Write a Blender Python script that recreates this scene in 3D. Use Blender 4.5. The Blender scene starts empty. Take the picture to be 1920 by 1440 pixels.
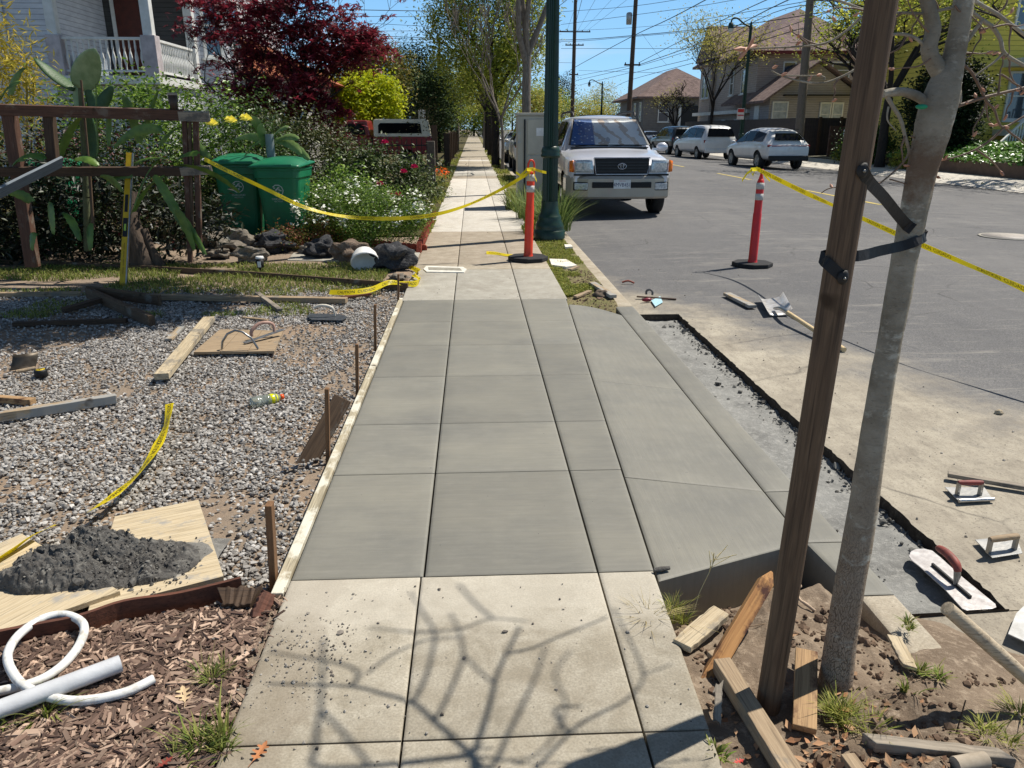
import bpy, bmesh, math, random
import numpy as np
from mathutils import Vector, Matrix, noise
R = math.radians
col = bpy.context.scene.collection
sc = bpy.context.scene

# ---------------- camera, sky, sun, exposure ----------------
F = 1443.0; PITCH = R(18.29); YAW = R(2.79); H = 1.42
cd = bpy.data.cameras.new('camera'); cam = bpy.data.objects.new('camera', cd); col.objects.link(cam)
cd.sensor_width = 36; cd.lens = F / 1920 * 36; cd.clip_end = 3000; cd.clip_start = .05
cam.location = (0, 0, H); cam.rotation_euler = (R(90) - PITCH, 0, -YAW)
sc.camera = cam
SUN_EL, SUN_AZ = R(57), R(27)          # azimuth measured from +X towards +Y
w = bpy.data.worlds.new("World"); sc.world = w; w.use_nodes = True
nt = w.node_tree; nt.nodes.clear()
wo = nt.nodes.new('ShaderNodeOutputWorld'); bg = nt.nodes.new('ShaderNodeBackground'); bg.inputs[1].default_value = .06
sky = nt.nodes.new('ShaderNodeTexSky'); sky.sky_type = 'NISHITA'; sky.sun_disc = False
sky.sun_elevation = SUN_EL; sky.sun_rotation = R(90) - SUN_AZ; sky.air_density = 1.0; sky.dust_density = .3; sky.ozone_density = 2.5
tc = nt.nodes.new('ShaderNodeTexCoord'); mp = nt.nodes.new('ShaderNodeMapping'); mp.inputs['Scale'].default_value = (1.3, 1.3, 7)
nz = nt.nodes.new('ShaderNodeTexNoise'); nz.inputs['Scale'].default_value = 2.2; nz.inputs['Detail'].default_value = 7; nz.inputs['Roughness'].default_value = .55
rp = nt.nodes.new('ShaderNodeValToRGB'); rp.color_ramp.elements[0].position = .50; rp.color_ramp.elements[1].position = .78
rp.color_ramp.elements[1].color = (.75, .75, .75, 1)
mx = nt.nodes.new('ShaderNodeMix'); mx.data_type = 'RGBA'; mx.inputs['B'].default_value = (10, 11, 12.2, 1)
L_ = nt.links.new
L_(tc.outputs['Generated'], mp.inputs[0]); L_(mp.outputs[0], nz.inputs['Vector']); L_(nz.outputs[0], rp.inputs[0])
gs = nt.nodes.new('ShaderNodeSeparateXYZ'); gr = nt.nodes.new('ShaderNodeValToRGB'); gm = nt.nodes.new('ShaderNodeMix'); gm.data_type = 'RGBA'; gm.inputs['Factor'].default_value = .82
gv = nt.nodes.new('ShaderNodeVectorMath'); gv.operation = 'SCALE'; gv.inputs['Scale'].default_value = 16
ge = gr.color_ramp.elements; ge[0].position = 0; ge[0].color = (.44, .74, .98, 1); ge[1].position = .75; ge[1].color = (.028, .055, .12, 1)
for p_, c_ in ((.07, (.30, .62, .96, 1)), (.20, (.19, .46, .84, 1)), (.40, (.05, .10, .22, 1))): gq = ge.new(p_); gq.color = c_
L_(tc.outputs['Generated'], gs.inputs[0]); L_(gs.outputs[2], gr.inputs[0]); L_(gr.outputs[0], gv.inputs[0]); L_(gv.outputs[0], gm.inputs['B']); L_(sky.outputs[0], gm.inputs['A'])
L_(rp.outputs[0], mx.inputs['Factor']); L_(gm.outputs['Result'], mx.inputs['A']); L_(mx.outputs['Result'], bg.inputs[0]); L_(bg.outputs[0], wo.inputs[0])
sl = bpy.data.lights.new('sun', 'SUN'); sl.energy = 5.0; sl.angle = R(.53); sl.color = (1, .94, .85)
so = bpy.data.objects.new('sun', sl); col.objects.link(so); so.location = (0, 0, 30)
sv = Vector((math.cos(SUN_AZ) * math.cos(SUN_EL), math.sin(SUN_AZ) * math.cos(SUN_EL), math.sin(SUN_EL)))
so.rotation_euler = (-sv).to_track_quat('-Z', 'Y').to_euler()
sc.view_settings.view_transform = 'Standard'; sc.view_settings.look = 'None'; sc.view_settings.exposure = .36; sc.view_settings.gamma = 1
sc.cycles.max_bounces = 6; sc.cycles.transparent_max_bounces = 12

# ---------------- geometry of the place ----------------
def ray(px, py):
    x = (px - 960) / F; v = (py - 720) / F
    f = math.cos(PITCH) - v * math.sin(PITCH); dn = math.sin(PITCH) + v * math.cos(PITCH)
    return Vector((x * math.cos(YAW) + f * math.sin(YAW), f * math.cos(YAW) - x * math.sin(YAW), -dn))
def P(px, py, z=0.):
    d = ray(px, py); t = (z - H) / d.z
    return Vector((0, 0, H)) + d * t
def Q(px, py, Y):
    d = ray(px, py); return Vector((0, 0, H)) + d * (Y / d.y)
def rise(Y): return .004 * max(0., Y - 12)
def PROJ(p):
    d = Vector(p) - Vector((0, 0, H)); xc = d.x * math.cos(YAW) - d.y * math.sin(YAW); f = d.x * math.sin(YAW) + d.y * math.cos(YAW)
    zc = f * math.cos(PITCH) - d.z * math.sin(PITCH); up_ = f * math.sin(PITCH) + d.z * math.cos(PITCH); return 960 + F * xc / zc, 720 - F * up_ / zc
def PG(px, py, z0):
    z = z0
    for i in range(12): p = P(px, py, z); z = z0 + rise(min(p.y, 400))
    return p
def SH(px, py, z):       # the point at height z whose shadow falls on the given spot of the pavement
    g = P(px, py, 0); return g + Vector((sv.x, sv.y, 0)) / sv.z * z + Vector((0, 0, z))
def roadz(X):
    pts = [(1.2, -.15), (1.44, -.15), (1.8, -.125), (2.6, -.11), (8.5, -.06), (15.2, -.30), (30, -.3)]
    for (a, b), (c, d) in zip(pts, pts[1:]):
        if X <= c: return b + (d - b) * max(0, X - a) / (c - a)
    return -.3

def tag(o, label=None, cat=None, group=None, kind=None):
    if label: o['label'] = label
    if cat: o['category'] = cat
    if group: o['group'] = group
    if kind: o['kind'] = kind
    return o
def thing(name, label, cat, loc=(0, 0, 0), rz=0, group=None):
    o = bpy.data.objects.new(name, None); col.objects.link(o); o.location = loc; o.rotation_euler = (0, 0, rz)
    o.empty_display_size = .1
    return tag(o, label, cat, group)
def children(o): return list(o.children)
def copy_tree(o, parent=None):
    c = o.copy(); col.objects.link(c); c.parent = parent
    for ch in children(o): copy_tree(ch, c)
    return c
def link(name, me, mat, parent=None, loc=None, M=None, smooth=False):
    o = bpy.data.objects.new(name, me); col.objects.link(o)
    if mat is not None:
        for m in (mat if isinstance(mat, (list, tuple)) else [mat]): me.materials.append(m)
    if parent: o.parent = parent
    if loc is not None: o.location = loc
    if M is not None: o.matrix_basis = M
    return o
def frame(a, b, up=(0, 0, 1)):
    x = (b - a).normalized(); u = Vector(up)
    y = u.cross(x)
    if y.length < 1e-4: y = Vector((0, 1, 0)).cross(x)
    y.normalize(); z = x.cross(y)
    m = Matrix((x, y, z)).transposed().to_4x4(); m.translation = (a + b) / 2
    return m
class MB:
    def __init__(s): s.v = []; s.f = []; s.mi = []; s.m = 0; s.sm = []
    def add(s, vs, fs, smooth=False):
        n = len(s.v); s.v += [tuple(v) for v in vs]
        for f in fs: s.f.append(tuple(i + n for i in f)); s.mi.append(s.m); s.sm.append(smooth)
        return s
    def box(s, size, c=(0, 0, 0), M=None, taper=1):
        x, y, z = size[0] / 2, size[1] / 2, size[2] / 2
        vs = [Vector((sx * x * (taper if sz > 0 else 1), sy * y * (taper if sz > 0 else 1), sz * z)) for sz in (-1, 1) for sx, sy in ((-1, -1), (1, -1), (1, 1), (-1, 1))]
        if M is not None: vs = [M @ v for v in vs]
        vs = [v + Vector(c) for v in vs]
        return s.add(vs, [(3, 2, 1, 0), (4, 5, 6, 7), (0, 1, 5, 4), (1, 2, 6, 5), (2, 3, 7, 6), (3, 0, 4, 7)])
    def bar(s, a, b, w_, t, up=(0, 0, 1)):
        a = Vector(a); b = Vector(b); m = frame(a, b, up); L = (b - a).length
        return s.box((L, w_, t), (0, 0, 0), m) if False else s.add([m @ Vector((sx * L / 2, sy * w_ / 2, sz * t / 2)) for sz in (-1, 1) for sx, sy in ((-1, -1), (1, -1), (1, 1), (-1, 1))],
            [(3, 2, 1, 0), (4, 5, 6, 7), (0, 1, 5, 4), (1, 2, 6, 5), (2, 3, 7, 6), (3, 0, 4, 7)])
    def tube(s, pts, r, n=8, cap=True, smooth=True, flat=1.0, jitter=0):
        pts = [Vector(p) for p in pts]; k = len(pts)
        rs = r if isinstance(r, (list, tuple)) else [r] * k
        t0 = (pts[1] - pts[0]).normalized(); u = Vector((0, 0, 1)) if abs(t0.z) < .9 else Vector((1, 0, 0))
        u = (u - t0 * u.dot(t0)).normalized(); vs = []
        for i, p in enumerate(pts):
            t = (pts[min(i + 1, k - 1)] - pts[max(i - 1, 0)]).normalized()
            u = (u - t * u.dot(t)).normalized(); w_ = t.cross(u)
            for j in range(n):
                a = 2 * math.pi * j / n; rr = rs[i] * (1 + (random.uniform(-jitter, jitter) if jitter else 0))
                vs.append(p + u * (math.cos(a) * rr) + w_ * (math.sin(a) * rr * flat))
        fs = [(i * n + j, i * n + (j + 1) % n, (i + 1) * n + (j + 1) % n, (i + 1) * n + j) for i in range(k - 1) for j in range(n)]
        s.add(vs, fs, smooth)
        if cap: s.add(vs[:n], [tuple(range(n))[::-1]]); s.add(vs[-n:], [tuple(range(n))])
        return s
    def lathe(s, prof, n=24, c=(0, 0, 0), M=None, smooth=True):
        vs = []
        for (r, z) in prof:
            for j in range(n):
                a = 2 * math.pi * j / n; v = Vector((r * math.cos(a), r * math.sin(a), z))
                vs.append((M @ v if M is not None else v) + Vector(c))
        fs = [(i * n + j, i * n + (j + 1) % n, (i + 1) * n + (j + 1) % n, (i + 1) * n + j) for i in range(len(prof) - 1) for j in range(n)]
        return s.add(vs, fs, smooth)
    def prism(s, poly, z0, z1, M=None):
        n = len(poly); vs = [Vector((p[0], p[1], z0)) for p in poly] + [Vector((p[0], p[1], z1)) for p in poly]
        if M is not None: vs = [M @ v for v in vs]
        return s.add(vs, [tuple(range(n))[::-1], tuple(range(n, 2 * n))] + [(i, (i + 1) % n, n + (i + 1) % n, n + i) for i in range(n)])
    def ball(s, c, r, M=None, sub=2, nz_=0, seed=0, smooth=True):
        bm = bmesh.new(); bmesh.ops.create_icosphere(bm, subdivisions=sub, radius=1)
        rr = Vector(r) if not isinstance(r, (int, float)) else Vector((r, r, r)); vs = []
        for v in bm.verts:
            k = 1 + (nz_ * noise.noise(v.co * 1.7 + Vector((seed * 3.1, seed, 0))) if nz_ else 0)
            q = Vector((v.co.x * rr.x, v.co.y * rr.y, v.co.z * rr.z)) * k
            vs.append((M @ q if M is not None else q) + Vector(c))
        fs = [tuple(x.index for x in f.verts) for f in bm.faces]; bm.free()
        return s.add(vs, fs, smooth)
    def grid(s, nx, ny, fn, smooth=True):
        vs = [fn(i / nx, j / ny) for j in range(ny + 1) for i in range(nx + 1)]
        return s.add(vs, [(j * (nx + 1) + i, j * (nx + 1) + i + 1, (j + 1) * (nx + 1) + i + 1, (j + 1) * (nx + 1) + i) for j in range(ny) for i in range(nx)], smooth)
    def build(s, name, mat, parent=None, loc=None, M=None, bevel=0, seg=2, label=None, cat=None, group=None, kind=None):
        me = bpy.data.meshes.new(name); me.from_pydata(s.v, [], s.f)
        me.polygons.foreach_set('use_smooth', s.sm); me.polygons.foreach_set('material_index', s.mi); me.update()
        o = link(name, me, mat, parent, loc, M)
        if bevel:
            b = o.modifiers.new('b', 'BEVEL'); b.width = bevel; b.segments = seg; b.limit_method = 'ANGLE'; b.angle_limit = R(40)
        return tag(o, label, cat, group, kind)
def npmesh(name, V, Fc, mat, parent=None, k=4, smooth=False):
    me = bpy.data.meshes.new(name); me.vertices.add(len(V)); me.vertices.foreach_set('co', V.astype(np.float32).ravel())
    n = len(Fc); me.loops.add(n * k); me.loops.foreach_set('vertex_index', Fc.astype(np.int32).ravel())
    me.polygons.add(n); me.polygons.foreach_set('loop_start', np.arange(n, dtype=np.int32) * k); me.polygons.foreach_set('loop_total', np.full(n, k, np.int32))
    me.update(calc_edges=True); me.validate()
    me.polygons.foreach_set('use_smooth', np.full(n, smooth))
    return link(name, me, mat, parent)
def bake(o):
    dg = bpy.context.evaluated_depsgraph_get(); me = bpy.data.meshes.new_from_object(o.evaluated_get(dg)); o.modifiers.clear(); o.data = me

# ---------------- materials ----------------
def lin(c): return tuple(((x / 255) / 12.92 if x / 255 <= .04045 else ((x / 255 + .055) / 1.055) ** 2.4) for x in c[:3]) + (1,)
class NT:
    def __init__(s, name):
        s.m = bpy.data.materials.new(name); s.m.use_nodes = True; s.t = s.m.node_tree; s.b = s.t.nodes['Principled BSDF']; s.out = s.t.nodes['Material Output']
        s.tc = s.t.nodes.new('ShaderNodeTexCoord')
    def n(s, t, **kw):
        x = s.t.nodes.new('ShaderNode' + t)
        for k, v in kw.items(): setattr(x, k, v)
        return x
    def l(s, a, b): s.t.links.new(a, b)
    def noise(s, scale, stretch=(1, 1, 1), detail=5, rough=.6, coord='Object', rot=(0, 0, 0), dist=0):
        mp = s.n('Mapping'); mp.inputs['Scale'].default_value = stretch; mp.inputs['Rotation'].default_value = rot
        s.l(s.tc.outputs[coord], mp.inputs[0]); z = s.n('TexNoise'); z.inputs['Scale'].default_value = scale; z.inputs['Detail'].default_value = detail
        z.inputs['Roughness'].default_value = rough; z.inputs['Distortion'].default_value = dist; s.l(mp.outputs[0], z.inputs['Vector']); return z.outputs[0]
    def ramp(s, x, a=.35, b=.65, ca=(0, 0, 0, 1), cb=(1, 1, 1, 1)):
        r = s.n('ValToRGB'); e = r.color_ramp.elements; e[0].position = a; e[1].position = b; e[0].color = ca; e[1].color = cb; s.l(x, r.inputs[0]); return r.outputs[0]
    def mix(s, f, A, B, mode='MIX'):
        m = s.n('Mix', data_type='RGBA', blend_type=mode)
        for k, v in (('Factor', f), ('A', A), ('B', B)):
            if hasattr(v, 'is_output'): s.l(v, m.inputs[k])
            else: m.inputs[k].default_value = v
        return m.outputs['Result']
    def math(s, op, a, b=None):
        m = s.n('Math', operation=op)
        for i, v in enumerate((a, b)):
            if v is None: continue
            if hasattr(v, 'is_output'): s.l(v, m.inputs[i])
            else: m.inputs[i].default_value = v
        return m.outputs[0]
    def island(s, lo=.7, hi=1.25):
        g = s.n('NewGeometry'); r = s.n('MapRange'); r.inputs['To Min'].default_value = lo; r.inputs['To Max'].default_value = hi
        s.l(g.outputs['Random Per Island'], r.inputs[0]); return r.outputs[0]
    def bump(s, h, strength=.3, dist=.01):
        b = s.n('Bump'); b.inputs['Strength'].default_value = strength; b.inputs['Distance'].default_value = dist
        s.l(h, b.inputs['Height'])
        if s.b.inputs['Normal'].is_linked: s.l(s.b.inputs['Normal'].links[0].from_socket, b.inputs['Normal'])
        s.l(b.outputs[0], s.b.inputs['Normal'])
    def fin(s, color, rough=.8, metal=0, spec=.5, coat=0):
        if hasattr(color, 'is_output'): s.l(color, s.b.inputs['Base Color'])
        else: s.b.inputs['Base Color'].default_value = color
        s.b.inputs['Roughness'].default_value = rough; s.b.inputs['Metallic'].default_value = metal
        s.b.inputs['Specular IOR Level'].default_value = spec; s.b.inputs['Coat Weight'].default_value = coat; s.b.inputs['Coat Roughness'].default_value = .05
        return s.m
MC = {}
def mat(c, c2=None, sc_=6, rough=.75, bump=0, bs=80, metal=0, spec=.4, isl=None, coat=0, st=(1, 1, 1), a=.35, b=.65):
    key = (c, c2, sc_, rough, bump, bs, metal, spec, isl, coat, st)
    if key in MC: return MC[key]
    t = NT('m%d' % len(MC)); x = lin(c)
    if c2 is None: c2 = tuple(int(q * .86) for q in c)
    x = t.mix(t.ramp(t.noise(sc_, st), a, b), lin(c), lin(c2))
    if isl: x = t.mix(1, x, t.island(*isl), 'MULTIPLY')
    if bump: t.bump(t.noise(bs, st), bump, .01)
    MC[key] = t.fin(x, rough, metal, spec, coat); return MC[key]
def wood(c, c2, stain=None, rough=.75, ss=.5):
    key = ('w', c, c2, stain)
    if key in MC: return MC[key]
    t = NT('wood%d' % len(MC)); g = t.noise(14, (.35, 6, 6), 6, .65, dist=.6); x = t.mix(t.ramp(g, .3, .7), lin(c), lin(c2))
    x = t.mix(t.ramp(t.noise(60, (.08, 3, 3), 3), .5, .8), x, lin(tuple(int(q * .62) for q in c2)))
    if stain: x = t.mix(t.ramp(t.noise(5, (1, 1.6, 1.6), 7, .7), ss, ss + .09), x, lin(stain))
    x = t.mix(t.ramp(t.noise(7, (1, 1, 1), 2), .70, .76), x, lin((60, 45, 30)))
    t.bump(g, .35, .004); t.bump(t.noise(120, (.1, 3, 3)), .3, .002)
    MC[key] = t.fin(x, rough, 0, .3); return MC[key]
W_NEW = wood((196, 182, 154), (164, 146, 116), (132, 124, 110), ss=.52); W_TAN = wood((172, 152, 124), (132, 112, 88), (118, 112, 102), ss=.56)
W_GREY = wood((158, 148, 132), (120, 110, 97), (96, 92, 86), ss=.5); W_CONC = wood((176, 158, 130), (142, 122, 96), (150, 148, 142), ss=.44)
W_DARK = wood((84, 66, 50), (58, 44, 34)); W_RED = wood((110, 70, 54), (78, 50, 40)); W_STAKE = wood((134, 100, 70), (98, 72, 50))
W_FENCE = wood((104, 74, 58), (72, 52, 42), (110, 98, 86), ss=.56); W_ORANGE = wood((180, 148, 108), (146, 116, 82), (92, 62, 44), ss=.52)
W_BROWN = wood((104, 84, 64), (74, 58, 44), (112, 106, 96), ss=.58)
METAL = mat((150, 150, 148), (120, 120, 118), 20, .32, .1, 200, metal=.9); ALU = mat((190, 190, 190), (160, 160, 160), 30, .3, metal=.9)
STEEL = mat((140, 142, 142), (178, 176, 170), 9, .45, .15, 60, metal=.55)
BLACK = mat((22, 22, 23), None, 10, .55, .1); RUBBER = mat((26, 26, 27), (36, 36, 36), 20, .8, .3, 60); WHITE = mat((225, 224, 220), None, 5, .5)
PLWHITE = mat((220, 220, 215), (168, 160, 146), 34, .45, .1, 30, a=.5, b=.75); CHROME = mat((200, 200, 205), None, 6, .12, metal=1)

def islmat(c1, c2, lo, hi, rough=.8, c3=None, trans=0, spec=.3):
    t = NT('isl'); g = t.n('NewGeometry'); r = t.n('ValToRGB'); e = r.color_ramp.elements
    e[0].color = lin(c1); e[1].color = lin(c2); e[0].position = 0; e[1].position = 1
    if c3: q = e.new(.5); q.color = lin(c3)
    t.l(g.outputs['Random Per Island'], r.inputs[0])
    wn = t.n('TexWhiteNoise', noise_dimensions='1D'); t.l(g.outputs['Random Per Island'], wn.inputs['W'])
    mr = t.n('MapRange'); mr.inputs['To Min'].default_value = lo; mr.inputs['To Max'].default_value = hi; t.l(wn.outputs['Value'], mr.inputs[0])
    x = t.mix(1, r.outputs[0], mr.outputs[0], 'MULTIPLY'); t.fin(x, rough, 0, spec)
    if trans:
        tr = t.n('BsdfTranslucent'); t.l(x, tr.inputs[0]); ms = t.n('MixShader'); ms.inputs[0].default_value = trans
        t.l(t.b.outputs[0], ms.inputs[1]); t.l(tr.outputs[0], ms.inputs[2]); t.l(ms.outputs[0], t.out.inputs[0])
    return t.m
# ---------------- plants ----------------
def leafmesh(name, C, size, mat_, parent=None, asp=.5, up=.8, rs=0, star=1, dirs=None, droop=0):
    rg = np.random.default_rng(rs); C = np.asarray(C, float); n = len(C)
    if star > 1: C = np.repeat(C, star, 0)
    N = len(C); s = size * rg.uniform(.65, 1.35, (N, 1))
    nr = rg.normal(size=(n, 3)); nr[:, 2] = np.abs(nr[:, 2]) + up; nr /= np.linalg.norm(nr, axis=1, keepdims=True)
    a = rg.normal(size=(n, 3)) if dirs is None else np.asarray(dirs) + rg.normal(size=(n, 3)) * .35
    a[:, 2] -= droop
    a -= nr * (a * nr).sum(1, keepdims=True); a /= np.linalg.norm(a, axis=1, keepdims=True)
    if star > 1:
        nr = np.repeat(nr, star, 0); a0 = np.repeat(a, star, 0); b0 = np.cross(nr, a0)
        th = np.tile(np.linspace(-1.2, 1.2, star), n)[:, None]; a = a0 * np.cos(th) + b0 * np.sin(th)
    b = np.cross(nr, a)
    V = np.empty((N, 4, 3)); V[:, 0] = C; V[:, 1] = C + a * s * .45 + b * s * asp / 2; V[:, 2] = C + a * s + nr * (-.12 * s); V[:, 3] = C + a * s * .45 - b * s * asp / 2
    return npmesh(name, V.reshape(-1, 3), np.arange(N * 4).reshape(-1, 4), mat_, parent)
def clumps(center, radii, nclump, per, cs, rs=0, shell=.55):
    rg = np.random.default_rng(rs); d = rg.normal(size=(nclump, 3)); d /= np.linalg.norm(d, axis=1, keepdims=True)
    r = (shell + (1 - shell) * rg.random((nclump, 1)) ** .6) * (1 + .22 * np.sin(d[:, :1] * 5 + rs) * np.cos(d[:, 1:2] * 4 + 2 * rs))
    K = np.asarray(center) + d * r * np.asarray(radii)
    k = rg.normal(size=(nclump, per, 3)) * (cs * rg.uniform(.6, 1.3, (nclump, 1, 1)))
    return (K[:, None] + k).reshape(-1, 3), K
def bush(name, label, cat, base, radii, mat_, size=.05, nclump=120, per=30, cs=.1, seed=0, group=None, asp=.5, zc=None, stems=6, stemmat=None, floor=None, star=1):
    t = thing(name, label, cat, base, 0, group); zc = radii[2] * .95 if zc is None else zc
    C, K = clumps((0, 0, zc), radii, nclump, per, cs, seed)
    C = C[C[:, 2] > .02]
    leafmesh('foliage', C, size, mat_, t, asp=asp, rs=seed, star=star)
    rnd = random.Random(seed); m = MB()
    for i in range(min(stems, len(K))):
        k = K[rnd.randrange(len(K))]; q = Vector(k); a = Vector((rnd.uniform(-.1, .1), rnd.uniform(-.1, .1), 0))
        m.tube([a, a.lerp(q, .5) + Vector((0, 0, .1)), q], [.018 * radii[2] + .006, .01, .004], 5)
    m.build('stem', stemmat or BARK, t)
    return t
def pads(center, radii, npad, per, pr, seed=0, low=-9):
    rg = np.random.default_rng(seed); d = rg.normal(size=(npad, 3)); d /= np.linalg.norm(d, axis=1, keepdims=True); r = .25 + .75 * rg.random((npad, 1)) ** .5
    K = np.asarray(center) + d * r * np.asarray(radii); q = rg.normal(size=(npad, per, 3)) * (np.array([1, 1, .22]) * pr) * rg.uniform(.6, 1.3, (npad, 1, 1))
    q[..., 2] -= .25 * (q[..., 0] ** 2 + q[..., 1] ** 2) / pr; C = (K[:, None] + q).reshape(-1, 3); return C[C[:, 2] > low], K
BARK = mat((92, 78, 66), (62, 52, 44), 12, .9, .5, 40, st=(3, 3, .6)); BARKG = mat((128, 118, 106), (92, 84, 74), 14, .9, .5, 40, st=(3, 3, .6)); BARKD = mat((50, 42, 36), (34, 30, 26), 12, .9, .5, 40)
def grow(m, tips, p, d, r, L, depth, rnd, spread=.6, up=.15, kids=(2, 3), shrink=.72, seg=3, n=6, wob=.12, minr=.003):
    pts = [p]; rs = [r]; q = p.copy(); dd = d.copy()
    for i in range(seg):
        dd = (dd + Vector((rnd.gauss(0, wob), rnd.gauss(0, wob), rnd.gauss(0, wob) + up * .3))).normalized()
        q = q + dd * (L / seg); pts.append(q.copy()); rs.append(max(minr, r * (1 - .35 * (i + 1) / seg)))
    m.tube(pts, rs, n if r > .02 else 4, cap=depth == 0)
    if depth == 0: tips.append(q); return
    for k in range(rnd.randint(*kids)):
        a = rnd.uniform(0, 6.28); e = Vector((math.cos(a), math.sin(a), rnd.uniform(-.2, .6)))
        nd = (dd * (1 - spread) + e * spread + Vector((0, 0, up))).normalized()
        j = rnd.choice([seg, seg, seg - 1]) if seg > 1 else seg
        grow(m, tips, pts[j], nd, max(minr, rs[j] * .68), L * shrink * rnd.uniform(.75, 1.15), depth - 1, rnd, spread, up, kids, shrink, seg, n, wob, minr)
def tree(name, label, base, h, trunk_h, r, depth=4, seed=0, spread=.55, up=.2, leaf=None, lsize=.1, per=10, cs=.25, bark=None, lean=(0, 0), kids=(2, 3), L0=None, group=None, star=1, shrink=.72, asp=.5, cat='tree', minr=.003, droop=0):
    rnd = random.Random(seed); t = thing(name, label, cat, base, 0, group); m = MB(); tips = []
    p0 = Vector((0, 0, -.05)); pts = [p0 + Vector((lean[0] * k / 4 + rnd.gauss(0, .02) * (k > 0), lean[1] * k / 4, trunk_h * k / 4)) for k in range(5)]
    m.tube(pts, [r * 1.25, r, r * .95, r * .9, r * .85], 9, cap=False)
    m.build('trunk', bark or BARK, t)
    m = MB(); L0 = L0 or (h - trunk_h) * .42
    for k in range(kids[1] + 2):
        a = k * 2.4 + rnd.random(); hh = pts[-1] if k < 3 else pts[-2].lerp(pts[-1], rnd.random())
        grow(m, tips, hh.copy(), Vector((math.cos(a) * spread, math.sin(a) * spread, 1)).normalized(), r * .62, L0 * rnd.uniform(.8, 1.2), depth - 1, rnd, spread, up, kids, shrink, minr=minr)
    m.build('branch', bark or BARK, t)
    if leaf is not None:
        rg = np.random.default_rng(seed); T = np.array([tuple(q) for q in tips])
        C = (T[:, None] + rg.normal(size=(len(T), per, 3)) * cs).reshape(-1, 3)
        leafmesh('crown', C, lsize, leaf, t, rs=seed, star=star, asp=asp, droop=droop)
    return t
def blades(m, base, n, h, spread, rnd, wdt=.004, seg=4, stiff=.5):
    for i in range(n):
        a = rnd.uniform(0, 6.283); rr = rnd.random() ** .5 * spread * .35; p = Vector(base) + Vector((math.cos(a) * rr, math.sin(a) * rr, 0))
        d = Vector((math.cos(a) * rnd.uniform(.1, 1) * spread, math.sin(a) * rnd.uniform(.1, 1) * spread, 0)); hh = h * rnd.uniform(.45, 1.1); sd = Vector((-math.sin(a + rnd.uniform(-.8, .8)), math.cos(a), 0)) * wdt
        vs = []
        for k in range(seg + 1):
            t = k / seg; c = p + d * (t ** (1.2 + stiff)) + Vector((0, 0, hh * (t - (1 - stiff) * .5 * t * t))); ww = (1 - t) ** .6 if t < 1 else .02
            vs += [c - sd * ww, c + sd * ww]
        m.add(vs, [(2 * k, 2 * k + 1, 2 * k + 3, 2 * k + 2) for k in range(seg)])
ICO = None
def rocksoup(name, C, S, mat_, rs=0, flat=.6, low=False, parent=None, elong=1.0, jit=.28, wid=1.0):
    rg = np.random.default_rng(rs); bm = bmesh.new()
    if low: bmesh.ops.create_cube(bm, size=1.3); bmesh.ops.triangulate(bm, faces=bm.faces)
    else: bmesh.ops.create_icosphere(bm, subdivisions=1, radius=.62)
    B = np.array([v.co[:] for v in bm.verts]); Fc = np.array([[v.index for v in f.verts] for f in bm.faces]); bm.free()
    C = np.asarray(C, float); S = np.asarray(S, float); n = len(C); V = np.repeat(B[None], n, 0) * (1 + rg.normal(size=(n, len(B), 3)) * jit)
    V *= np.stack([np.full(n, elong) * rg.uniform(.8, 1.3, n), wid * rg.uniform(.7, 1.1, n), np.full(n, flat) * rg.uniform(.8, 1.3, n)], 1)[:, None]
    a = rg.uniform(0, 6.28, n); b = rg.normal(0, .35, n)
    ca, sa, cb, sb = np.cos(a), np.sin(a), np.cos(b), np.sin(b)
    x, y, z = V[..., 0], V[..., 1], V[..., 2]; y2 = y * cb[:, None] - z * sb[:, None]; z2 = y * sb[:, None] + z * cb[:, None]
    V = np.stack([x * ca[:, None] - y2 * sa[:, None], x * sa[:, None] + y2 * ca[:, None], z2], -1) * S[:, None, None] + C[:, None]
    Fa = (Fc[None] + (np.arange(n) * len(B))[:, None, None]).reshape(-1, 3)
    return npmesh(name, V.reshape(-1, 3), Fa, mat_, parent, k=3)
def textmesh(s, size):
    cu = bpy.data.curves.new('t', 'FONT'); cu.body = s; cu.size = size; cu.align_x = 'CENTER'; cu.align_y = 'CENTER'; cu.resolution_u = 3
    o = bpy.data.objects.new('t', cu); col.objects.link(o); dg = bpy.context.evaluated_depsgraph_get(); dg.update()
    me = bpy.data.meshes.new_from_object(o.evaluated_get(dg)); bpy.data.objects.remove(o)
    return me
def lettering(s, size, mat_, parent, M, sx=1):
    me = textmesh(s, size); o = link('lettering', me, mat_, parent); o.matrix_basis = M @ Matrix.Diagonal((sx, 1, 1, 1)); return o
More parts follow.
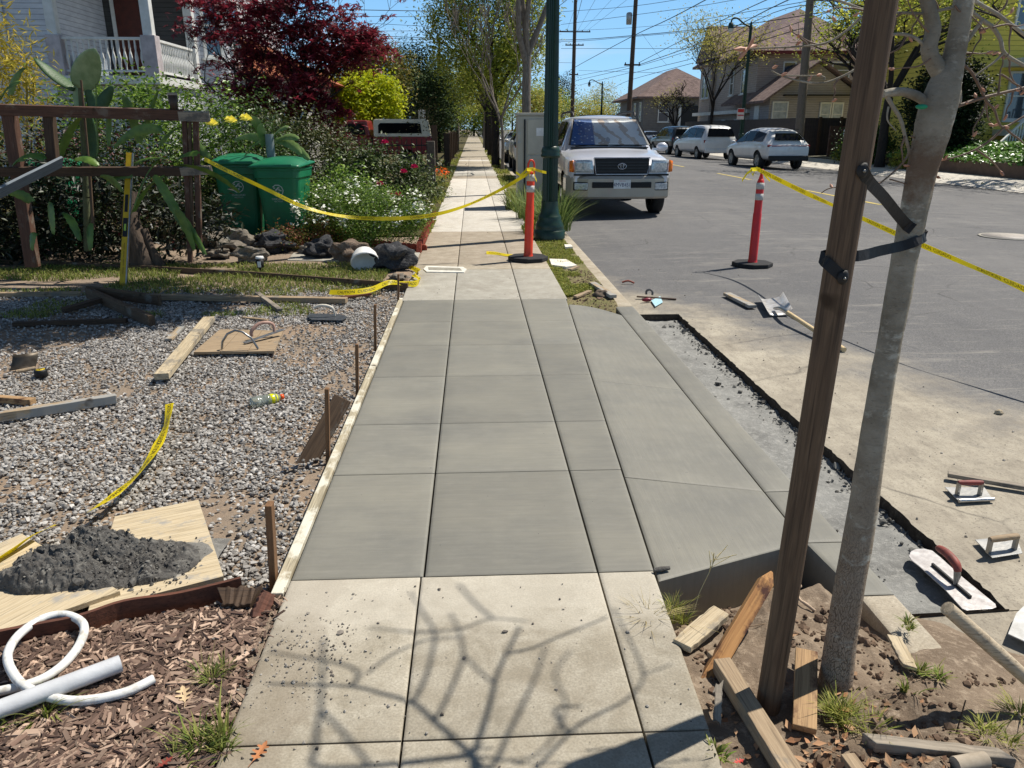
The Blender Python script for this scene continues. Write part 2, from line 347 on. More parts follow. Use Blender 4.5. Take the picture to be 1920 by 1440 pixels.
def grass(name, C, h, mat_, w_=.004, rs=0, lean=.5, parent=None):
    rg = np.random.default_rng(rs); C = np.asarray(C, float); n = len(C); a = rg.uniform(0, 6.28, n); hh = h * rg.uniform(.4, 1.25, n)
    d = np.stack([np.cos(a), np.sin(a), 0 * a], 1); b = rg.uniform(0, 6.28, n); s = np.stack([np.cos(b), np.sin(b), 0 * b], 1) * w_ * rg.uniform(.7, 1.3, (n, 1))
    ln = rg.uniform(.1, 1, n)[:, None] * lean * hh[:, None]; z = np.array([0, 0, 1.]) * hh[:, None]
    V = np.empty((n, 6, 3)); V[:, 0] = C - s; V[:, 1] = C + s; V[:, 2] = C - s * .8 + d * ln * .35 + z * .6; V[:, 3] = C + s * .8 + d * ln * .35 + z * .6
    V[:, 4] = C - s * .1 + d * ln + z * (1 - .25 * lean); V[:, 5] = C + s * .1 + d * ln + z * (1 - .25 * lean)
    Fc = (np.array([[0, 1, 3, 2], [2, 3, 5, 4]])[None] + (np.arange(n) * 6)[:, None, None]).reshape(-1, 4)
    return npmesh(name, V.reshape(-1, 3), Fc, mat_, parent)
# ================= surfaces =================
def soiled(t, x):      # earth trodden onto the left edge of the slabs, pale scrubbed patches by the new work
    sp = t.n('SeparateXYZ'); t.l(t.tc.outputs['Object'], sp.inputs[0]); e = t.math('ADD', t.math('MULTIPLY', t.math('ADD', sp.outputs[0], .62), 4.2), t.math('MULTIPLY', t.noise(3.5, detail=8, rough=.75), -1.3))
    x = t.mix(t.math('MULTIPLY', t.ramp(e, -.45, .12, (1, 1, 1, 1), (0, 0, 0, 1)), .4), x, lin((116, 104, 88)))
    x = t.mix(t.math('MULTIPLY', t.ramp(t.noise(5, detail=7, rough=.75, dist=.5), .55, .68), .35), x, lin((118, 112, 98)))
    e2 = t.math('ADD', t.math('MULTIPLY', t.math('SUBTRACT', 2.25, sp.outputs[1]), 3.0), t.math('MULTIPLY', t.noise(6, (1, 2, 1), 7), -1.2))
    return t.mix(t.math('MULTIPLY', t.ramp(e2, -.3, .5, (1, 1, 1, 1), (0, 0, 0, 1)), .35), x, lin((206, 200, 186)))
def old_concrete(c1, c2, c3, name='old', stain=(120, 108, 92), soil=False):
    t = NT(name); x = t.mix(t.ramp(t.noise(1.7, detail=8, rough=.7), .3, .7), lin(c1), lin(c2))
    x = t.mix(t.ramp(t.noise(7, detail=8, rough=.75, dist=.4), .42, .66), x, lin(c3))
    x = t.mix(t.math('MULTIPLY', t.ramp(t.noise(2.4, detail=9, rough=.8), .52, .75), .55), x, lin(stain))
    x = t.mix(t.math('MULTIPLY', t.ramp(t.noise(150, detail=3), .35, .75), .6), x, lin(tuple(int(q * .68) for q in c1)))
    x = t.mix(t.ramp(t.noise(46, detail=2), .72, .76), x, lin((84, 76, 66)))
    x = t.mix(1, x, t.island(.9, 1.08), 'MULTIPLY')
    if soil: x = soiled(t, x)
    t.bump(t.noise(160, detail=4), .35, .003); t.bump(t.noise(14, detail=6), .25, .006); return t.fin(x, .88, 0, .25)
OLDC = old_concrete((174, 163, 144), (152, 141, 121), (188, 179, 161))
OLDB = old_concrete((160, 148, 130), (142, 131, 114), (174, 163, 146), 'oldb')
PALEC = old_concrete((202, 196, 184), (186, 178, 164), (212, 208, 198), 'pale', (150, 142, 128))
NEARC = old_concrete((164, 156, 139), (138, 129, 112), (178, 171, 155), 'nearc', (104, 95, 80), True)
GREYC = old_concrete((168, 164, 152), (152, 146, 134), (182, 178, 166), 'greyc')
def fresh(rot=0, name='fresh'):
    t = NT(name); st = (1, 26, 1) if not rot else (26, 1, 1)
    x = t.mix(t.ramp(t.noise(1.3, (1, 1.8, 1), 7, .65), .3, .7), lin((110, 109, 102)), lin((131, 128, 116)))
    x = t.mix(t.math('MULTIPLY', t.ramp(t.noise(3.1, (1, 1, 1), 8, .75), .48, .70), .32), x, lin((142, 140, 128)))
    x = t.mix(t.math('MULTIPLY', t.ramp(t.noise(1.9, (1, 2.2, 1), 6, .7, dist=.7), .52, .66), .16), x, lin((98, 97, 91)))
    x = t.mix(t.math('MULTIPLY', t.ramp(t.noise(2.2, st, 6, .7), .35, .7), .34), x, lin((98, 97, 92)))
    x = t.mix(t.math('MULTIPLY', t.ramp(t.noise(9, (1, 5, 1) if not rot else (5, 1, 1), 4), .5, .75), .35), x, lin((134, 131, 122)))
    x = t.mix(1, x, t.island(.92, 1.12), 'MULTIPLY')
    x = t.mix(t.ramp(t.noise(60, detail=1), .79, .81), x, lin((80, 80, 76)))
    t.bump(t.noise(7, (1, 30, 1) if not rot else (30, 1, 1), 5), .22, .004); t.bump(t.noise(220, detail=3), .12, .002)
    return t.fin(x, .62, 0, .4)
FRESH = fresh(); FRESHY = fresh(1, 'freshy')
def asphalt():
    t = NT('asphalt'); x = t.mix(t.ramp(t.noise(.35, (1, .5, 1), 7, .65), .3, .7), lin((84, 84, 85)), lin((102, 101, 100)))
    x = t.mix(t.math('MULTIPLY', t.ramp(t.noise(130, detail=3), .5, .68), .55), x, lin((150, 148, 145)))
    x = t.mix(t.math('MULTIPLY', t.ramp(t.noise(75, detail=3, rough=.7), .53, .66), .6), x, lin((52, 52, 54)))
    x = t.mix(t.math('MULTIPLY', t.ramp(t.noise(2.4, (.35, 2.2, 1), 9, .8, dist=.8), .54, .66), .6), x, lin((146, 142, 134)))
    x = t.mix(t.math('MULTIPLY', t.ramp(t.noise(.9, (4, .25, 1), 4), .5, .8), .35), x, lin((76, 76, 79)))
    x = t.mix(t.math('MULTIPLY', t.ramp(t.noise(.55, (1, .8, 1), 8, .8), .5, .62), .3), x, lin((126, 124, 120)))
    x = t.mix(t.math('MULTIPLY', t.ramp(t.noise(.8, (1, 1, 1), 6, .7), .60, .70), .45), x, lin((70, 70, 72)))
    # pale dusty gutter apron near the work
    sp = t.n('SeparateXYZ'); t.l(t.tc.outputs['Object'], sp.inputs[0])
    u = t.math('ADD', sp.outputs[0], t.math('MULTIPLY', sp.outputs[1], .42)); wv = t.math('MULTIPLY', t.noise(1.3, detail=7, rough=.7), 2.6); u = t.math('ADD', u, wv)
    m = t.ramp(t.math('MULTIPLY', u, .1), .56, .64, (1, 1, 1, 1), (0, 0, 0, 1))
    d = t.mix(t.ramp(t.noise(2.2, (1, 1, 1), 8, .75), .35, .65), lin((172, 164, 147)), lin((138, 130, 116)))
    d = t.mix(t.math('MULTIPLY', t.ramp(t.noise(9, (1.6, .6, 1), 8, .8), .48, .7), .7), d, lin((112, 105, 94)))
    d = t.mix(t.math('MULTIPLY', t.ramp(t.noise(95, detail=3, rough=.7), .54, .68), .6), d, lin((98, 90, 80)))
    x = t.mix(m, x, d)
    # fine cracks
    v = t.n('TexVoronoi', feature='DISTANCE_TO_EDGE'); v.inputs['Scale'].default_value = .55; mp = t.n('Mapping'); ad = t.n('Mix', data_type='VECTOR')
    nz_ = t.n('TexNoise'); nz_.inputs['Scale'].default_value = 3; nz_.inputs['Detail'].default_value = 5; t.l(t.tc.outputs['Object'], nz_.inputs['Vector'])
    ad.inputs['Factor'].default_value = .12; t.l(t.tc.outputs['Object'], ad.inputs['A']); t.l(nz_.outputs['Color'], ad.inputs['B']); t.l(ad.outputs['Result'], v.inputs['Vector'])
    cr = t.ramp(v.outputs['Distance'], .0, .006, (1, 1, 1, 1), (0, 0, 0, 1)); cr = t.math('MULTIPLY', cr, t.ramp(t.noise(.8), .45, .6))
    x = t.mix(t.math('MULTIPLY', cr, .75), x, lin((44, 42, 42)))
    t.bump(t.noise(260, detail=2), .5, .003); t.bump(t.noise(30, detail=5), .2, .006); return t.fin(x, .86, 0, .3)
ASPH = asphalt()
def dirtm(c1, c2, c3, name, scl=3):
    t = NT(name); x = t.mix(t.ramp(t.noise(scl, detail=8, rough=.7), .35, .65), lin(c1), lin(c2)); x = t.mix(t.ramp(t.noise(28, detail=6, rough=.8), .5, .7), x, lin(c3))
    t.bump(t.noise(50, detail=6, rough=.75), .8, .012); return t.fin(x, .95, 0, .15)
DIRT = dirtm((142, 126, 108), (104, 90, 76), (168, 152, 132), 'dirt'); DIRTD = dirtm((76, 60, 48), (56, 44, 36), (96, 78, 62), 'dirtd'); GBASE = dirtm((134, 122, 108), (150, 130, 110), (108, 100, 92), 'gbase')
SOILBR = dirtm((96, 74, 58), (80, 62, 50), (116, 96, 76), 'mulchbase')
TRENCH = dirtm((146, 146, 142), (116, 116, 113), (164, 163, 158), 'trench', 5)
def pan(mb, A, B, C, D, zf, n=10, m=10, g=.0036, r=.012, th=.14, dz=.005, curve=None):
    us = [0, .0001, .5, 1]
    A, B, C, D = [Vector((p[0], p[1])) for p in (A, B, C, D)]
    def pt(u, v):
        p = A.lerp(B, u).lerp(D.lerp(C, u), v)
        return p
    wu = max((B - A).length, .05); wv = max((D - A).length, .05)
    U = [g / wu, (g + r * .4) / wu, (g + r) / wu] + [(g + r) / wu + (1 - 2 * (g + r) / wu) * k / n for k in range(1, n)] + [1 - (g + r) / wu, 1 - (g + r * .4) / wu, 1 - g / wu]
    Vv = [g / wv, (g + r * .4) / wv, (g + r) / wv] + [(g + r) / wv + (1 - 2 * (g + r) / wv) * k / m for k in range(1, m)] + [1 - (g + r) / wv, 1 - (g + r * .4) / wv, 1 - g / wv]
    vs = []; nu = len(U); nv = len(Vv)
    def e(k, N): k = min(k, N - 1 - k); return (dz if k == 0 else dz * .3 if k == 1 else 0)
    for j, v in enumerate(Vv):
        for i, u in enumerate(U):
            p = pt(u, v); zz = zf(p.x, p.y) - max(e(i, nu), e(j, nv))
            if curve: p, zz = curve(u, v, p, zz)
            vs.append((p.x, p.y, zz))
    fs = [(j * nu + i, j * nu + i + 1, (j + 1) * nu + i + 1, (j + 1) * nu + i) for j in range(nv - 1) for i in range(nu - 1)]
    ring = [i for i in range(nu)] + [j * nu + nu - 1 for j in range(1, nv)] + [(nv - 1) * nu + i for i in range(nu - 2, -1, -1)] + [j * nu for j in range(nv - 2, 0, -1)]
    b = len(vs); vs += [(vs[i][0], vs[i][1], vs[i][2] - th) for i in ring]; k = len(ring)
    mb.add(vs, fs, True)
    c = len(vs); top = [vs[i] for i in ring]; bot = vs[b:]
    mb.add(top + bot, [(i, k + i, k + (i + 1) % k, (i + 1) % k) for i in range(k)], False)
CZ = -.05                                     # curb top level
XI, XO = 1.225, 1.385
xj4 = lambda Y: .595 + (.80 - .595) * (Y - 2.25) / (6.5 - 2.25)
def zs(X, Y):
    a = xj4(Y); return 0 if X <= a else CZ * min(1, (X - a) / (XI - a))
yn = lambda px, py, z=0: P(px, py, z)
rows = [P(793, 1080).y, P(815, 886).y, P(824, 793).y, P(832, 705).y, P(838, 647).y, P(843, 603).y, P(851, 562).y]
fresh_mb = MB()
XL, X1, X2 = -.628, -.185, .402
for a, b in zip(rows, rows[1:]):
    for xa, xb in ((lambda y: XL, lambda y: X1), (lambda y: X1, lambda y: X2), (lambda y: X2, xj4)):
        pan(fresh_mb, (xa(a), a), (xb(a), a), (xb(b), b), (xa(b), b), zs)
fresh_mb.m = 1
arY = [P(1228, 1090).y, P(1178, 893).y, P(1112, 712).y, P(1080, 607).y, P(1067, 570).y]
brY = [P(1555, 1015, CZ).y, P(1465, 920, CZ).y, P(1300, 730, CZ).y, P(1210, 622, CZ).y, P(1190, 591, CZ).y]
for i in range(4):
    def cv(u, v, p, z, i=i):
        if i == 3: p = p + Vector((0, .10 * math.sin(math.pi * u) * v))
        
        return p, z
    pan(fresh_mb, (xj4(arY[i]), arY[i]), (XI, brY[i]), (XI, brY[i + 1]), (xj4(arY[i + 1]), arY[i + 1]), zs, th=.24, curve=cv, r=.014)
cr_ = [P(1705, 1112, CZ).y] + brY[:1] + brY[1:4] + [brY[4], P(1205, 574, CZ).y]
for i in range(len(cr_) - 1):
    a, b = cr_[i], cr_[i + 1]; pan(fresh_mb, (XI + (.035 if i == 0 else 0), a), (XO, a), (XO, b), (XI, b), lambda x, y: CZ, 4, 8, g=.003 if i else .002, r=.014, th=.26)
fresh_mb.build('new_concrete', [FRESH, FRESHY], kind='structure')
# old pavement near the camera
m = MB()
xr = lambda Y: .555 + .03 * (Y - 1)
for a, b in ((-1.2, .15), (.15, P(800, 1385).y), (P(800, 1385).y, P(793, 1080).y)):
    for xa, xb in ((lambda y: XL, lambda y: X1 - .01), (lambda y: X1 - .01, lambda y: X2), (lambda y: X2, xr)):
        pan(m, (xa(a), a), (xb(a), a), (xb(b), b), (xa(b), b), lambda x, y: .002 * noise.noise(Vector((x * 3, y * 3, 0))), g=.003, r=.01, dz=.004)
m.build('old_pavement', NEARC, kind='structure')
# pavement beyond the new work
m = MB(); ys = [P(851, 562).y, P(857, 505).y, P(860, 496).y, P(860, 453).y, P(860, 434).y, P(864, 400).y, P(866, 380).y, P(870, 356).y, P(870, 338).y]
cm = [3, 0, 1, 1, 2, 2, 2, 2]
while ys[-1] < 40: ys.append(ys[-1] + 1.35); cm.append(random.Random(len(cm)).choice([0, 1, 0, 3, 2]))
for (a, b), k in zip(zip(ys, ys[1:]), cm):
    m.m = k
    for xa, xb in ((XL - .02, X1), (X1, X2), (X2, .82)):
        pan(m, (xa, a), (xb, a), (xb, b), (xa, b), lambda x, y: rise(y), 3, 3, g=.004, r=.01, dz=.005, th=.1)
m.m = 0; m.add([(XL - .02, 40, rise(40)), (.82, 40, rise(40)), (.82, 400, rise(400)), (XL - .02, 400, rise(400))], [(0, 1, 2, 3)])
m.build('far_pavement', [OLDC, OLDB, PALEC, GREYC], kind='structure')
# joints are open down to this bed
MB().add([(XL, -1.3, -.03), (.55, -1.3, -.03), (.80, 41, -.03 + 0), (XL, 41, -.03)], [(0, 1, 2, 3)]).build('pavement_bed', DIRTD, kind='structure')
# curbs
m = MB()
def curbseg(a, b, xi=XI):
    pan(m, (xi, a), (XO, a), (XO, b), (xi, b), lambda x, y: CZ + rise(y) + .003 * noise.noise(Vector((x * 4, y * 2, 3))), 4, 8, g=.004, r=.016, th=.2)
curbseg(-1, .2, XI + .04); curbseg(.2, cr_[0], XI + .035)
y0 = cr_[-1]
while y0 < 60: curbseg(y0, y0 + 2.4); y0 += 2.4
m.build('curb', OLDC, kind='structure')
# road with the open gutter trench cut out of it
m = MB(); TX = 1.79; TY0, TY1 = P(1850, 1143, -.12).y, P(1252, 589, -.12).y
def rg_(x0, x1, y0, y1, nx, ny, edge=0):
    def f(u, v):
        x = x0 + (x1 - x0) * u; y = y0 + (y1 - y0) * v
        if edge and u == 0: x += .012 * noise.noise(Vector((0, y * 9, 5))) + .01 * noise.noise(Vector((0, y * 30, 5)))
        return (x, y, roadz(x) + rise(y))
    m.grid(nx, ny, f)
rg_(TX, 5, TY0, TY1, 12, 160, 1); rg_(XO - .02, 5, -3, TY0, 12, 12); rg_(XO - .02, 5, TY1, 14, 12, 24); rg_(5, 15.2, -3, 14, 20, 20)
rg_(XO - .02, 15.2, 14, 60, 30, 30); rg_(XO - .02, 15.2, 60, 400, 10, 10)
m.build('road', ASPH, kind='structure')
m = MB()
def tw(u, v):   # far wall of the trench
    y = TY0 + (TY1 - TY0) * u; x = TX + .012 * noise.noise(Vector((0, y * 9, 5))) + .01 * noise.noise(Vector((0, y * 30, 5)))
    return (x - .02 * (1 - v) + (.012 * noise.noise(Vector((y * 12, v * 3, 1))) if v < 1 else 0), y, roadz(x) - .17 * (1 - v))
m.grid(160, 3, tw); m.add([(XO, TY1, -.12), (TX, TY1, -.12), (TX, TY1, -.3), (XO, TY1, -.3)], [(0, 1, 2, 3)])
m.add([(XO, TY0, -.13), (TX, TY0, -.12), (TX, TY0, -.3), (XO, TY0, -.3)], [(3, 2, 1, 0)])
m.build('trench_wall', dirtm((74, 66, 58), (56, 50, 44), (96, 88, 78), 'cut', 9), kind='structure')
m = MB(); m.grid(14, 110, lambda u, v: (XO - .05 + (TX + .05 - XO) * u, TY0 + (TY1 - TY0) * v, -.178 + .03 * u * 0 + .012 * noise.noise(Vector((u * 5, v * 40, 2))) + .022 * max(0, noise.noise(Vector((u * 9, v * 90, 9)))) + .03 * max(0, .3 - u)))
m.build('trench_floor', TRENCH, kind='structure')
# planting strip: near dirt pit
def strip(x, y):
    z = -.035 + .02 * noise.noise(Vector((x * 3, y * 3, 0))) + .012 * noise.noise(Vector((x * 14, y * 14, 1)))
    e = arY[0] + (brY[0] - arY[0]) * max(0, min(1, (x - .6) / .63)); d = e - y
    z -= .19 * max(0, min(1, 1 - (d - .02) / .24)) if d < .5 else 0
    z -= .10 * max(0, 1 - abs(x - XI - .02) / .10) * max(0, min(1, (y - 1.75) / .3))
    z += .022 * noise.noise(Vector((x * 8, y * 8, 5))) + .012 * abs(noise.noise(Vector((x * 25, y * 25, 5)))); z += .035 * math.exp(-((x - 1.05) ** 2 + (y - 1.45) ** 2) / .05)
    return z
m = MB(); m.grid(110, 260, lambda u, v: ((lambda x, y: (x, y, strip(x, y)))(.50 + .78 * u, -.8 + 3.35 * v)))
m.build('planting_strip', DIRT, kind='structure')
def slope(x, y):      # soil spilling over the old curb into the gutter
    z = -.03 if x < 1.36 else -.03 - .095 * min(1, (x - 1.36) / .42)
    z += .014 * noise.noise(Vector((x * 4, y * 4, 8))) + .006 * noise.noise(Vector((x * 16, y * 16, 3)))
    return z - .03 * max(0, (x - 1.78) / .4) - .09 * max(0, (y - 1.84 + .2 * noise.noise(Vector((x * 3, 0, 2)))) / .3) - (.02 if x < 1.2 else 0)
m = MB(); m.grid(60, 130, lambda u, v: ((lambda x, y: (x, y, slope(x, y)))(1.12 + 1.1 * u, -.4 + 2.55 * v))); m.build('soil_slope', DIRT, kind='structure')
def strip2(x, y):
    z = -.03 + rise(y) + .012 * noise.noise(Vector((x * 5, y * 5, 0))) + .01 * noise.noise(Vector((x * 18, y * 18, 4)))
    e = arY[4] + (brY[4] - arY[4]) * max(0, min(1, (x - .8) / .42)); d = y - e
    return z - .12 * max(0, min(1, 1 - (d - .05) / .35)) * max(0, min(1, (x - .85) / .2))
m = MB(); m.grid(30, 200, lambda u, v: ((lambda x, y: (x, y, strip2(x, y)))(.76 + .49 * u, 6.3 + 14 * v)))
m.grid(3, 30, lambda u, v: (.76 + .49 * u, 20.3 + 100 * v, rise(20.3 + 100 * v) - .03)); m.build('far_planting_strip', dirtm((122, 112, 84), (96, 100, 58), (150, 134, 104), 'strip2', 2), kind='structure')
# left yard
bA, bB = P(0, 1200), P(495, 1112)
def yard(x, y):
    bl = bA.y + (bB.y - bA.y) * (x - bA.x) / (bB.x - bA.x); k = max(0, min(1, (y - bl) / .06)); z = -.02 - .045 * k
    q = max(0, min(1, (y - 7.0) / .6)); z += .05 * q
    return z + rise(y) + .012 * noise.noise(Vector((x * 1.6, y * 1.6, 0))) + .004 * noise.noise(Vector((x * 11, y * 11, 0)))
m = MB(); m.grid(90, 110, lambda u, v: ((lambda x, y: (x, y, yard(x, y)))(-.635 - 9 * (1 - u) ** 1.3, -1 + 12 * v))); m.build('yard', GBASE, kind='structure')
m = MB(); m.grid(24, 50, lambda u, v: (-.64 - 50 * u, 11 + 200 * v ** 2, .02 * (u > 0) + rise(11 + 200 * v ** 2))); m.build('garden_soil', dirtm((70, 64, 44), (88, 84, 52), (60, 50, 40), 'gsoil', 1), kind='structure')
# far side of the street and the land to the horizon
m = MB(); m.grid(4, 60, lambda u, v: (15.2 + 3.2 * u, -3 + 300 * v ** 1.5, (-.3 if u == 0 else -.16) + rise(300 * v ** 1.5) + .0 * u)); m.build('far_side_pavement', PALEC, kind='structure')
m = MB(); m.grid(10, 40, lambda u, v: (18.4 + 80 * u, -3 + 300 * v ** 1.5, -.13 + rise(300 * v ** 1.5) + .6 * min(1, u * 4))); m.build('far_side_ground', dirtm((128, 122, 108), (104, 102, 84), (142, 136, 122), 'fg', 1), kind='structure')
MB().add([(-900, -50, -.8), (900, -50, -.8), (900, 1500, 1.0), (-900, 1500, 1.0)], [(0, 1, 2, 3)]).build('ground', DIRT, kind='structure')
YEL = mat((196, 172, 84), (150, 140, 96), 12, .8)
m = MB(); yy = 9.0
for p0, p1 in (((1250, 307), (1279, 313)), ((1350, 325), (1397, 337)), ((1500, 357), (1575, 372)), ((1612, 378), (1640, 384))):
    a = PG(*p0, -.06); b = PG(*p1, -.06); x = 8.35
    m.add([(x - .06, b.y, roadz(x) + rise(b.y) + .004), (x + .06, b.y, roadz(x) + rise(b.y) + .004), (x + .06, a.y, roadz(x) + rise(a.y) + .004), (x - .06, a.y, roadz(x) + rise(a.y) + .004)], [(0, 1, 2, 3)])
    yy = a.y
for k in range(6): y = 32 + k * 7.3; m.add([(8.29, y, roadz(8.3) + rise(y) + .004), (8.41, y, roadz(8.3) + rise(y) + .004), (8.41, y + 2.6, roadz(8.3) + rise(y + 2.6) + .004), (8.29, y + 2.6, roadz(8.3) + rise(y + 2.6) + .004)], [(0, 1, 2, 3)])
m.build('road_marking', YEL, kind='structure')
# ---- loose ground cover ----
rg = np.random.default_rng(4); n = 125000; X = rg.uniform(-5.6, -.66, n); Y = rg.uniform(1.95, 7.6, n)
C = []
for x, y in zip(X, Y):
    if x < -(.62 * y + .45): continue
    bl = bA.y + (bB.y - bA.y) * (x - bA.x) / (bB.x - bA.x)
    if y < bl + .03: continue
    k = noise.noise(Vector((x * 1.1, y * .9, 7))) + .5 * noise.noise(Vector((x * 3, y * 3, 2))); den = 1 if k < .16 else .5 if k < .3 else .22
    if x > -.95 and y > 2.6: den *= .6
    if y > 7.0: den *= max(0, 1 - (y - 7) / .5)
    if rg.random() < den: C.append((x, y, yard(x, y) + .006))
C = np.array(C); S = .0055 + rg.gamma(3.2, .0024, len(C)); S = np.minimum(S, .02)
C[:, 2] += rg.uniform(0, .010, len(C))
GRAVEL = islmat((190, 187, 182), (116, 112, 107), .66, 1.1, .85, (154, 150, 144))
tag(rocksoup('gravel', C, S, GRAVEL, 1, .66), kind='stuff', label='loose grey crushed gravel spread over the front yard', cat='gravel')
n = 26000; C = []
for i in range(n):
    x = rg.uniform(-1.75, -.58); y = rg.uniform(.75, 2.2); bl = bA.y + (bB.y - bA.y) * (x - bA.x) / (bB.x - bA.x)
    if y > bl - .02 or (x > -.66 and rg.random() > .15): continue
    C.append((x, y, yard(x, y) + .005 + rg.uniform(0, .012)))
C = np.array(C)
tag(rocksoup('bark_mulch', C, rg.gamma(4, .0014, len(C)) + .0028, islmat((178, 154, 134), (72, 56, 49), .45, 1.3, .85, (116, 94, 81)), 2, .3, True, elong=2.3, wid=.62), kind='stuff', label='reddish brown bark chips beside the old pavement', cat='mulch')
# clods in both pits, grit on the pavement
C = []
for i in range(2600):
    x = rg.uniform(.6, 1.24); y = rg.uniform(.7, 2.35)
    k = noise.noise(Vector((x * 3, y * 3, 11)))
    if k > -.02 and rg.random() < .75: C.append((x, y, strip(x, y) + .002))
for i in range(1300):
    x = rg.uniform(.8, 1.24); y = rg.uniform(6.45, 8.2); C.append((x, y, strip2(x, y)))
for i in range(1500):
    x = rg.uniform(1.2, 1.75); y = rg.uniform(.6, 1.75)
    if noise.noise(Vector((x * 3, y * 3, 13))) > .1: C.append((x, y, slope(x, y) + .001))
C = np.array(C); tag(rocksoup('dirt_clods', C, rg.gamma(2, .0035, len(C)) + .002, islmat((124, 104, 86), (76, 60, 48), .7, 1.2, .95), 3, .75), kind='stuff', label='crumbly brown soil clods in the dug planting strip', cat='soil')
C = [(rg.uniform(-.6, .56), rg.uniform(.95, 2.2), .002) for i in range(260)] + [(rg.normal(-.5, .1), rg.normal(1.85, .13), .002) for i in range(420)] + [(rg.uniform(-.6, .78), rg.uniform(6.7, 12), .002) for i in range(120)]
C += [(XO + rg.gamma(2, .5), rg.uniform(1.6, 9), 0) for i in range(900)]
C = [(x, y, (roadz(x) if x > XO else 0) + .002) for x, y, z in C if not (XO < x < TX + .02 and TY0 < y < TY1) and not (x < XO and x > .56 and y < 3)]
C = np.array(C); tag(rocksoup('grit', C, rg.gamma(1.5, .0016, len(C)) + .001, islmat((170, 164, 154), (92, 84, 76), .7, 1.2, .9), 5, .8), kind='stuff', label='scattered grit and crumbs of mortar on pavement and road', cat='grit')
C = [(TX - rg.gamma(1.6, .03), rg.uniform(TY0, TY1), -.168) for i in range(600)] + [(rg.uniform(XO, TX), rg.uniform(TY0, TY1), -.176) for i in range(100)]
C = [c for c in C if XO < c[0]]
C = np.array(C); tag(rocksoup('mortar_crumbs', C, rg.gamma(1.6, .004, len(C)) + .002, islmat((120, 120, 116), (78, 76, 72), .7, 1.2, .9), 6, .8), kind='stuff', label='grey mortar crumbs along the foot of the gutter trench', cat='rubble')
GRASS = islmat((156, 168, 74), (84, 110, 42), .6, 1.3, .7, (168, 162, 86), .3)
GR2 = islmat((124, 150, 58), (70, 98, 34), .6, 1.3, .7, (150, 146, 84), .3)
def scatter(n, f, cond=None, seed=0):
    r = np.random.default_rng(seed); o = []
    for i in range(n):
        q = f(r)
        if q is not None: o.append(q)
    return np.array(o)
def lawn1(r):
    x = r.uniform(-5.2, -.9); y = r.uniform(6.35, 8.7)
    k = noise.noise(Vector((x * 1.5, y * 1.5, 21))) + (.35 if y > 7.2 else -.05)
    if -2.4 < x < -.85 and y > 7.1: k += .2
    return (x, y, yard(x, y)) if k > .12 else None
tag(grass('lawn', scatter(30000, lawn1), .055, GR2, .0035, 1, .9), kind='stuff', label='patchy short grass between the gravel and the rocks', cat='grass')
def verge(r):
    x = r.uniform(.82, 1.24); y = 6.9 + 13 * r.random() ** 1.8
    k = noise.noise(Vector((x * 3, y * 2, 31))) + (.35 if x < .95 or y > 7.9 else -.1)
    return (x, y, strip2(x, y)) if k > .05 else None
tag(grass('verge_grass', scatter(26000, verge), .035, GRASS, .004, 2, .9), kind='stuff', label='bright short grass along the curb strip by the lamp post', cat='grass')
def verge2(r):
    s = r.random(); y = 11 + 40 * r.random() ** 1.5
    x = r.uniform(.72, 1.2) if s < .5 else r.uniform(-1.3, -.62)
    k = noise.noise(Vector((x * 1.5, y * .7, 35)))
    return (x, y, rise(y) + .0) if k > -.02 else None
tag(grass('weeds_far', scatter(12000, verge2), .11, GRASS, .012, 3, .8), kind='stuff', label='weedy green verges along the far pavement', cat='grass')
tag(grass('verge_far_side', scatter(5000, lambda r: (r.uniform(15.6, 16.8), 18 + 40 * r.random(), -.22)), .12, islmat((150, 146, 84), (92, 110, 46), .7, 1.2), .016, 4, .8), kind='stuff', label='dry yellowish verge grass across the street', cat='grass')
# ================= foreground objects =================
def plank(name, label, cat, a, b, w_, t, mat_, z0=-.03, z1=None, group=None, roll=0, bev=.0025, worn=0, Ya=None, Yb=None, point=0, parent=None, seed=0):
    z1 = z0 if z1 is None else z1
    A = Q(*a, Ya) if Ya is not None else P(*a, z0); B = Q(*b, Yb) if Yb is not None else P(*b, z1)
    M = frame(A, B) @ Matrix.Rotation(R(roll), 4, 'X'); L = (B - A).length; m = MB(); n = 12; rnd = random.Random(seed + int(L * 1e4))
    ring = []; vs = []
    for i in range(n + 1):
        x = -L / 2 + L * i / n; k = 1 + worn * rnd.uniform(-.12, .06); kk = 1
        if point and i == n: kk = .12
        if point and i < n: x = -L / 2 + (L - point) * i / (n - 1)
        sk = worn * rnd.uniform(-.01, .01) if i in (0, n) else 0
        for sy, sz in ((-1, -1), (1, -1), (1, 1), (-1, 1)): vs.append((x + sk * sy, sy * w_ / 2 * k * kk, sz * t / 2 * (1 + worn * rnd.uniform(-.08, .05)) * (kk if point else 1)))
    fs = [(3, 2, 1, 0), tuple(range(4 * n, 4 * n + 4))] + [(4 * i + j, 4 * i + (j + 1) % 4, 4 * i + 4 + (j + 1) % 4, 4 * i + 4 + j) for i in range(n) for j in range(4)]
    m.add(vs, fs); return m.build(name, mat_, parent, M=M, bevel=bev, label=label, cat=cat, group=group)
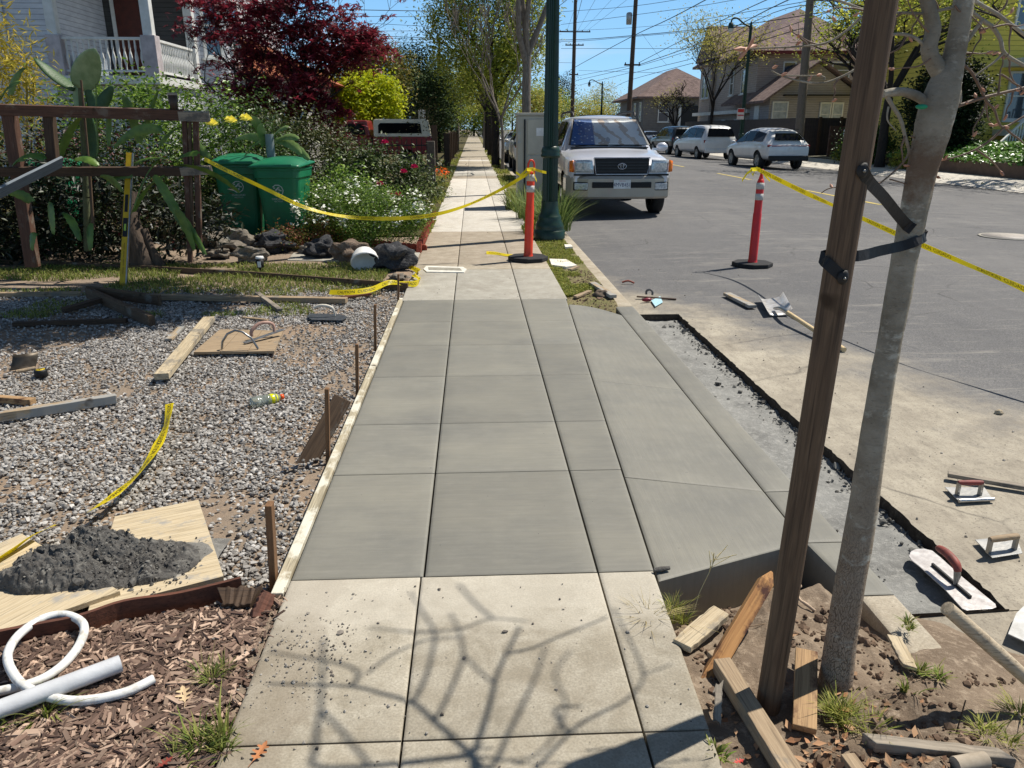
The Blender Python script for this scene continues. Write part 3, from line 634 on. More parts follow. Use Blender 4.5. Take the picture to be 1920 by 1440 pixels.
def sheet(name, label, cat, pts, z, t, mat_, group=None, bev=.001, zs=None):
    ps = [P(x, y, z) for x, y in pts]; c = sum(ps, Vector()) / len(ps); pl = [(p.x - c.x, p.y - c.y) for p in ps]
    ar_ = sum(pl[i][0] * pl[(i + 1) % len(pl)][1] - pl[(i + 1) % len(pl)][0] * pl[i][1] for i in range(len(pl)))
    if ar_ < 0: pl = pl[::-1]
    d = ps[1] - ps[0]; an = math.atan2(d.y, d.x); Rm = Matrix.Rotation(-an, 2); pl = [tuple(Rm @ Vector(p)) for p in pl]
    M = Matrix.Translation(c) @ Matrix.Rotation(an, 4, 'Z')
    return MB().prism(pl, -t, 0).build(name, mat_, None, M=M, bevel=bev, label=label, cat=cat, group=group)
def ribbon(m, pts, sides, w_, t=.0):
    vs = []; n = len(pts)
    for p, s in zip(pts, sides): s = Vector(s).normalized() * (w_ / 2); vs += [Vector(p) - s, Vector(p) + s]
    fs = [(2 * i, 2 * i + 1, 2 * i + 3, 2 * i + 2) for i in range(n - 1)]
    if t:
        k = len(vs); nn = [(Vector(pts[min(i + 1, n - 1)]) - Vector(pts[max(i - 1, 0)])).cross(Vector(sides[i])).normalized() * t for i in range(n)]
        vs += [vs[i] + nn[i // 2] for i in range(k)]
        fs = [f[::-1] for f in fs] + [tuple(j + k for j in f) for f in fs] + [(2 * i, 2 * i + 2, k + 2 * i + 2, k + 2 * i) for i in range(n - 1)] + [(2 * i + 3, 2 * i + 1, k + 2 * i + 1, k + 2 * i + 3) for i in range(n - 1)] + [(0, k, k + 1, 1), (k - 2, k - 1, 2 * k - 1, 2 * k - 2)]
    return m.add(vs, fs)
def smooth(pts, n=6):
    pts = [Vector(p) for p in pts]; o = []
    for i in range(len(pts) - 1):
        a, b, c, d = pts[max(i - 1, 0)], pts[i], pts[i + 1], pts[min(i + 2, len(pts) - 1)]
        for k in range(n):
            t = k / n; o.append(.5 * ((2 * b) + (c - a) * t + (2 * a - 5 * b + 4 * c - d) * t * t + (3 * b - a - 3 * c + d) * t ** 3))
    return o + [pts[-1]]
TAPE = NT('tape'); TAPE.fin(lin((236, 220, 40)), .35, 0, .5); _tr = TAPE.n('BsdfTranslucent'); _tr.inputs[0].default_value = lin((246, 232, 60)); _ms = TAPE.n('MixShader'); _ms.inputs[0].default_value = .5; TAPE.l(TAPE.b.outputs[0], _ms.inputs[1]); TAPE.l(_tr.outputs[0], _ms.inputs[2]); TAPE.l(_ms.outputs[0], TAPE.out.inputs[0]); TAPE = TAPE.m; INK = mat((24, 24, 22), None, 9, .5)
def tape(name, label, pts, sides, w_=.07, text='CAUTION  CUIDADO', step=.62, tsize=.042, group=None, start=.1):
    pts = smooth(pts, 8); 
    if len(sides) != len(pts): 
        ss = [Vector(s) for s in sides]; k = len(ss) - 1
        sides = [ss[min(int(i / (len(pts) - 1) * k), k - 1)].lerp(ss[min(int(i / (len(pts) - 1) * k) + 1, k)], (i / (len(pts) - 1) * k) - min(int(i / (len(pts) - 1) * k), k - 1)) for i in range(len(pts))]
    th = thing(name, label, 'caution tape', pts[0], 0, group); o = Vector(pts[0]); m = MB(); ribbon(m, [p - o for p in pts], sides, w_, .0006); m.build('strip', TAPE, th)
    cum = [0]
    for a, b in zip(pts, pts[1:]): cum.append(cum[-1] + (b - a).length)
    me0 = textmesh(text, tsize); vs = [v.co.copy() for v in me0.vertices]; fs = [tuple(f.vertices) for f in me0.polygons]; wd = max(v.x for v in vs) - min(v.x for v in vs)
    s = start + wd / 2
    while s + wd / 2 < cum[-1]:
        out = []
        for v in vs:
            q = s + v.x; i = max(0, min(len(pts) - 2, next((k for k in range(len(cum) - 1) if cum[k + 1] >= q), len(pts) - 2))); f = (q - cum[i]) / max(1e-6, cum[i + 1] - cum[i])
            p = pts[i].lerp(pts[i + 1], f); sd = Vector(sides[i]).lerp(Vector(sides[i + 1]), f).normalized(); tg = (pts[i + 1] - pts[i]).normalized(); nn = sd.cross(tg).normalized()
            view = (Vector((0, 0, H)) - p).normalized(); nn = nn if nn.dot(view) > 0 else -nn
            out.append(p + sd * v.y + nn * .0022 - o)
        MB().add(out, fs).build('lettering', INK, th); s += step
    return th
fb = P(530, 1104, 0)
# form board + stakes
A = Vector((-.655, fb.y - .02, -.05)); B = Vector((-.655, rows[-1] + .12, -.05)); Mx = frame(A, B); L = (B - A).length
MB().box((L, .04, .095)).build('form_board', wood((186, 176, 150), (148, 138, 116), (206, 202, 186), ss=.48), None, M=Mx, bevel=.003, label='long mortar smeared form board edging the left side of the wet concrete', cat='form board')
G = 'wooden stakes driven along the form board'
for i, (bx, by, tx, ty, w_, t_, lb) in enumerate([(513, 1103, 505, 944, .04, .022, 'nearest and tallest looking stake at the near end of the form board'), (614, 868, 613, 728, .028, .018, 'stake half hidden behind the dark leaning board'),
        (669, 745, 669, 645, .024, .018, 'bare stake between the drink bottle and the form board'), (703, 660, 703, 571, .022, .018, 'fourth stake along the form board, level with the small trowel'), (746, 574, 747, 514, .024, .018, 'farthest stake at the far end of the form board by the yellow tape')]):
    b = P(bx, by, -.06); tp = Q(tx, ty, b.y); b.z = -.12
    m = frame(b, tp, (0, 1, 0)); L = (tp - b).length
    o = MB().box((L, t_, w_)).build('wood_stake', W_STAKE, None, M=m, bevel=.002, label=lb, cat='stake', group=G)
b = P(574, 870, -.07); tp = Q(638, 755, b.y + .16)
MB().box(((tp - b).length + .05, .088, .02)).build('leaning_board', W_BROWN, None, M=frame(b, tp, (-.15, -1, .2)), bevel=.003, label='short dark board leaning on the form board with its foot in gravel', cat='board')
# loose lumber on the gravel
G = 'loose lumber lying on the gravel'
plank('lumber', 'clean pale timber lying on the edge of the wooden kneeling board', 'timber', (303, 706), (392, 598), .085, .04, W_NEW, -.005, group=G)
plank('lumber', 'mortar crusted timber poking in from the left edge of the photo', 'timber', (-70, 792), (218, 747), .05, .05, W_CONC, -.01, group=G, worn=1)
plank('lumber', 'short reddish orange timber behind the mortar crusted one', 'timber', (-60, 743), (62, 753), .045, .035, W_ORANGE, -.03, group=G)
plank('lumber', 'small pale wood offcut beside the kneeling board', 'timber', (316, 637), (342, 612), .05, .018, W_CONC, -.035, group=G)
plank('lumber', 'thick grey timber slanting down to the right in the shade', 'timber', (165, 548), (285, 602), .05, .09, W_BROWN, .03, -.01, group=G, worn=.6)
plank('lumber', 'grey timber resting on the long board, crossing the slanting one', 'timber', (165, 545), (300, 563), .04, .09, W_BROWN, .04, .02, group=G, worn=.6)
plank('lumber', 'dark short timber propped under the crossed grey timbers', 'timber', (118, 582), (190, 562), .07, .04, W_DARK, -.02, .02, group=G)
plank('lumber', 'dark narrow timber flat on the shaded gravel', 'timber', (25, 608), (238, 601), .05, .035, W_DARK, -.03, group=G)
plank('lumber', 'left of the two long boards in line, mostly shaded', 'timber', (-60, 553), (150, 551), .06, .04, W_TAN, -.02, group=G)
plank('lumber', 'long sunlit board lying across the back of the gravel', 'timber', (262, 556), (650, 563), .075, .045, W_TAN, -.02, group=G, worn=.4)
plank('lumber', 'short weathered timber leaning off the long sunlit board', 'timber', (482, 550), (525, 582), .045, .03, W_GREY, .0, -.03, group=G)
plank('lumber', 'thin wood sliver below the long sunlit board', 'timber', (455, 595), (502, 600), .03, .012, W_TAN, -.04, group=G)
plank('lumber', 'flat dark offcut at the right end of the long board', 'timber', (640, 558), (695, 551), .05, .02, W_RED, -.03, group=G)
# yard edging
ed = thing('yard_edging', 'thin weathered edging board separating gravel from the rough grass', 'edging', P(480, 520, 0))
for a, b, zt in (((-60, 490), (262, 505), .03), ((262, 505), (480, 518), .03), ((480, 518), (765, 540), .03)):
    A, B = P(*a, .0), P(*b, .0); o = MB().box(((B - A).length, .022, .09)).build('edging_board', W_BROWN, None, M=frame(A, B), bevel=.002); o.parent = ed; o.matrix_basis = Matrix.Translation(-ed.location) @ frame(A, B)
# kneeling board + steel handle + magnesium float
pc = [P(x, y, -.015) for x, y in ((412, 617), (531, 620), (515, 658), (362, 660))]; c = sum(pc, Vector()) / 4
kb = thing('kneeling_board', 'square wooden kneeling board with a bent steel handle', 'kneeling board', c)
pl = [(p.x - c.x, p.y - c.y) for p in pc][::-1]; n3 = 3
for i in range(3):
    q = [Vector(pl[3]).lerp(Vector(pl[2]), i / 3 + .004), Vector(pl[3]).lerp(Vector(pl[2]), (i + 1) / 3 - .004), Vector(pl[0]).lerp(Vector(pl[1]), (i + 1) / 3 - .004), Vector(pl[0]).lerp(Vector(pl[1]), i / 3 + .004)]
    MB().prism([tuple(v) for v in q][::-1], -.018, 0).build('slat', W_TAN, kb, bevel=.0015)
a, b = P(416, 654, -.01) - c, P(484, 654, -.01) - c
MB().tube([a + Vector((0, 0, .0)), a.lerp(b, .04) + Vector((0, 0, .05)), a.lerp(b, .2) + Vector((0, 0, .105)), a.lerp(b, .42) + Vector((0, 0, .13)), a.lerp(b, .62) + Vector((0, 0, .12)), a.lerp(b, .85) + Vector((0, 0, .075)), b], .008, 8).build('handle', METAL, kb)
o0 = P(498, 636, -.01); fl = thing('hand_float', 'magnesium hand float with worn pink handle lying on the kneeling board', 'hand float', o0)
A, B = P(458, 643, -.005) - o0, P(530, 618, .03) - o0
MB().box(((B - A).length, .035, .008)).build('blade', ALU, fl, M=frame(A, B), bevel=.002)
A, B = P(472, 633, 0) - o0, P(514, 622, .02) - o0
MB().tube(smooth([A + Vector((0, 0, .01)), A + Vector((.005, 0, .05)), A.lerp(B, .35) + Vector((0, 0, .085)), A.lerp(B, .75) + Vector((0, 0, .08)), B + Vector((0, 0, .05)), B], 3), .013, 9, flat=.8).build('handle', mat((176, 140, 124), (140, 112, 100), 20, .6), fl)
# small pool trowel on gravel
o0 = P(612, 592, -.03); t_ = thing('finishing_trowel', 'dark round ended finishing trowel with pale handle on the gravel', 'trowel', o0)
bl = [P(x, y, -.025) - o0 for x, y in ((574, 592), (584, 587), (640, 589), (652, 594), (642, 600), (585, 599))]
MB().prism([(p.x, p.y) for p in bl][::-1] if False else [(p.x, p.y) for p in bl[::-1]], 0, .003).build('blade', mat((86, 90, 96), (70, 72, 76), 20, .4, metal=.4), t_)
A, B = P(590, 592, -.02) - o0, P(628, 592, -.02) - o0
MB().tube(smooth([A + Vector((0, 0, .065)), A.lerp(B, .3) + Vector((0, 0, .085)), A.lerp(B, .7) + Vector((0, 0, .08)), B + Vector((-.01, 0, .055)), B], 3), [.012] * 9 + [.008] * 4, 8).build('handle', mat((214, 206, 190), None, 9, .5), t_)
# tape measure and steel edging tool
o0 = P(42, 695, -.05); t_ = thing('steel_edger', 'rusty curved steel edging tool with a wooden grip by the tape measure', 'edger', o0)
def pr(px, py, z): return P(px, py, z) - o0
m = MB(); m.grid(6, 1, lambda u, v: tuple(pr(17 + 48 * v + 4 * u, 695 - 5 * v, -.05) + Vector((0, .05 * u, .09 * u ** 1.6)))); m.build('blade', mat((96, 88, 76), (70, 62, 52), 20, .5, metal=.5), t_).modifiers.new('s', 'SOLIDIFY').thickness = .003
MB().tube([pr(30, 697, -.02), pr(66, 690, -.02)], .012, 8).build('handle', W_TAN, t_)
o0 = P(78, 706, -.05); t_ = thing('tape_measure', 'small black and yellow tape measure on the gravel', 'tape measure', o0)
MB().lathe([(0, 0), (.034, 0), (.038, .006), (.038, .04), (.034, .046), (0, .046)], 20).build('case', BLACK, t_); MB().lathe([(0, .0465), (.026, .0465), (.026, .0475), (0, .0475)], 20).build('face', mat((220, 190, 40), None, 5, .4), t_)
MB().box((.038, .006, .002), (0, .004, .0486)).build('emblem', BLACK, t_); MB().box((.006, .026, .002), (0, 0, .0483)).build('emblem', BLACK, t_)
# drink bottle
A, B = P(470, 757, -.03), P(533, 743, -.03); o0 = (A + B) / 2; d = (B - A).normalized(); L = (B - A).length
Mb = Matrix.Translation(Vector((0, 0, 0))) @ (frame(A, B).to_3x3().to_4x4() @ Matrix.Rotation(R(90), 4, 'Y')); Mb.translation = A - o0
t_ = thing('drink_bottle', 'clear plastic drink bottle with yellow liquid and orange cap', 'bottle', o0)
gl = NT('bottle'); gl.fin(lin((196, 206, 196)), .12, 0, .6); gl.b.inputs['Transmission Weight'].default_value = .75; gl.b.inputs['Roughness'].default_value = .08
r_ = .034; MB().lathe([(0, 0), (r_ * .8, 0), (r_, .008), (r_, .05), (r_ * .88, .056), (r_, .064), (r_ * .9, .078), (r_, .09), (r_ * .92, .1), (r_ * .85, L * .72), (r_ * .4, L * .86), (r_ * .36, L * .9)], 20, M=Mb).build('shell', gl.m, t_)
MB().lathe([(0, L * .5), (r_ * .88, L * .5), (r_ * .92, L * .62), (r_ * .8, L * .74), (r_ * .36, L * .86), (0, L * .86)], 20, M=Mb).build('liquid', mat((214, 214, 20), None, 5, .2), t_)
MB().lathe([(r_ * .3, L * .87), (r_ * .46, L * .88), (r_ * .46, L * .97), (0, L * .98)], 16, M=Mb).build('cap', mat((230, 90, 30), None, 5, .35), t_)
# plywood sheets + mortar heap
PLY = wood((200, 186, 158), (176, 158, 126), (150, 146, 138), ss=.52)
sheet('plywood', 'pale plywood sheet with a sharp corner under the right of the mortar heap', 'plywood', ((215, 968), (372, 937), (419, 1080), (165, 1145)), -.012, .018, PLY, 'plywood sheets under the mortar')
sheet('plywood', 'pale plywood sheet under the left of the mortar heap, at the photo edge', 'plywood', ((-150, 1085), (40, 1000), (225, 1108), (-150, 1235)), .004, .018, PLY, 'plywood sheets under the mortar')
hc = P(170, 1068, -.01)
def heap(u, v):
    x = -.29 + .66 * u; y = -.19 + .42 * v; e = lambda cx, cy, rx, ry, h: h * max(0, 1 - ((x - cx) / rx) ** 2 - ((y - cy) / ry) ** 2) ** .7
    z = max(e(-.10, -.05, .18, .12, .09), e(-.02, .08, .15, .10, .10), e(.16, .03, .20, .14, .03), e(.0, -.08, .18, .08, .045))
    n_ = .048 * noise.noise(Vector((x * 11, y * 11, 1))) + .026 * (.35 - abs(noise.noise(Vector((x * 24, y * 24, 2))))) + .012 * noise.noise(Vector((x * 60, y * 60, 3))) + .006 * noise.noise(Vector((x * 130, y * 130, 3)))
    return (x + .012 * noise.noise(Vector((x * 30, y * 30, 8))), y, (z + n_ * (1 if z > .02 else .5)) if z > .004 else -.09)
t_ = thing('mortar_heap', 'lumpy dark grey heap of wet mortar dumped on the plywood', 'mortar', hc)
MORT = dirtm((100, 98, 94), (70, 68, 66), (130, 128, 122), 'mortar', 12)
m = MB(); m.grid(260, 170, heap); m.build('heap', MORT, t_)
r = np.random.default_rng(8); C = np.stack([r.normal(.06, .17, 2600), r.normal(.0, .09, 2600), r.uniform(0, .01, 2600)], 1)[:1300]
C = np.array([(x, y, max(0, heap((x + .29) / .66, (y + .19) / .42)[2]) + .002) for x, y, z in C if -.28 < x < .36 and -.18 < y < .22])
tag(rocksoup('crumb', C, r.gamma(1.8, .0018, len(C)) + .0012, islmat((128, 126, 120), (68, 66, 64), .7, 1.2, .9), 3, .85, parent=t_), kind='stuff')
C = np.stack([r.normal(-.03, .12, 90), r.normal(0, .07, 90), r.uniform(0, .01, 90)], 1); C = np.array([(x, y, max(0, heap((x + .29) / .66, (y + .19) / .42)[2]) - .004) for x, y, z in C if -.22 < x < .25 and -.14 < y < .17])
tag(rocksoup('clump', C, r.uniform(.012, .032, len(C)), MORT, 9, .75, parent=t_, jit=.16), kind='stuff')
# yellow tape on the gravel
tape('caution_tape_strand', 'twisted yellow caution tape strand snaking across the gravel to the mortar', [P(x, y, z) for x, y, z in ((318, 757, -.01), (313, 792, .0), (297, 832, .01), (266, 880, .0), (218, 925, .01), (165, 960, .02))], [(1, 0, .2), (.9, 0, .9), (1, .1, .1), (.9, -.1, .7), (.8, -.5, .1), (.6, -.6, .5)], .05, step=.3, tsize=.034, start=.02)
tape('caution_tape_strand', 'short yellow tape end emerging left of the mortar heap', [P(x, y, z) for x, y, z in ((104, 984, .01), (60, 1005, .03), (18, 1035, .02), (-30, 1062, .02), (-80, 1090, .0))], [(.6, -.8, .4), (.5, -.8, .7), (.5, -.8, .1)], .065, step=.5, tsize=.025)
tape('caution_tape_strand', 'crumpled yellow caution tape bunched beside the farthest stake', [P(x, y, z) for x, y, z in ((618, 548, .0), (655, 548, .02), (695, 543, .03), (728, 530, .05), (752, 531, .04), (778, 532, .03), (787, 524, .02), (776, 515, .04), (784, 508, .02), (768, 500, .02))], [(.1, 1, .7), (0, 1, 1), (0, .8, 1), (.3, 1, .4), (0, .4, 1), (.4, 1, 0), (1, .2, .6), (.6, 1, .5)], .06, step=.5, tsize=.04)
tape('caution_tape_strand', 'yellow tape scrap lying flat left of the near orange delineator', [P(x, y, .012) for x, y in ((912, 474), (930, 475), (948, 478), (965, 479))], [(0, 1, .3), (0, 1, .1)], .09, step=.9, text='CAUTION', start=.03)
# bender board and its broken stakes
BB = W_RED; pts = smooth([P(x, y, .0) for x, y in ((-60, 1212), (60, 1188), (150, 1170), (235, 1142), (330, 1128), (400, 1112), (452, 1098))], 5); o0 = pts[0].copy()
m = MB(); ribbon(m, [p - o0 for p in pts], [(0, 0, 1)] * len(pts), .07, .014); m.build('bender_board', BB, None, loc=o0, label='thin curved red brown bender board between mulch and gravel', cat='edging', bevel=.001)
plank('broken_stake', 'dark rotten split block at the end of the bender board', 'broken stake', (418, 1128), (484, 1128), .07, .07, W_DARK, .0, worn=2, bev=.004, roll=25)
plank('broken_stake', 'small upright reddish splinter of wood next to the rotten block', 'broken stake', (484, 1158), (503, 1112), .05, .02, W_RED, -.01, .03, worn=2, roll=50)
# hose and pipe
hp = [(-30, 1302, .012), (60, 1281, .012), (112, 1252, .012), (148, 1210, .02), (157, 1172, .03), (125, 1153, .03), (80, 1160, .03), (34, 1192, .03), (14, 1230, .03), (28, 1268, .03), (56, 1292, .028), (110, 1311, .014), (165, 1313, .012), (235, 1298, .012), (288, 1273, .012)]
pts = smooth([P(*q) for q in hp], 5); o0 = pts[0].copy(); MB().tube([p - o0 for p in pts], .0125, 10).build('flexible_conduit', PLWHITE, None, loc=o0, label='looped white flexible conduit lying on the bark mulch', cat='conduit')
A, B = P(-60, 1352, .028), P(226, 1244, .028); t_ = thing('plastic_pipe', 'straight pale grey plastic pipe lying over the looped conduit', 'pipe', A)
B0 = B - A; d = B0.normalized(); MB().tube([Vector(), B0], .0235, 20, cap=False).tube([B0, B0 - d * .002], [.0235, .019], 20, cap=False).tube([B0 - d * .002, B0 - d * .2], .019, 20, cap=False).build('pipe', mat((196, 198, 200), (182, 184, 186), 12, .35, .1), t_)
# weeds in the mulch
def weed(label, px, py, n, h, spread, seed, name='grass_tuft', z=-.02, mt=GR2, w_=.003, group='grass tufts near the camera', stiff=.5):
    c = P(px, py, z); m = MB(); rd_ = random.Random(seed); k_ = max(1, min(6, n // 12))
    for q_ in range(k_): blades(m, (rd_.gauss(0, spread * .28), rd_.gauss(0, spread * .22), 0), int(n * 2.2 / k_), h * rd_.uniform(.55, 1.05), spread * rd_.uniform(.45, .9), rd_, w_ * .62, 5, stiff=stiff)
    for q_ in range(3): blades(m, (0, 0, 0), 3, h * 1.5, spread * 1.1, rd_, w_ * .5, 5, stiff=.2)
    return m.build(name, mt, None, loc=c, label=label, cat='grass tuft', group=group)
weed('fine bright grass tuft in the mulch right of the pipe end', 395, 1275, 70, .075, .085, 1)
weed('broad bladed grass tuft at the bottom edge by the pavement', 365, 1415, 60, .10, .11, 2, w_=.005)
weed('tall grass spikes leaning onto the old pavement edge', 415, 1400, 26, .14, .10, 3, w_=.005)
weed('grass tuft under the grey plastic pipe', 85, 1340, 40, .07, .12, 4, w_=.005)
weed('small grass blades at the left edge below the pipe', 12, 1362, 16, .06, .07, 5, w_=.005)
weed('thin grass sprouting where the conduit crosses the pipe', 95, 1285, 12, .05, .04, 6)
weed('lush grass tuft at the foot of the street tree', 1570, 1350, 150, .085, .10, 7, w_=.0028, z=-.03, mt=GRASS)
weed('yellowing grass clump at the corner of the new concrete', 1268, 1160, 70, .09, .07, 8, z=-.04, mt=GRASS, w_=.0025)
weed('dry seed heads leaning over the pavement edge', 1240, 1165, 22, .10, .17, 9, z=-.02, mt=islmat((176, 160, 112), (140, 126, 84), .8, 1.2), w_=.002)
weed('green weeds at the right edge by the dirt slope', 1865, 1385, 60, .05, .10, 10, z=-.02, mt=GRASS)
weed('low leafy weeds beside the wood chip', 1745, 1265, 40, .035, .07, 11, z=-.02, mt=GR2, w_=.005)
weed('tiny two bladed sprout under the wood chip', 1708, 1298, 9, .055, .05, 12, z=-.02, mt=GR2, w_=.005)
weed('small weed between the pavement and the slanted timber', 1345, 1425, 16, .04, .05, 13, z=-.02, mt=GR2, w_=.008)
# tall dry stalk
c = P(1300, 1150, -.03); m = MB(); rnd = random.Random(5)
s = [Vector(), Vector((.02, .02, .06)), Vector((.05, .03, .13)), Vector((.07, .04, .18))]; m.tube(s, .0012, 4)
for k in range(9): q = s[2].lerp(s[3], rnd.random()); m.tube([q, q + Vector((rnd.uniform(-.02, .07), rnd.uniform(-.02, .03), rnd.uniform(.01, .05)))], .0012, 4)
m.build('dry_stalk', mat((206, 190, 140), None, 5, .7), None, loc=c, label='single tall dry grass stalk arching over the slab corner', cat='dry stalk')
# leaves
def leaf(label, px, py, z, s, mt, rz, name='fallen_leaf', n=5):
    c = P(px, py, z); m = MB(); half = [(-1.0, .03), (-.72, .10), (-.62, .36), (-.5, .40), (-.40, .14), (-.22, .16), (-.12, .58), (.02, .62), (.08, .20), (.3, .18), (.42, .50), (.56, .44), (.56, .18), (.8, .16), (1.05, 0)]
    cu = lambda x, y: (x * s, y * s, .004 + .25 * s * (abs(y) ** 1.5) + .10 * s * x * x)
    n_ = len(half); vs = [cu(x, y) for x, y in half] + [cu(x, 0) for x, y in half] + [cu(x, -y) for x, y in half]
    m.add(vs, [(i, i + 1, n_ + i + 1, n_ + i) for i in range(n_ - 1)] + [(n_ + i, n_ + i + 1, 2 * n_ + i + 1, 2 * n_ + i) for i in range(n_ - 1)]); m.tube([cu(-1, 0), (-s * 1.5, .1 * s, .004)], .0009, 4)
    o = m.build(name, mt, None, loc=c, label=label, cat='leaf'); o.rotation_euler.z = rz
    return o
LFB = mat((178, 118, 74), (150, 96, 60), 30, .7)
leaf('brown lobed oak leaf on the pavement at the bottom left', 488, 1412, .002, .032, LFB, 1.3)
leaf('pale tan lobed leaf on the mulch near the grass tuft', 345, 1305, -.005, .035, mat((206, 180, 140), None, 5, .7), 2)
leaf('small red leaf on the soil beside the slanted timber', 1385, 1430, -.01, .014, mat((190, 60, 50), None, 5, .6), .3)
leaf('reddish leaf among the mulch near the bottom edge', 310, 1432, 0, .02, mat((130, 56, 44), None, 5, .6), .9)
# right foreground lumber
G = 'scrap wood in the planting strip'
def zs2(px, py, dz=0): p = P(px, py, -.03); return strip(max(.6, min(1.24, p.x)), p.y) + dz
plank('scrap_wood', 'pale broken board with splintered end at the pavement edge', 'scrap wood', (1278, 1212), (1352, 1148), .062, .022, W_NEW, .0, group=G, worn=1)
plank('scrap_wood', 'weathered timber running from the pointed stake to the bottom edge', 'scrap wood', (1352, 1245), (1490, 1465), .05, .042, W_TAN, .0, .0, group=G, worn=.3)
plank('scrap_wood', 'short blond board standing between stake and tree trunk', 'scrap wood', (1508, 1368), (1512, 1222), .058, .02, W_ORANGE, -.01, .03, group=G)
plank('scrap_wood', 'thin blond wood chip lying on the dirt slope', 'scrap wood', (1676, 1194), (1706, 1252), .04, .012, W_NEW, .0, group=G, worn=1.5)
plank('scrap_wood', 'long grey mortar crusted stick near the bottom right corner', 'scrap wood', (1628, 1392), (1888, 1422), .035, .03, W_GREY, .0, group=G, worn=1.5)
plank('scrap_wood', 'triangular wood offcut cut by the bottom edge', 'scrap wood', (1588, 1418), (1630, 1475), .035, .02, W_TAN, .0, group=G)
plank('scrap_wood', 'narrow wood strip half buried beside the pointed stake', 'scrap wood', (1333, 1224), (1375, 1262), .03, .02, W_TAN, -.01, group=G)
plank('scrap_wood', 'flaking bark strip standing in the shade of the trunk', 'scrap wood', (1345, 1350), (1348, 1285), .02, .012, W_GREY, -.01, .03, group=G, worn=2)
A = P(1308, 1306, -.06); B = Q(1447, 1072, A.y + .32)
mm = frame(A, B, (-.3, -1, .3)); L = (B - A).length; vs = []
for x, k in ((-L / 2, 1), (L / 2 - .045, 1), (L / 2, .18)):
    for sy, sz in ((-1, -1), (1, -1), (1, 1), (-1, 1)): vs.append((x, sy * .022 * k, sz * .014 * k))
MB().add(vs, [(3, 2, 1, 0), (8, 9, 10, 11)] + [(4 * i + j, 4 * i + (j + 1) % 4, 4 * i + 4 + (j + 1) % 4, 4 * i + 4 + j) for i in range(2) for j in range(4)]).build('pointed_stake', wood((178, 134, 84), (142, 100, 60), (66, 36, 26), ss=.5), None, M=mm, bevel=.0015, label='orange brown pointed stake leaning against the round tree stake', cat='stake')
m = MB(); c = P(1500, 1130, -.04); m.tube(smooth([Vector((.02, .05, .03)), Vector((.0, .03, .03)), Vector((-.005, .0, .015)), Vector((.01, -.025, .01)), Vector((.03, -.045, .0))], 3), .005, 6, jitter=.2); m.tube([Vector((0, .01, .02)), Vector((-.03, .01, .01)), Vector((-.06, .03, .01))], .003, 5)
m.build('broken_root', mat((196, 172, 146), None, 9, .8), None, loc=c, label='pale broken root in the dug soil between stake and trunk', cat='root')
# tool handle, plastic film
A, B = P(1776, 1140, .27), P(1945, 1290, .03); t_ = thing('tool_handle', 'thick weathered wooden tool handle rising from the right edge', 'tool handle', B)
MB().tube([Vector(), (A - B) * .5, A - B], [.017, .0185, .0185], 14, jitter=.02).tube([A - B, (A - B) * 1.002], [.0185, .012], 14).build('shaft', wood((190, 176, 152), (160, 144, 120), (120, 108, 92), ss=.56), t_)
sheet('plastic_scrap', 'whitish dusty plastic scrap at the right edge of the photo', 'plastic scrap', ((1890, 1188), (1905, 1150), (1935, 1120), (1990, 1170), (1950, 1215)), -.10, .004, mat((206, 206, 202), (170, 168, 162), 12, .5, .3, 30))
# ---- tree stake ----
b = P(1440, 1325, -.04); tp = Q(1674, -130, b.y + .02); b2 = b + (b - tp).normalized() * .08
WS = wood((110, 90, 70), (80, 64, 50)); Ms = frame(b2, tp); L = (tp - b2).length; t_ = thing('tree_stake', 'round wooden tree stake beside the street tree', 'tree stake', b2)
MB().tube([Vector((-L / 2 + L * k / 10, 0, 0)) for k in range(11)], .0315, 20, jitter=.012).build('pole', WS, t_, M=Matrix.Translation(-b2) @ Ms)
_sb, _st = b.copy(), tp.copy()
def stk(py):
    lo, hi = 0., 1.
    for i in range(40):
        m_ = (lo + hi) / 2
        if PROJ(_sb.lerp(_st, m_))[1] > py: lo = m_
        else: hi = m_
    return _sb.lerp(_st, lo)
# ---- street tree, trunk and the branches in view ----
BK = NT('bark'); v = BK.n('TexVoronoi', feature='DISTANCE_TO_EDGE'); mpn = BK.n('Mapping'); mpn.inputs['Scale'].default_value = (46, 46, 9); nn = BK.n('TexNoise'); nn.inputs['Scale'].default_value = 14; mxv = BK.n('Mix', data_type='VECTOR'); mxv.inputs['Factor'].default_value = .06
BK.l(BK.tc.outputs['Object'], nn.inputs['Vector']); BK.l(BK.tc.outputs['Object'], mxv.inputs['A']); BK.l(nn.outputs['Color'], mxv.inputs['B']); BK.l(mxv.outputs['Result'], mpn.inputs[0]); BK.l(mpn.outputs[0], v.inputs['Vector'])
sp = BK.n('SeparateXYZ'); BK.l(BK.tc.outputs['Object'], sp.inputs[0]); low = BK.ramp(BK.math('ADD', sp.outputs[2], BK.math('MULTIPLY', BK.noise(7), .6)), .45, 1.35, (1, 1, 1, 1), (0, 0, 0, 1))
crk = BK.math('MULTIPLY', BK.ramp(v.outputs['Distance'], .02, .10, (1, 1, 1, 1), (0, 0, 0, 1)), low)
x = BK.mix(BK.ramp(BK.noise(7, (1, 1, 1.3), 7, .7), .35, .7), lin((166, 159, 143)), lin((116, 108, 93))); x = BK.mix(BK.math('MULTIPLY', low, .65), x, lin((164, 140, 118))); x = BK.mix(BK.math('MULTIPLY', crk, .8), x, lin((84, 68, 56)))
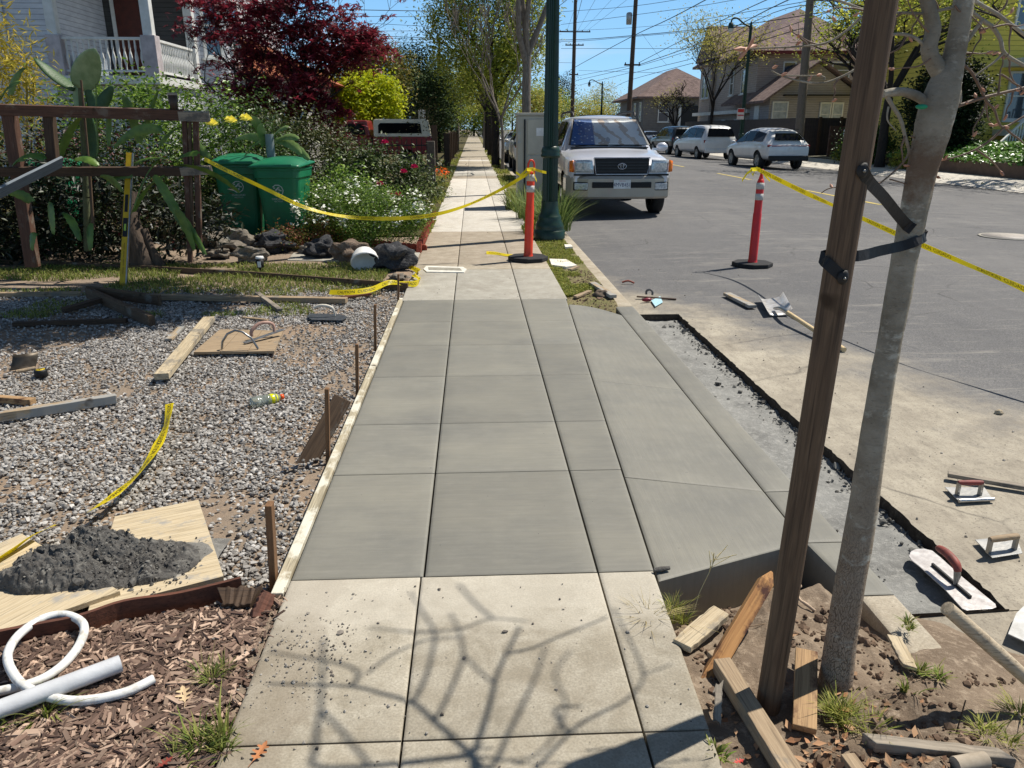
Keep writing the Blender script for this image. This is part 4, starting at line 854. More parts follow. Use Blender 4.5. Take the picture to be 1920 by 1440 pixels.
x = BK.mix(BK.math('MULTIPLY', BK.ramp(BK.noise(17, (.5, .5, 5), 7, .8), .60, .68), .5), x, lin((92, 80, 64))); x = BK.mix(BK.math('MULTIPLY', BK.ramp(BK.noise(60, (1, 1, 3), 3), .62, .7), .4), x, lin((84, 74, 60))); x = BK.mix(BK.ramp(BK.noise(11, (1, 1, 2), 6, .7), .56, .66), x, lin((182, 178, 164))); spz = BK.math('ABSOLUTE', BK.math('SUBTRACT', sp.outputs[2], 1.36)); x = BK.mix(BK.math('MULTIPLY', BK.ramp(BK.math('ADD', spz, BK.math('MULTIPLY', BK.noise(22, detail=6, rough=.8), .22)), .13, .19, (1, 1, 1, 1), (0, 0, 0, 1)), .7), x, lin((104, 78, 58)))
BK.bump(BK.math('MULTIPLY', crk, -1), .6, .003); BK.bump(BK.noise(38, (1, 1, 2.2), 7, .75), .8, .006); BKM = BK.fin(x, .85, 0, .2)
TWIG = mat((126, 104, 86), (100, 80, 66), 30, .6, .3, 60)
tb = P(1565, 1285, -.03); root = thing('street_tree', 'pale smooth barked young street tree in the foreground, tied to its stake', 'tree', tb)
YB = tb.y
def T(px, py, dy=0):
    z = Q(px, py, YB).z; return Q(px, py, YB + .09 * max(0, z) + dy) - tb
def prad(p, wpx): q = p + tb; dd = q.y * math.cos(PITCH) * 1.0 + (H - q.z) * math.sin(PITCH); return wpx / 2 * dd / F
tr = [(1560, 1330, 74), (1565, 1290, 62), (1577, 1200, 57), (1596, 1080, 55), (1614, 980, 54), (1632, 860, 50), (1650, 740, 45), (1668, 640, 44), (1683, 560, 47), (1697, 480, 48), (1713, 400, 50), (1727, 330, 54), (1742, 270, 62), (1753, 225, 68), (1764, 185, 66), (1774, 150, 56), (1783, 125, 46), (1790, 100, 40), (1798, 60, 38), (1806, 10, 37), (1815, -50, 35), (1822, -120, 32)]
m = MB(); pts = [T(x, y) for x, y, w_ in tr]; rs = [prad(p, w_) for p, (x, y, w_) in zip(pts, tr)]; sp_ = smooth(pts, 4); rr = []
for i in range(len(rs) - 1): rr += [rs[i] + (rs[i + 1] - rs[i]) * k / 4 for k in range(4)]
rr.append(rs[-1]); m.tube(sp_, rr, 24, jitter=.025); m.build('trunk', BKM, root)
TT = sp_[-1]
m2 = 'twig'
def br(pl, r0, r1, mb=None, bud=True, dy=0):
    pts = smooth([T(x, y, dy) for x, y in pl], 4); n = len(pts); MB().tube(pts, [prad(pts[0], r0) + (prad(pts[0], r1) - prad(pts[0], r0)) * k / (n - 1) for k in range(n)], 9, jitter=.06).build('branch', TWIG if mb else BKM, root)
    return pts
br([(1775, 150), (1752, 120), (1742, 90), (1750, 55), (1742, 15), (1730, -30), (1722, -90)], 34, 22)
br([(1748, 205), (1728, 185), (1692, 172), (1657, 176)], 20, 15, dy=.0)
br([(1662, 178), (1673, 198), (1688, 222), (1697, 255), (1704, 283), (1697, 300), (1676, 322), (1652, 342)], 9, 3)
br([(1704, 282), (1715, 276), (1722, 266)], 4, 2); br([(1666, 200), (1664, 225), (1680, 245)], 4, 2)
br([(1740, 95), (1722, 75), (1698, 65), (1672, 66), (1645, 88), (1610, 125), (1575, 145), (1540, 156), (1500, 152), (1465, 142), (1446, 132)], 7, 2.5)
br([(1545, 150), (1540, 143), (1480, 142), (1452, 140)], 4, 2)
br([(1782, 118), (1800, 95), (1822, 65), (1842, 38)], 10, 7)
br([(1845, 40), (1828, 26), (1806, 14), (1778, 16), (1735, 25), (1690, 24), (1640, 24), (1592, 8), (1550, -8), (1500, -30)], 7, 4)
br([(1842, 38), (1862, 52), (1876, 75), (1884, 100), (1925, 125), (1990, 150)], 9, 6)
br([(1798, -20), (1835, 6), (1868, 25), (1895, 45), (1930, 72), (1990, 120)], 8, 6)
br([(1884, 98), (1862, 118), (1836, 136), (1826, 145)], 5, 3)
br([(1700, -60), (1650, 10), (1612, 35), (1590, 55), (1555, 78), (1515, 86), (1440, 90), (1398, 92)], 6, 3)
br([(1793, 200), (1810, 194), (1840, 184), (1872, 176), (1925, 163), (1990, 140)], 7, 5, m2)
br([(1805, 120), (1822, 136), (1838, 165), (1850, 190), (1864, 205), (1872, 228), (1884, 238), (1925, 215)], 6, 4, m2)
br([(1884, 238), (1858, 262), (1830, 280), (1800, 292), (1768, 300)], 5, 3, m2); br([(1838, 168), (1845, 160)], 3, 2, m2)
br([(1742, 243), (1738, 244), (1755, 240), (1766, 234)], 5, 3, m2); br([(1708, 255), (1720, 262)], 4, 2, m2)
br([(1798, 195), (1800, 180), (1797, 150), (1790, 130)], 8, 5); br([(1652, 342), (1615, 350), (1560, 352), (1540, 362)], 3, 2, m2); br([(1668, 336), (1690, 342), (1708, 350)], 3, 2, m2)
# crown above the frame, laid out so that its shade falls on the old pavement as in the photo
def sb(pl, z0, z1, r0, r1, src=None):
    n = len(pl); pts = [SH(x, y, z0 + (z1 - z0) * k / max(1, n - 1)) - tb for k, (x, y) in enumerate(pl)]
    if src is not None: pts = [src] + pts
    pts = smooth(pts, 4); k_ = len(pts); r0 *= .74; r1 *= .74; MB().tube(pts, [r0 + (r1 - r0) * k / (k_ - 1) for k in range(k_)], 8, jitter=.06).build('branch', BKM, root)
F0 = SH(886, 1416, 1.95) - tb
sb([(900, 1470), (886, 1416)], 1.85, 1.95, .018, .014, TT)
sb([(886, 1416), (850, 1382), (815, 1352), (775, 1318), (715, 1300), (660, 1287), (560, 1284), (500, 1282)], 1.95, 2.15, .012, .005)
sb([(886, 1416), (905, 1365), (921, 1310), (930, 1270), (948, 1228), (970, 1185), (972, 1175)], 1.95, 2.2, .011, .006)
sb([(950, 1226), (1000, 1215), (1045, 1195), (1120, 1165), (1140, 1155)], 2.1, 2.3, .007, .004)
sb([(920, 1440), (955, 1372), (985, 1310), (1005, 1265), (1022, 1215)], 2.0, 2.5, .010, .005, F0)
sb([(815, 1352), (842, 1300), (858, 1262), (868, 1230), (862, 1190), (845, 1150)], 2.1, 2.5, .008, .005)
sb([(775, 1318), (798, 1270), (810, 1225), (814, 1185), (790, 1145), (770, 1110)], 2.1, 2.6, .008, .005)
sb([(814, 1185), (760, 1184), (690, 1176)], 2.6, 2.7, .007, .004); sb([(814, 1185), (870, 1178), (920, 1160), (990, 1165)], 2.6, 2.8, .006, .004)
sb([(870, 1230), (900, 1260), (928, 1285)], 2.4, 2.2, .006, .005); sb([(925, 1160), (890, 1130), (860, 1095)], 2.7, 2.9, .007, .006); sb([(690, 1262), (730, 1230), (800, 1200), (862, 1196)], 2.2, 2.5, .006, .004)
sb([(660, 1287), (672, 1262), (640, 1245), (560, 1232), (505, 1222)], 2.2, 2.5, .009, .004); sb([(612, 1440), (592, 1400), (600, 1330), (604, 1260), (606, 1200)], 2.3, 2.7, .012, .006, F0); sb([(600, 1330), (640, 1370), (690, 1430)], 2.4, 2.3, .008, .008)
sb([(1066, 1376), (1120, 1340), (1165, 1318), (1196, 1290), (1206, 1262), (1190, 1220), (1165, 1170), (1152, 1140)], 1.9, 2.2, .007, .004, TT); sb([(1206, 1265), (1260, 1245)], 2.1, 2.1, .004, .003)
sb([(1066, 1376), (1040, 1330), (1090, 1325)], 2.0, 2.1, .008, .005); sb([(1000, 1420), (1060, 1330), (1040, 1265), (1070, 1220)], 2.2, 2.6, .006, .004, F0)
rnd = random.Random(31)
def twig(px, py, dx, dy, n=5):      # fine side shoots, each with its own bends
    pl = [(px, py)]; a = math.atan2(dy, dx); s = math.hypot(dx, dy) / n
    for k in range(n): a += rnd.gauss(0, .28); pl.append((pl[-1][0] + s * math.cos(a), pl[-1][1] + s * math.sin(a)))
    br(pl, 4.5, 1.6, 'twig', dy=rnd.uniform(-.05, .12)); return pl
TW = []
for q in ((1690, 24, -60, 60), (1640, 24, -90, -10), (1575, 145, -40, 30), (1610, 125, -30, -50), (1672, 66, 10, -50), (1700, 66, -40, 60), (1760, 20, -40, -60), (1800, 100, 60, 10), (1842, 38, -50, 70), (1862, 52, 70, -20), (1884, 100, 60, 60), (1868, 25, 60, -60), (1895, 45, -30, 60), (1838, 165, 60, 50), (1872, 176, 40, -60), (1850, 190, -40, 60), (1884, 238, 60, 60), (1830, 280, 60, 40), (1742, 60, -70, -30), (1735, 20, -60, 30), (1697, 255, -40, 40), (1704, 283, 50, 50), (1555, 78, -50, 40), (1515, 86, -30, -30), (1790, 10, 50, 60), (1815, 60, 90, -10), (1878, 140, 60, 30), (1900, 168, 10, 60), (1745, 110, -60, 40)):
    TW.append(twig(*q)[-1])
rnd = random.Random(9); BUD = mat((196, 150, 124), (170, 120, 96), 40, .6)
for px, py in ((1400, 92), (1448, 128), (1465, 142), (1493, 84), (1515, 152), (1540, 140), (1830, 183), (1864, 205), (1846, 172), (1882, 237), (1768, 300), (1742, 243), (1850, 100), (1780, 110), (1836, 62), (1567, 40), (1815, 192), (1904, 168), (1560, 352), (1875, 232), (1770, 300), (1600, 30), (1720, 262), *TW):
    m = MB(); p = T(px, py); d = Vector((rnd.uniform(-1, 1), rnd.uniform(-.5, .5), rnd.uniform(-.2, 1))).normalized()
    m.tube([p, p + d * .007, p + d * .014], [.0022, .0036, .001], 6); m.build('bud', BUD, root)
for k in range(5): d = Vector((rnd.uniform(-1, .2), rnd.uniform(-.5, .5), rnd.uniform(-.5, .5))).normalized(); p = T(1402, 92); MB().tube([p, p + d * .02, p + d * .035], [.003, .006, .001], 5, flat=.4).build('bud', BUD, root)
m = MB(); c = T(1728, 200, -.03); m.ball(c, (.014, .01, .006), sub=2); m.build('tree_tag', mat((20, 150, 110), None, 5, .4), root)
# rubber ties
TIE = mat((20, 20, 21), (30, 30, 30), 20, .6, .2, 50)
def off(p, dx=0, dy=0, dz=0): return p + Vector((dx, dy, dz))
def tie(label, lst, wpx):
    P0 = lst[0]; t_ = thing('tree_tie', label, 'tree tie', P0, 0, 'black rubber ties holding the street tree'); m = MB(); pts = smooth(lst, 4); n = len(pts); C0 = Vector((0, 0, H)); sd = []
    for i, p in enumerate(pts):
        tg = (pts[min(i + 1, n - 1)] - pts[max(i - 1, 0)]).normalized(); s_ = tg.cross((p - C0).normalized())
        if s_.z < 0: s_ = -s_
        sd.append(s_ + Vector((0, 0, .6)) if abs(s_.z) < .5 else s_)
    ribbon(m, [p - P0 for p in pts], sd, wpx, .003); m.build('strap', TIE, t_)
    m = MB(); m.ball((0, -.002, 0), (.013, .005, .016), sub=2, nz_=.2); m.build('knot', TIE, t_); m = MB(); m.ball((0, -.010, -.001), (.004, .003, .004), sub=1); m.build('nail', METAL, t_)
s1 = stk(318); tA = tb + T(1697, 412)
tie('upper black tie slanting down from the stake to the trunk', [off(s1, .0, -.035), Q(1630, 342, s1.y - .02), Q(1658, 372, (s1.y + tA.y) / 2 - .02), Q(1694, 416, tA.y - .028), Q(1712, 430, tA.y - .031)], .026)
s2 = stk(508); tB = tb + T(1707, 450)
tie('lower black tie looped around the trunk, nailed to the stake', [off(s2, -.004, -.034, -.008), Q(1551, 494, s2.y - .02), off(s2, -.034, .004, .022), off(s2, -.02, .03, .03), Q(1608, 480, s2.y + .025), Q(1650, 470, (s2.y + tB.y) / 2), Q(1692, 461, tB.y - .034), Q(1718, 452, tB.y - .033), Q(1733, 443, tB.y - .012), off(tB, .032, .016, .012), off(tB, .0, .034, .0)], .024)
# ---- tools on the street side ----
o0 = P(1785, 1085, -.135); t_ = thing('pool_trowel', 'big round ended steel trowel with red grip resting in the gutter trench', 'trowel', o0)
bl = [P(x, y, -.135) - o0 for x, y in ((1704, 1044), (1707, 1036), (1716, 1031), (1732, 1030), (1748, 1034), (1765, 1048), (1800, 1080), (1866, 1134), (1868, 1140), (1860, 1143), (1812, 1146), (1804, 1143), (1770, 1105), (1722, 1062), (1709, 1052))]
MB().prism([(p.x, p.y) for p in bl][::-1], 0, .004).build('blade', mat((206, 202, 198), (168, 162, 158), 26, .42, .1, 90, metal=.35), t_, bevel=.001)
A, B = P(1748, 1058, -.125) - o0, P(1820, 1120, -.125) - o0; MB().box(((B - A).length, .008, .012)).build('spine', BLACK, t_, M=frame(A, B))
a, b_ = A.lerp(B, .1), A.lerp(B, .62); hz = Vector((0, 0, 1))
MB().tube([b_, b_ + hz * .035, b_ + hz * .06 + (a - b_) * .05], [.007, .012, .012], 9).build('shank', METAL, t_)
MB().tube(smooth([b_ + hz * .05, b_ + hz * .072 + (a - b_) * .15, b_ + hz * .082 + (a - b_) * .5, b_ + hz * .082 + (a - b_) * .85, b_ + hz * .075 + (a - b_) * 1.12], 4), [.011, .013, .014, .015, .0155, .016, .016, .016, .016, .0155, .0155, .015, .0145, .014, .013, .011, .008], 12).build('handle', mat((150, 74, 62), (110, 62, 54), 30, .6), t_)
def edger(label, outline, ha, hb, hm, hz_=.06, zr=-.11, r=.011, lip=None):
    zc = zr + .006; o0 = P(*outline[0], zc); t_ = thing('concrete_edger', label, 'edger', o0); bl = [P(x, y, zc) - o0 for x, y in outline]
    ar_ = sum(bl[i].x * bl[(i + 1) % len(bl)].y - bl[(i + 1) % len(bl)].x * bl[i].y for i in range(len(bl)))
    MB().prism([(p.x, p.y) for p in (bl if ar_ > 0 else bl[::-1])], 0, .003).build('plate', STEEL, t_, bevel=.0008)
    if lip: A, B = P(*lip[0], zc) - o0, P(*lip[1], zc) - o0; MB().tube([A + Vector((0, -.004, .004)), B + Vector((0, -.004, .004))], .009, 10, flat=.8).build('lip', ALU, t_)
    A, B = P(*ha, zc + hz_) - o0, P(*hb, zc + hz_) - o0; d = (B - A)
    for q in (A + d * .04, A + d * .96): MB().box((.012, .018, hz_), (q.x, q.y, hz_ / 2)).build('bracket', METAL, t_, bevel=.001)
    MB().tube([A, A + d * .1, A + d * .5, A + d * .9, B], [r * .85, r, r * 1.08, r, r * .85], 12).build('handle', hm, t_)
edger('red handled concrete edger on the dusty road by the tree trunk', [(1771, 914), (1846, 915), (1861, 937), (1797, 940)], (1797, 905), (1843, 905), mat((140, 62, 56), (110, 54, 50), 30, .6), .062, lip=((1797, 940), (1862, 937)))
edger('wood handled concrete edger, nearest one on the dusty road', [(1828, 1013), (1904, 1005), (1917, 1038), (1860, 1047)], (1856, 1012), (1909, 1005), W_TAN, .058, r=.012)
plank('timber_strip', 'dark edged wood strip lying behind the red handled edger', 'timber', (1777, 889), (1990, 926), .035, .02, W_GREY, -.09, worn=.6)
plank('timber_strip', 'short mortar stained wood block near the orange street delineator', 'timber', (1363, 551), (1411, 575), .075, .028, W_CONC, -.085)
c = P(1872, 777, -.11); m = MB(); m.ball((0, 0, .012), (.022, .018, .015), sub=3, nz_=.6, seed=4); m.build('stone', mat((186, 172, 146), (140, 126, 104), 30, .9), None, loc=c, label='single small pale stone on the road right of the tree', cat='stone')
# shovel
o0 = P(1455, 575, -.1); t_ = thing('square_shovel', 'flat square mouthed shovel lying on the road behind the tree stake', 'shovel', o0)
c4 = [P(1421, 562, -.09) - o0, P(1467, 557, -.06) - o0, P(1484, 589, -.085) - o0, P(1438, 593, -.10) - o0]
m = MB(); m.grid(8, 6, lambda u, v: tuple(c4[3].lerp(c4[2], u).lerp(c4[0].lerp(c4[1], u), v) + Vector((0, 0, .05 * (abs(2 * u - 1) ** 6) + .02 * v * 0)))); o = m.build('blade', mat((196, 194, 190), (160, 156, 150), 20, .4, .1, 60, metal=.4), t_); o.modifiers.new('s', 'SOLIDIFY').thickness = .004
A = P(1452, 578, -.07) - o0; B = P(1477, 586, -.02) - o0; C_ = P(1583, 656, -.09) - o0
MB().tube(smooth([A, A.lerp(B, .5) + Vector((0, 0, .015)), B], 3), [.012, .014, .016, .018, .018, .018, .018], 10).build('socket', METAL, t_)
MB().tube([B, B.lerp(C_, .5), C_], [.017, .018, .019], 12).build('handle', wood((222, 200, 160), (196, 170, 124)), t_)
# odds and ends at the gutter
o0 = P(1225, 562, -.12); t_ = thing('hand_trowel', 'blue bladed hand trowel with a grey handle in the gutter', 'trowel', o0)
bl = [P(x, y, -.10) - o0 for x, y in ((1221, 560), (1238, 552), (1243, 563), (1229, 571))]; MB().prism([(p.x, p.y) for p in bl][::-1], 0, .003).build('blade', mat((150, 200, 214), (186, 210, 214), 40, .4), t_)
A, B = P(1212, 552, -.10) - o0, P(1223, 553, -.10) - o0; MB().tube(smooth([A, A + Vector((0, 0, .035)), A.lerp(B, .6) + Vector((0, 0, .05)), B + Vector((0, 0, .03)), B], 3), .011, 8).build('handle', mat((110, 108, 106), None, 9, .6), t_)
plank('wood_strip', 'thin dark stick lying across the gutter by the blue trowel', 'stick', (1194, 556), (1268, 561), .03, .012, W_DARK, -.115)
c = P(1213, 566, -.13); m = MB(); m.ball((0, 0, .02), (.05, .02, .02), sub=2, nz_=.2); m.build('red_wrapper', mat((130, 30, 50), (90, 20, 36), 40, .4), None, loc=c, label='crumpled dark red wrapper in the gutter beside the blue trowel', cat='wrapper')
c = P(1178, 532, -.13); m = MB(); m.tube(smooth([(-.06, .03, .01), (0, .01, .03), (.06, -.02, .01)], 3), .01, 6); m.build('curved_bark', mat((150, 84, 70), None, 9, .8), None, loc=c, label='curved reddish strip of bark against the old curb', cat='bark')
plank('wood_block', 'stained wood block lying on the dirt beside the old curb', 'wood block', (1110, 531), (1150, 556), .065, .03, W_CONC, .0)
plank('wood_block', 'slim pale wood piece on the dirt near the new slab', 'wood block', (1078, 557), (1106, 546), .045, .02, W_TAN, -.01, worn=1)
plank('wood_block', 'small broken wood bit in the grass verge', 'wood block', (1068, 506), (1084, 500), .04, .02, W_TAN, -.0, worn=1)
sheet('stone_slab', 'flat white flagstone set in the grass beside the near delineator', 'flagstone', ((1030, 485), (1062, 486), (1082, 497), (1062, 500), (1034, 496)), .0, .03, mat((226, 220, 208), (204, 198, 184), 12, .8, .2, 40))
sheet('stone_slab', 'small white chip of stone below the lamp post', 'flagstone', ((1058, 458), (1070, 458), (1074, 462), (1060, 463)), .01, .03, mat((226, 220, 208), (204, 198, 184), 12, .8, .2, 40))
c = P(1128, 562, -.06); m = MB(); m.ball((0, 0, .04), (.07, .05, .05), sub=3, nz_=.7, seed=2); m.build('stone', mat((112, 98, 84), None, 20, .9, .5, 40), None, loc=c, label='brown lump of broken concrete in the hole beside the old curb', cat='stone')
m = MB(); c = P(1240, 1073, 0); m.tube([Vector((-.025, 0, .008)), Vector((0, .004, .010)), Vector((.03, .012, .008))], [.006, .009, .006], 8, jitter=.4); m.build('mortar_scrap', MORT, None, loc=c, label='small roll of grey mortar left at the slab corner joint', cat='mortar')
# meter lid, delineators
o0 = P(835, 505, .004); t_ = thing('meter_box_lid', 'white framed utility box lid set flush in the pavement', 'utility lid', o0)
pl = [P(x, y, .0) - o0 for x, y in ((794, 506), (799, 500), (868, 502), (875, 506), (870, 512), (800, 511))]; MB().prism([(p.x, p.y) for p in pl][::-1], -.01, .006).build('frame', mat((224, 220, 208), None, 9, .7), t_)
pl = [P(x, y, .0) - o0 for x, y in ((803, 503), (862, 504.5), (866, 509), (804, 508))]; MB().prism([(p.x, p.y) for p in pl][::-1], 0, .009).build('lid', mat((150, 146, 132), (128, 124, 112), 20, .9), t_)
ORG = mat((226, 62, 16), (212, 54, 14), 8, .45, spec=.5); REDO = mat((206, 26, 22), (190, 22, 20), 8, .45, spec=.5); REFL = mat((186, 184, 180), (166, 164, 160), 40, .35)
def delineator(label, base, h, m_, loop, lean, rz):
    t_ = thing('delineator_post', label, 'delineator', base, rz, 'orange delineator posts carrying the caution tape'); s = .2
    oc = [(s * (.98 if i % 2 == 0 else .98) * math.cos(R(22.5 + 45 * i)) * 1.05, s * math.sin(R(22.5 + 45 * i)) * 1.05) for i in range(8)]
    MB().prism([(x * 1.12, y * 1.12) for x, y in oc], 0, .05).build('base', RUBBER, t_, bevel=.01)
    M_ = Matrix.Rotation(lean[0], 4, 'Y') @ Matrix.Rotation(lean[1], 4, 'X')
    prof = [(.07, .03), (.055, .05), (.05, .08), (.048, h * .55), (.044, h * .56), (.043, h * .68)]
    MB().lathe(prof + [(.043, h * .86), (.03, h * .9), (.02, h * .905)], 20, M=M_).build('post', m_, t_)
    for a, b in ((.69, .755), (.80, .865)): MB().lathe([(.0435, h * a), (.0452, h * a), (.0452, h * b), (.0435, h * b)], 20, M=M_).build('reflector', REFL, t_)
    if loop: MB().tube([M_ @ Vector(q) for q in smooth([(-.035, 0, h * .86), (-.036, 0, h * .95), (-.022, 0, h * .99), (.0, 0, h), (.022, 0, h * .99), (.036, 0, h * .95), (.035, 0, h * .86)], 3)], .011, 8).build('handle', m_, t_)
    else: MB().lathe([(.03, h * .88), (.022, h * .92), (.014, h * .95), (.014, h * .965), (.025, h * .975), (.025, h * .995), (.014, h), (0, h)], 16, M=M_).build('knob', m_, t_)
    return M_ @ Vector((0, 0, h)) + Vector(base)
dL = P(990, 488, 0); delineator('bright orange delineator with a loop handle standing on the old pavement', dL, 1.10, ORG, True, (.03, .0), .3)
dR = P(1410, 499, -.105); delineator('red orange delineator with a round knob standing in the street', dR, 1.10, REDO, False, (.015, .0), .9)
a = Q(383, 296, 7.85); z_ = dL.y
ptx = [(383, 298, 7.85), (430, 322, 8), (500, 355, 8.15), (570, 388, 8.3), (640, 405, 8.4), (720, 410, 8.55), (800, 405, 8.65), (870, 387, 8.75), (940, 355, 8.85), (992, 324, z_ - .02)]
tape('caution_tape', 'yellow caution tape sagging from the fence to the near delineator', [Q(*p) for p in ptx], [(0, .5, 1), (0, -.2, 1), (0, .9, .5), (0, 0, 1), (0, .8, .6), (0, .1, 1)], .042, step=.7, tsize=.032)
ptx = [(1418, 316, dR.y), (1470, 342, 8.35), (1520, 366, 7.6), (1596, 400, 6.5), (1700, 447, 5.7), (1800, 490, 5.1), (1920, 542, 4.6), (2010, 590, 4.26), (2200, 680, 3.7)]
tape('caution_tape', 'yellow caution tape running from the street delineator past the tree to the right', [Q(*p) for p in ptx], [(.2, .6, 1), (0, -.4, 1), (.1, .9, .6), (.1, .5, 1), (0, .9, .7), (0, .2, 1), (0, .8, .6)], .05, step=.65, tsize=.042)
for q, lb, rz in ((Q(995, 318, z_), 'yellow tape knot tied below the loop of the near delineator', 0), (Q(1416, 318, dR.y), 'yellow tape bow tied around the top of the street delineator', 1)):
    m = MB(); m.lathe([(.05, -.015), (.054, 0), (.05, .02)], 14); 
    for k in range(4): a_ = k * 1.7 + rz; ribbon(m, [Vector((math.cos(a_) * .05, -.03, 0)), Vector((math.cos(a_) * .12, -.05, -.02 - .02 * k)), Vector((math.cos(a_) * .17, -.04, -.09 * (k % 2) - .03))], [(0, .4, 1)] * 3, .03, .0006)
    m.build('tape_knot', TAPE, None, loc=q, label=lb, cat='tape knot')

# mortar smear on the plywood, litter round the tree
m = MB(); sc_ = P(300, 1040, 0)
m.grid(40, 30, lambda u, v: ((lambda x, y: (x, y, .0035 + .004 * noise.noise(Vector((x * 40, y * 40, 2))) - .02 * max(0, ((x / .17) ** 2 + (y / .12) ** 2) ** .5 - .8 + .5 * noise.noise(Vector((x * 9, y * 9, 5))))))(-.2 + .4 * u, -.15 + .3 * v)))
m.build('mortar_smear', dirtm((130, 128, 122), (108, 106, 102), (146, 144, 138), 'smear', 12), None, loc=(sc_.x, sc_.y, -.012), label='thin grey mortar film smeared over the plywood right of the heap', cat='mortar')
r = np.random.default_rng(11); C = []
for i in range(420):
    x, y = r.normal(.86, .14), r.normal(1.32, .16)
    if .6 < x < 1.2: C.append((x, y, strip(x, y) + .006))
tag(leafmesh('leaf_litter', np.array(C), .028, islmat((150, 104, 72), (92, 62, 44), .6, 1.3, .85, (170, 136, 104)), asp=.55, up=1.5), kind='stuff', label='dry brown leaf litter and bark flakes round the tree foot', cat='leaf litter')
rnd = random.Random(8); m = MB()
for i in range(26):
    x, y = rnd.uniform(.62, 1.2), rnd.uniform(1.0, 2.0); a = rnd.uniform(0, 6.28); l = rnd.uniform(.03, .09); z = strip(x, y) + .008
    m.tube([Vector((x, y, z)), Vector((x + l * .5 * math.cos(a), y + l * .5 * math.sin(a), z + .006)), Vector((x + l * math.cos(a + .2), y + l * math.sin(a + .2), z))], rnd.uniform(.0012, .003), 5)
tag(m.build('twig_litter', mat((150, 128, 104), (110, 90, 70), 30, .8)), kind='stuff', label='short dry twigs scattered over the dug soil', cat='twigs')
weed('small green sprouts at the corner of the dirt slope and curb', 1700, 1175, 30, .03, .06, 21, z=-.02, mt=GR2, w_=.004)
weed('sparse dry weeds on the dirt slope above the grey stick', 1905, 1340, 30, .06, .09, 22, z=-.03, mt=GRASS, w_=.003)
c = P(1660, 1330, -.02); MB().tube([Vector((0, 0, 0)), Vector((.03, .03, .09))], .0018, 5).build('thin_stick', W_DARK, None, loc=P(1790, 1385, -.02), label='thin dark stick poking up from the dirt slope', cat='stick')
c = P(1828, 1440, 0); MB().tube([Vector((-.05, 0, .01)), Vector((.03, .01, .012))], .02, 14).build('dusty_roller', mat((170, 158, 140), (140, 128, 110), 20, .8), None, loc=c, label='dusty round wooden peg cut by the bottom edge at lower right', cat='peg')

mh = P(1892, 443, -.06); t_ = thing('manhole_cover', 'pale round manhole cover in the road at the right edge', 'manhole cover', (mh.x, mh.y, roadz(mh.x) + .003)); MB().lathe([(.40, 0), (.40, .006), (.36, .006), (.36, .003)], 36).build('rim', GREYC, t_); MB().lathe([(.355, .0), (.355, .008), (0, .008)], 36).build('cover', mat((168, 160, 150), (140, 134, 126), 20, .6, .3, 60), t_)
# ================= street furniture and vehicles =================
GRN = mat((14, 50, 34), (10, 40, 28), 12, .4, .1, 40, spec=.5); 
def lamp(name, label, base, h, s, arm, armdir, group):
    t_ = thing(name, label, 'street lamp', base, 0, group)
    pr_ = [(.215, 0), (.215, .10), (.205, .11), (.195, .13), (.20, .15), (.185, .20), (.155, .26), (.16, .285), (.15, .30), (.13, .34), (.118, .42), (.115, .5)]
    MB().lathe([(r * s, z) for r, z in pr_], 28).build('base', GRN, t_)
    n = 32; vs = []; zz = [.5, .9, 1.4, 2.2, 3.2, 4.6, h]; m = MB()
    for z in zz:
        r = (.112 - .05 * min(1, z / 5)) * s
        for j in range(n): a = 2 * math.pi * j / n; k = 1 - .16 * (j % 2); vs.append((r * k * math.cos(a), r * k * math.sin(a), z))
    m.add(vs, [(i * n + j, i * n + (j + 1) % n, (i + 1) * n + (j + 1) % n, (i + 1) * n + j) for i in range(len(zz) - 1) for j in range(n)]); m.build('shaft', GRN, t_)
    MB().lathe([(.112 * s, 1.06), (.125 * s, 1.07), (.13 * s, 1.10), (.118 * s, 1.12), (.128 * s, 1.15), (.11 * s, 1.2), (.10 * s, 1.21)], 24).build('collar', GRN, t_)
    d = Vector(armdir).normalized(); top = Vector((0, 0, h))
    MB().lathe([(.07 * s, h), (.09 * s, h + .05), (.05 * s, h + .15), (.05 * s, h + .3), (.01, h + .45), (0, h + .45)], 14).build('finial', GRN, t_)
    MB().tube(smooth([top + Vector((0, 0, .1)), top + d * arm * .35 + Vector((0, 0, .25)), top + d * arm * .75 + Vector((0, 0, .55)), top + d * arm + Vector((0, 0, .5)), top + d * arm * 1.05 + Vector((0, 0, .3))], 4), .03 * s + .01, 7).build('arm', GRN, t_)
    e = top + d * arm * 1.05; hd = MB().lathe([(.02, h + .35), (.12, h + .3), (.16, h + .12), (.17, h)], 16, c=(e.x, e.y, 0)).build('lamp_head', GRN, t_)
    MB().lathe([(.16, h), (.14, h - .12), (.07, h - .2), (0, h - .21)], 16, c=(e.x, e.y, 0)).build('globe', mat((206, 206, 196), None, 5, .3), hd)
    return t_
lb = P(1030, 446, 0); lamp('street_lamp', 'fluted dark green lamp post on the near kerb beside the near delineator', lb, 7.5, 1.0, 1.8, (1, 0, 0), 'green street lamps')
q = PG(1387, 292, -.2); q = Vector((16.0, 47.5, -.15 + rise(47.5))); lamp('street_lamp', 'dark green lamp post across the street, in front of the brown fence', q, 6.9, 1.3, 1.15, (-1, -.1, 0), 'green street lamps')
q = Vector((15.6, 98, -.15 + rise(98))); lamp('street_lamp', 'small distant green street lamp seen above the silver car roof', q, 6.3, 1.5, 1.5, (-1, 0, 0), 'green street lamps')
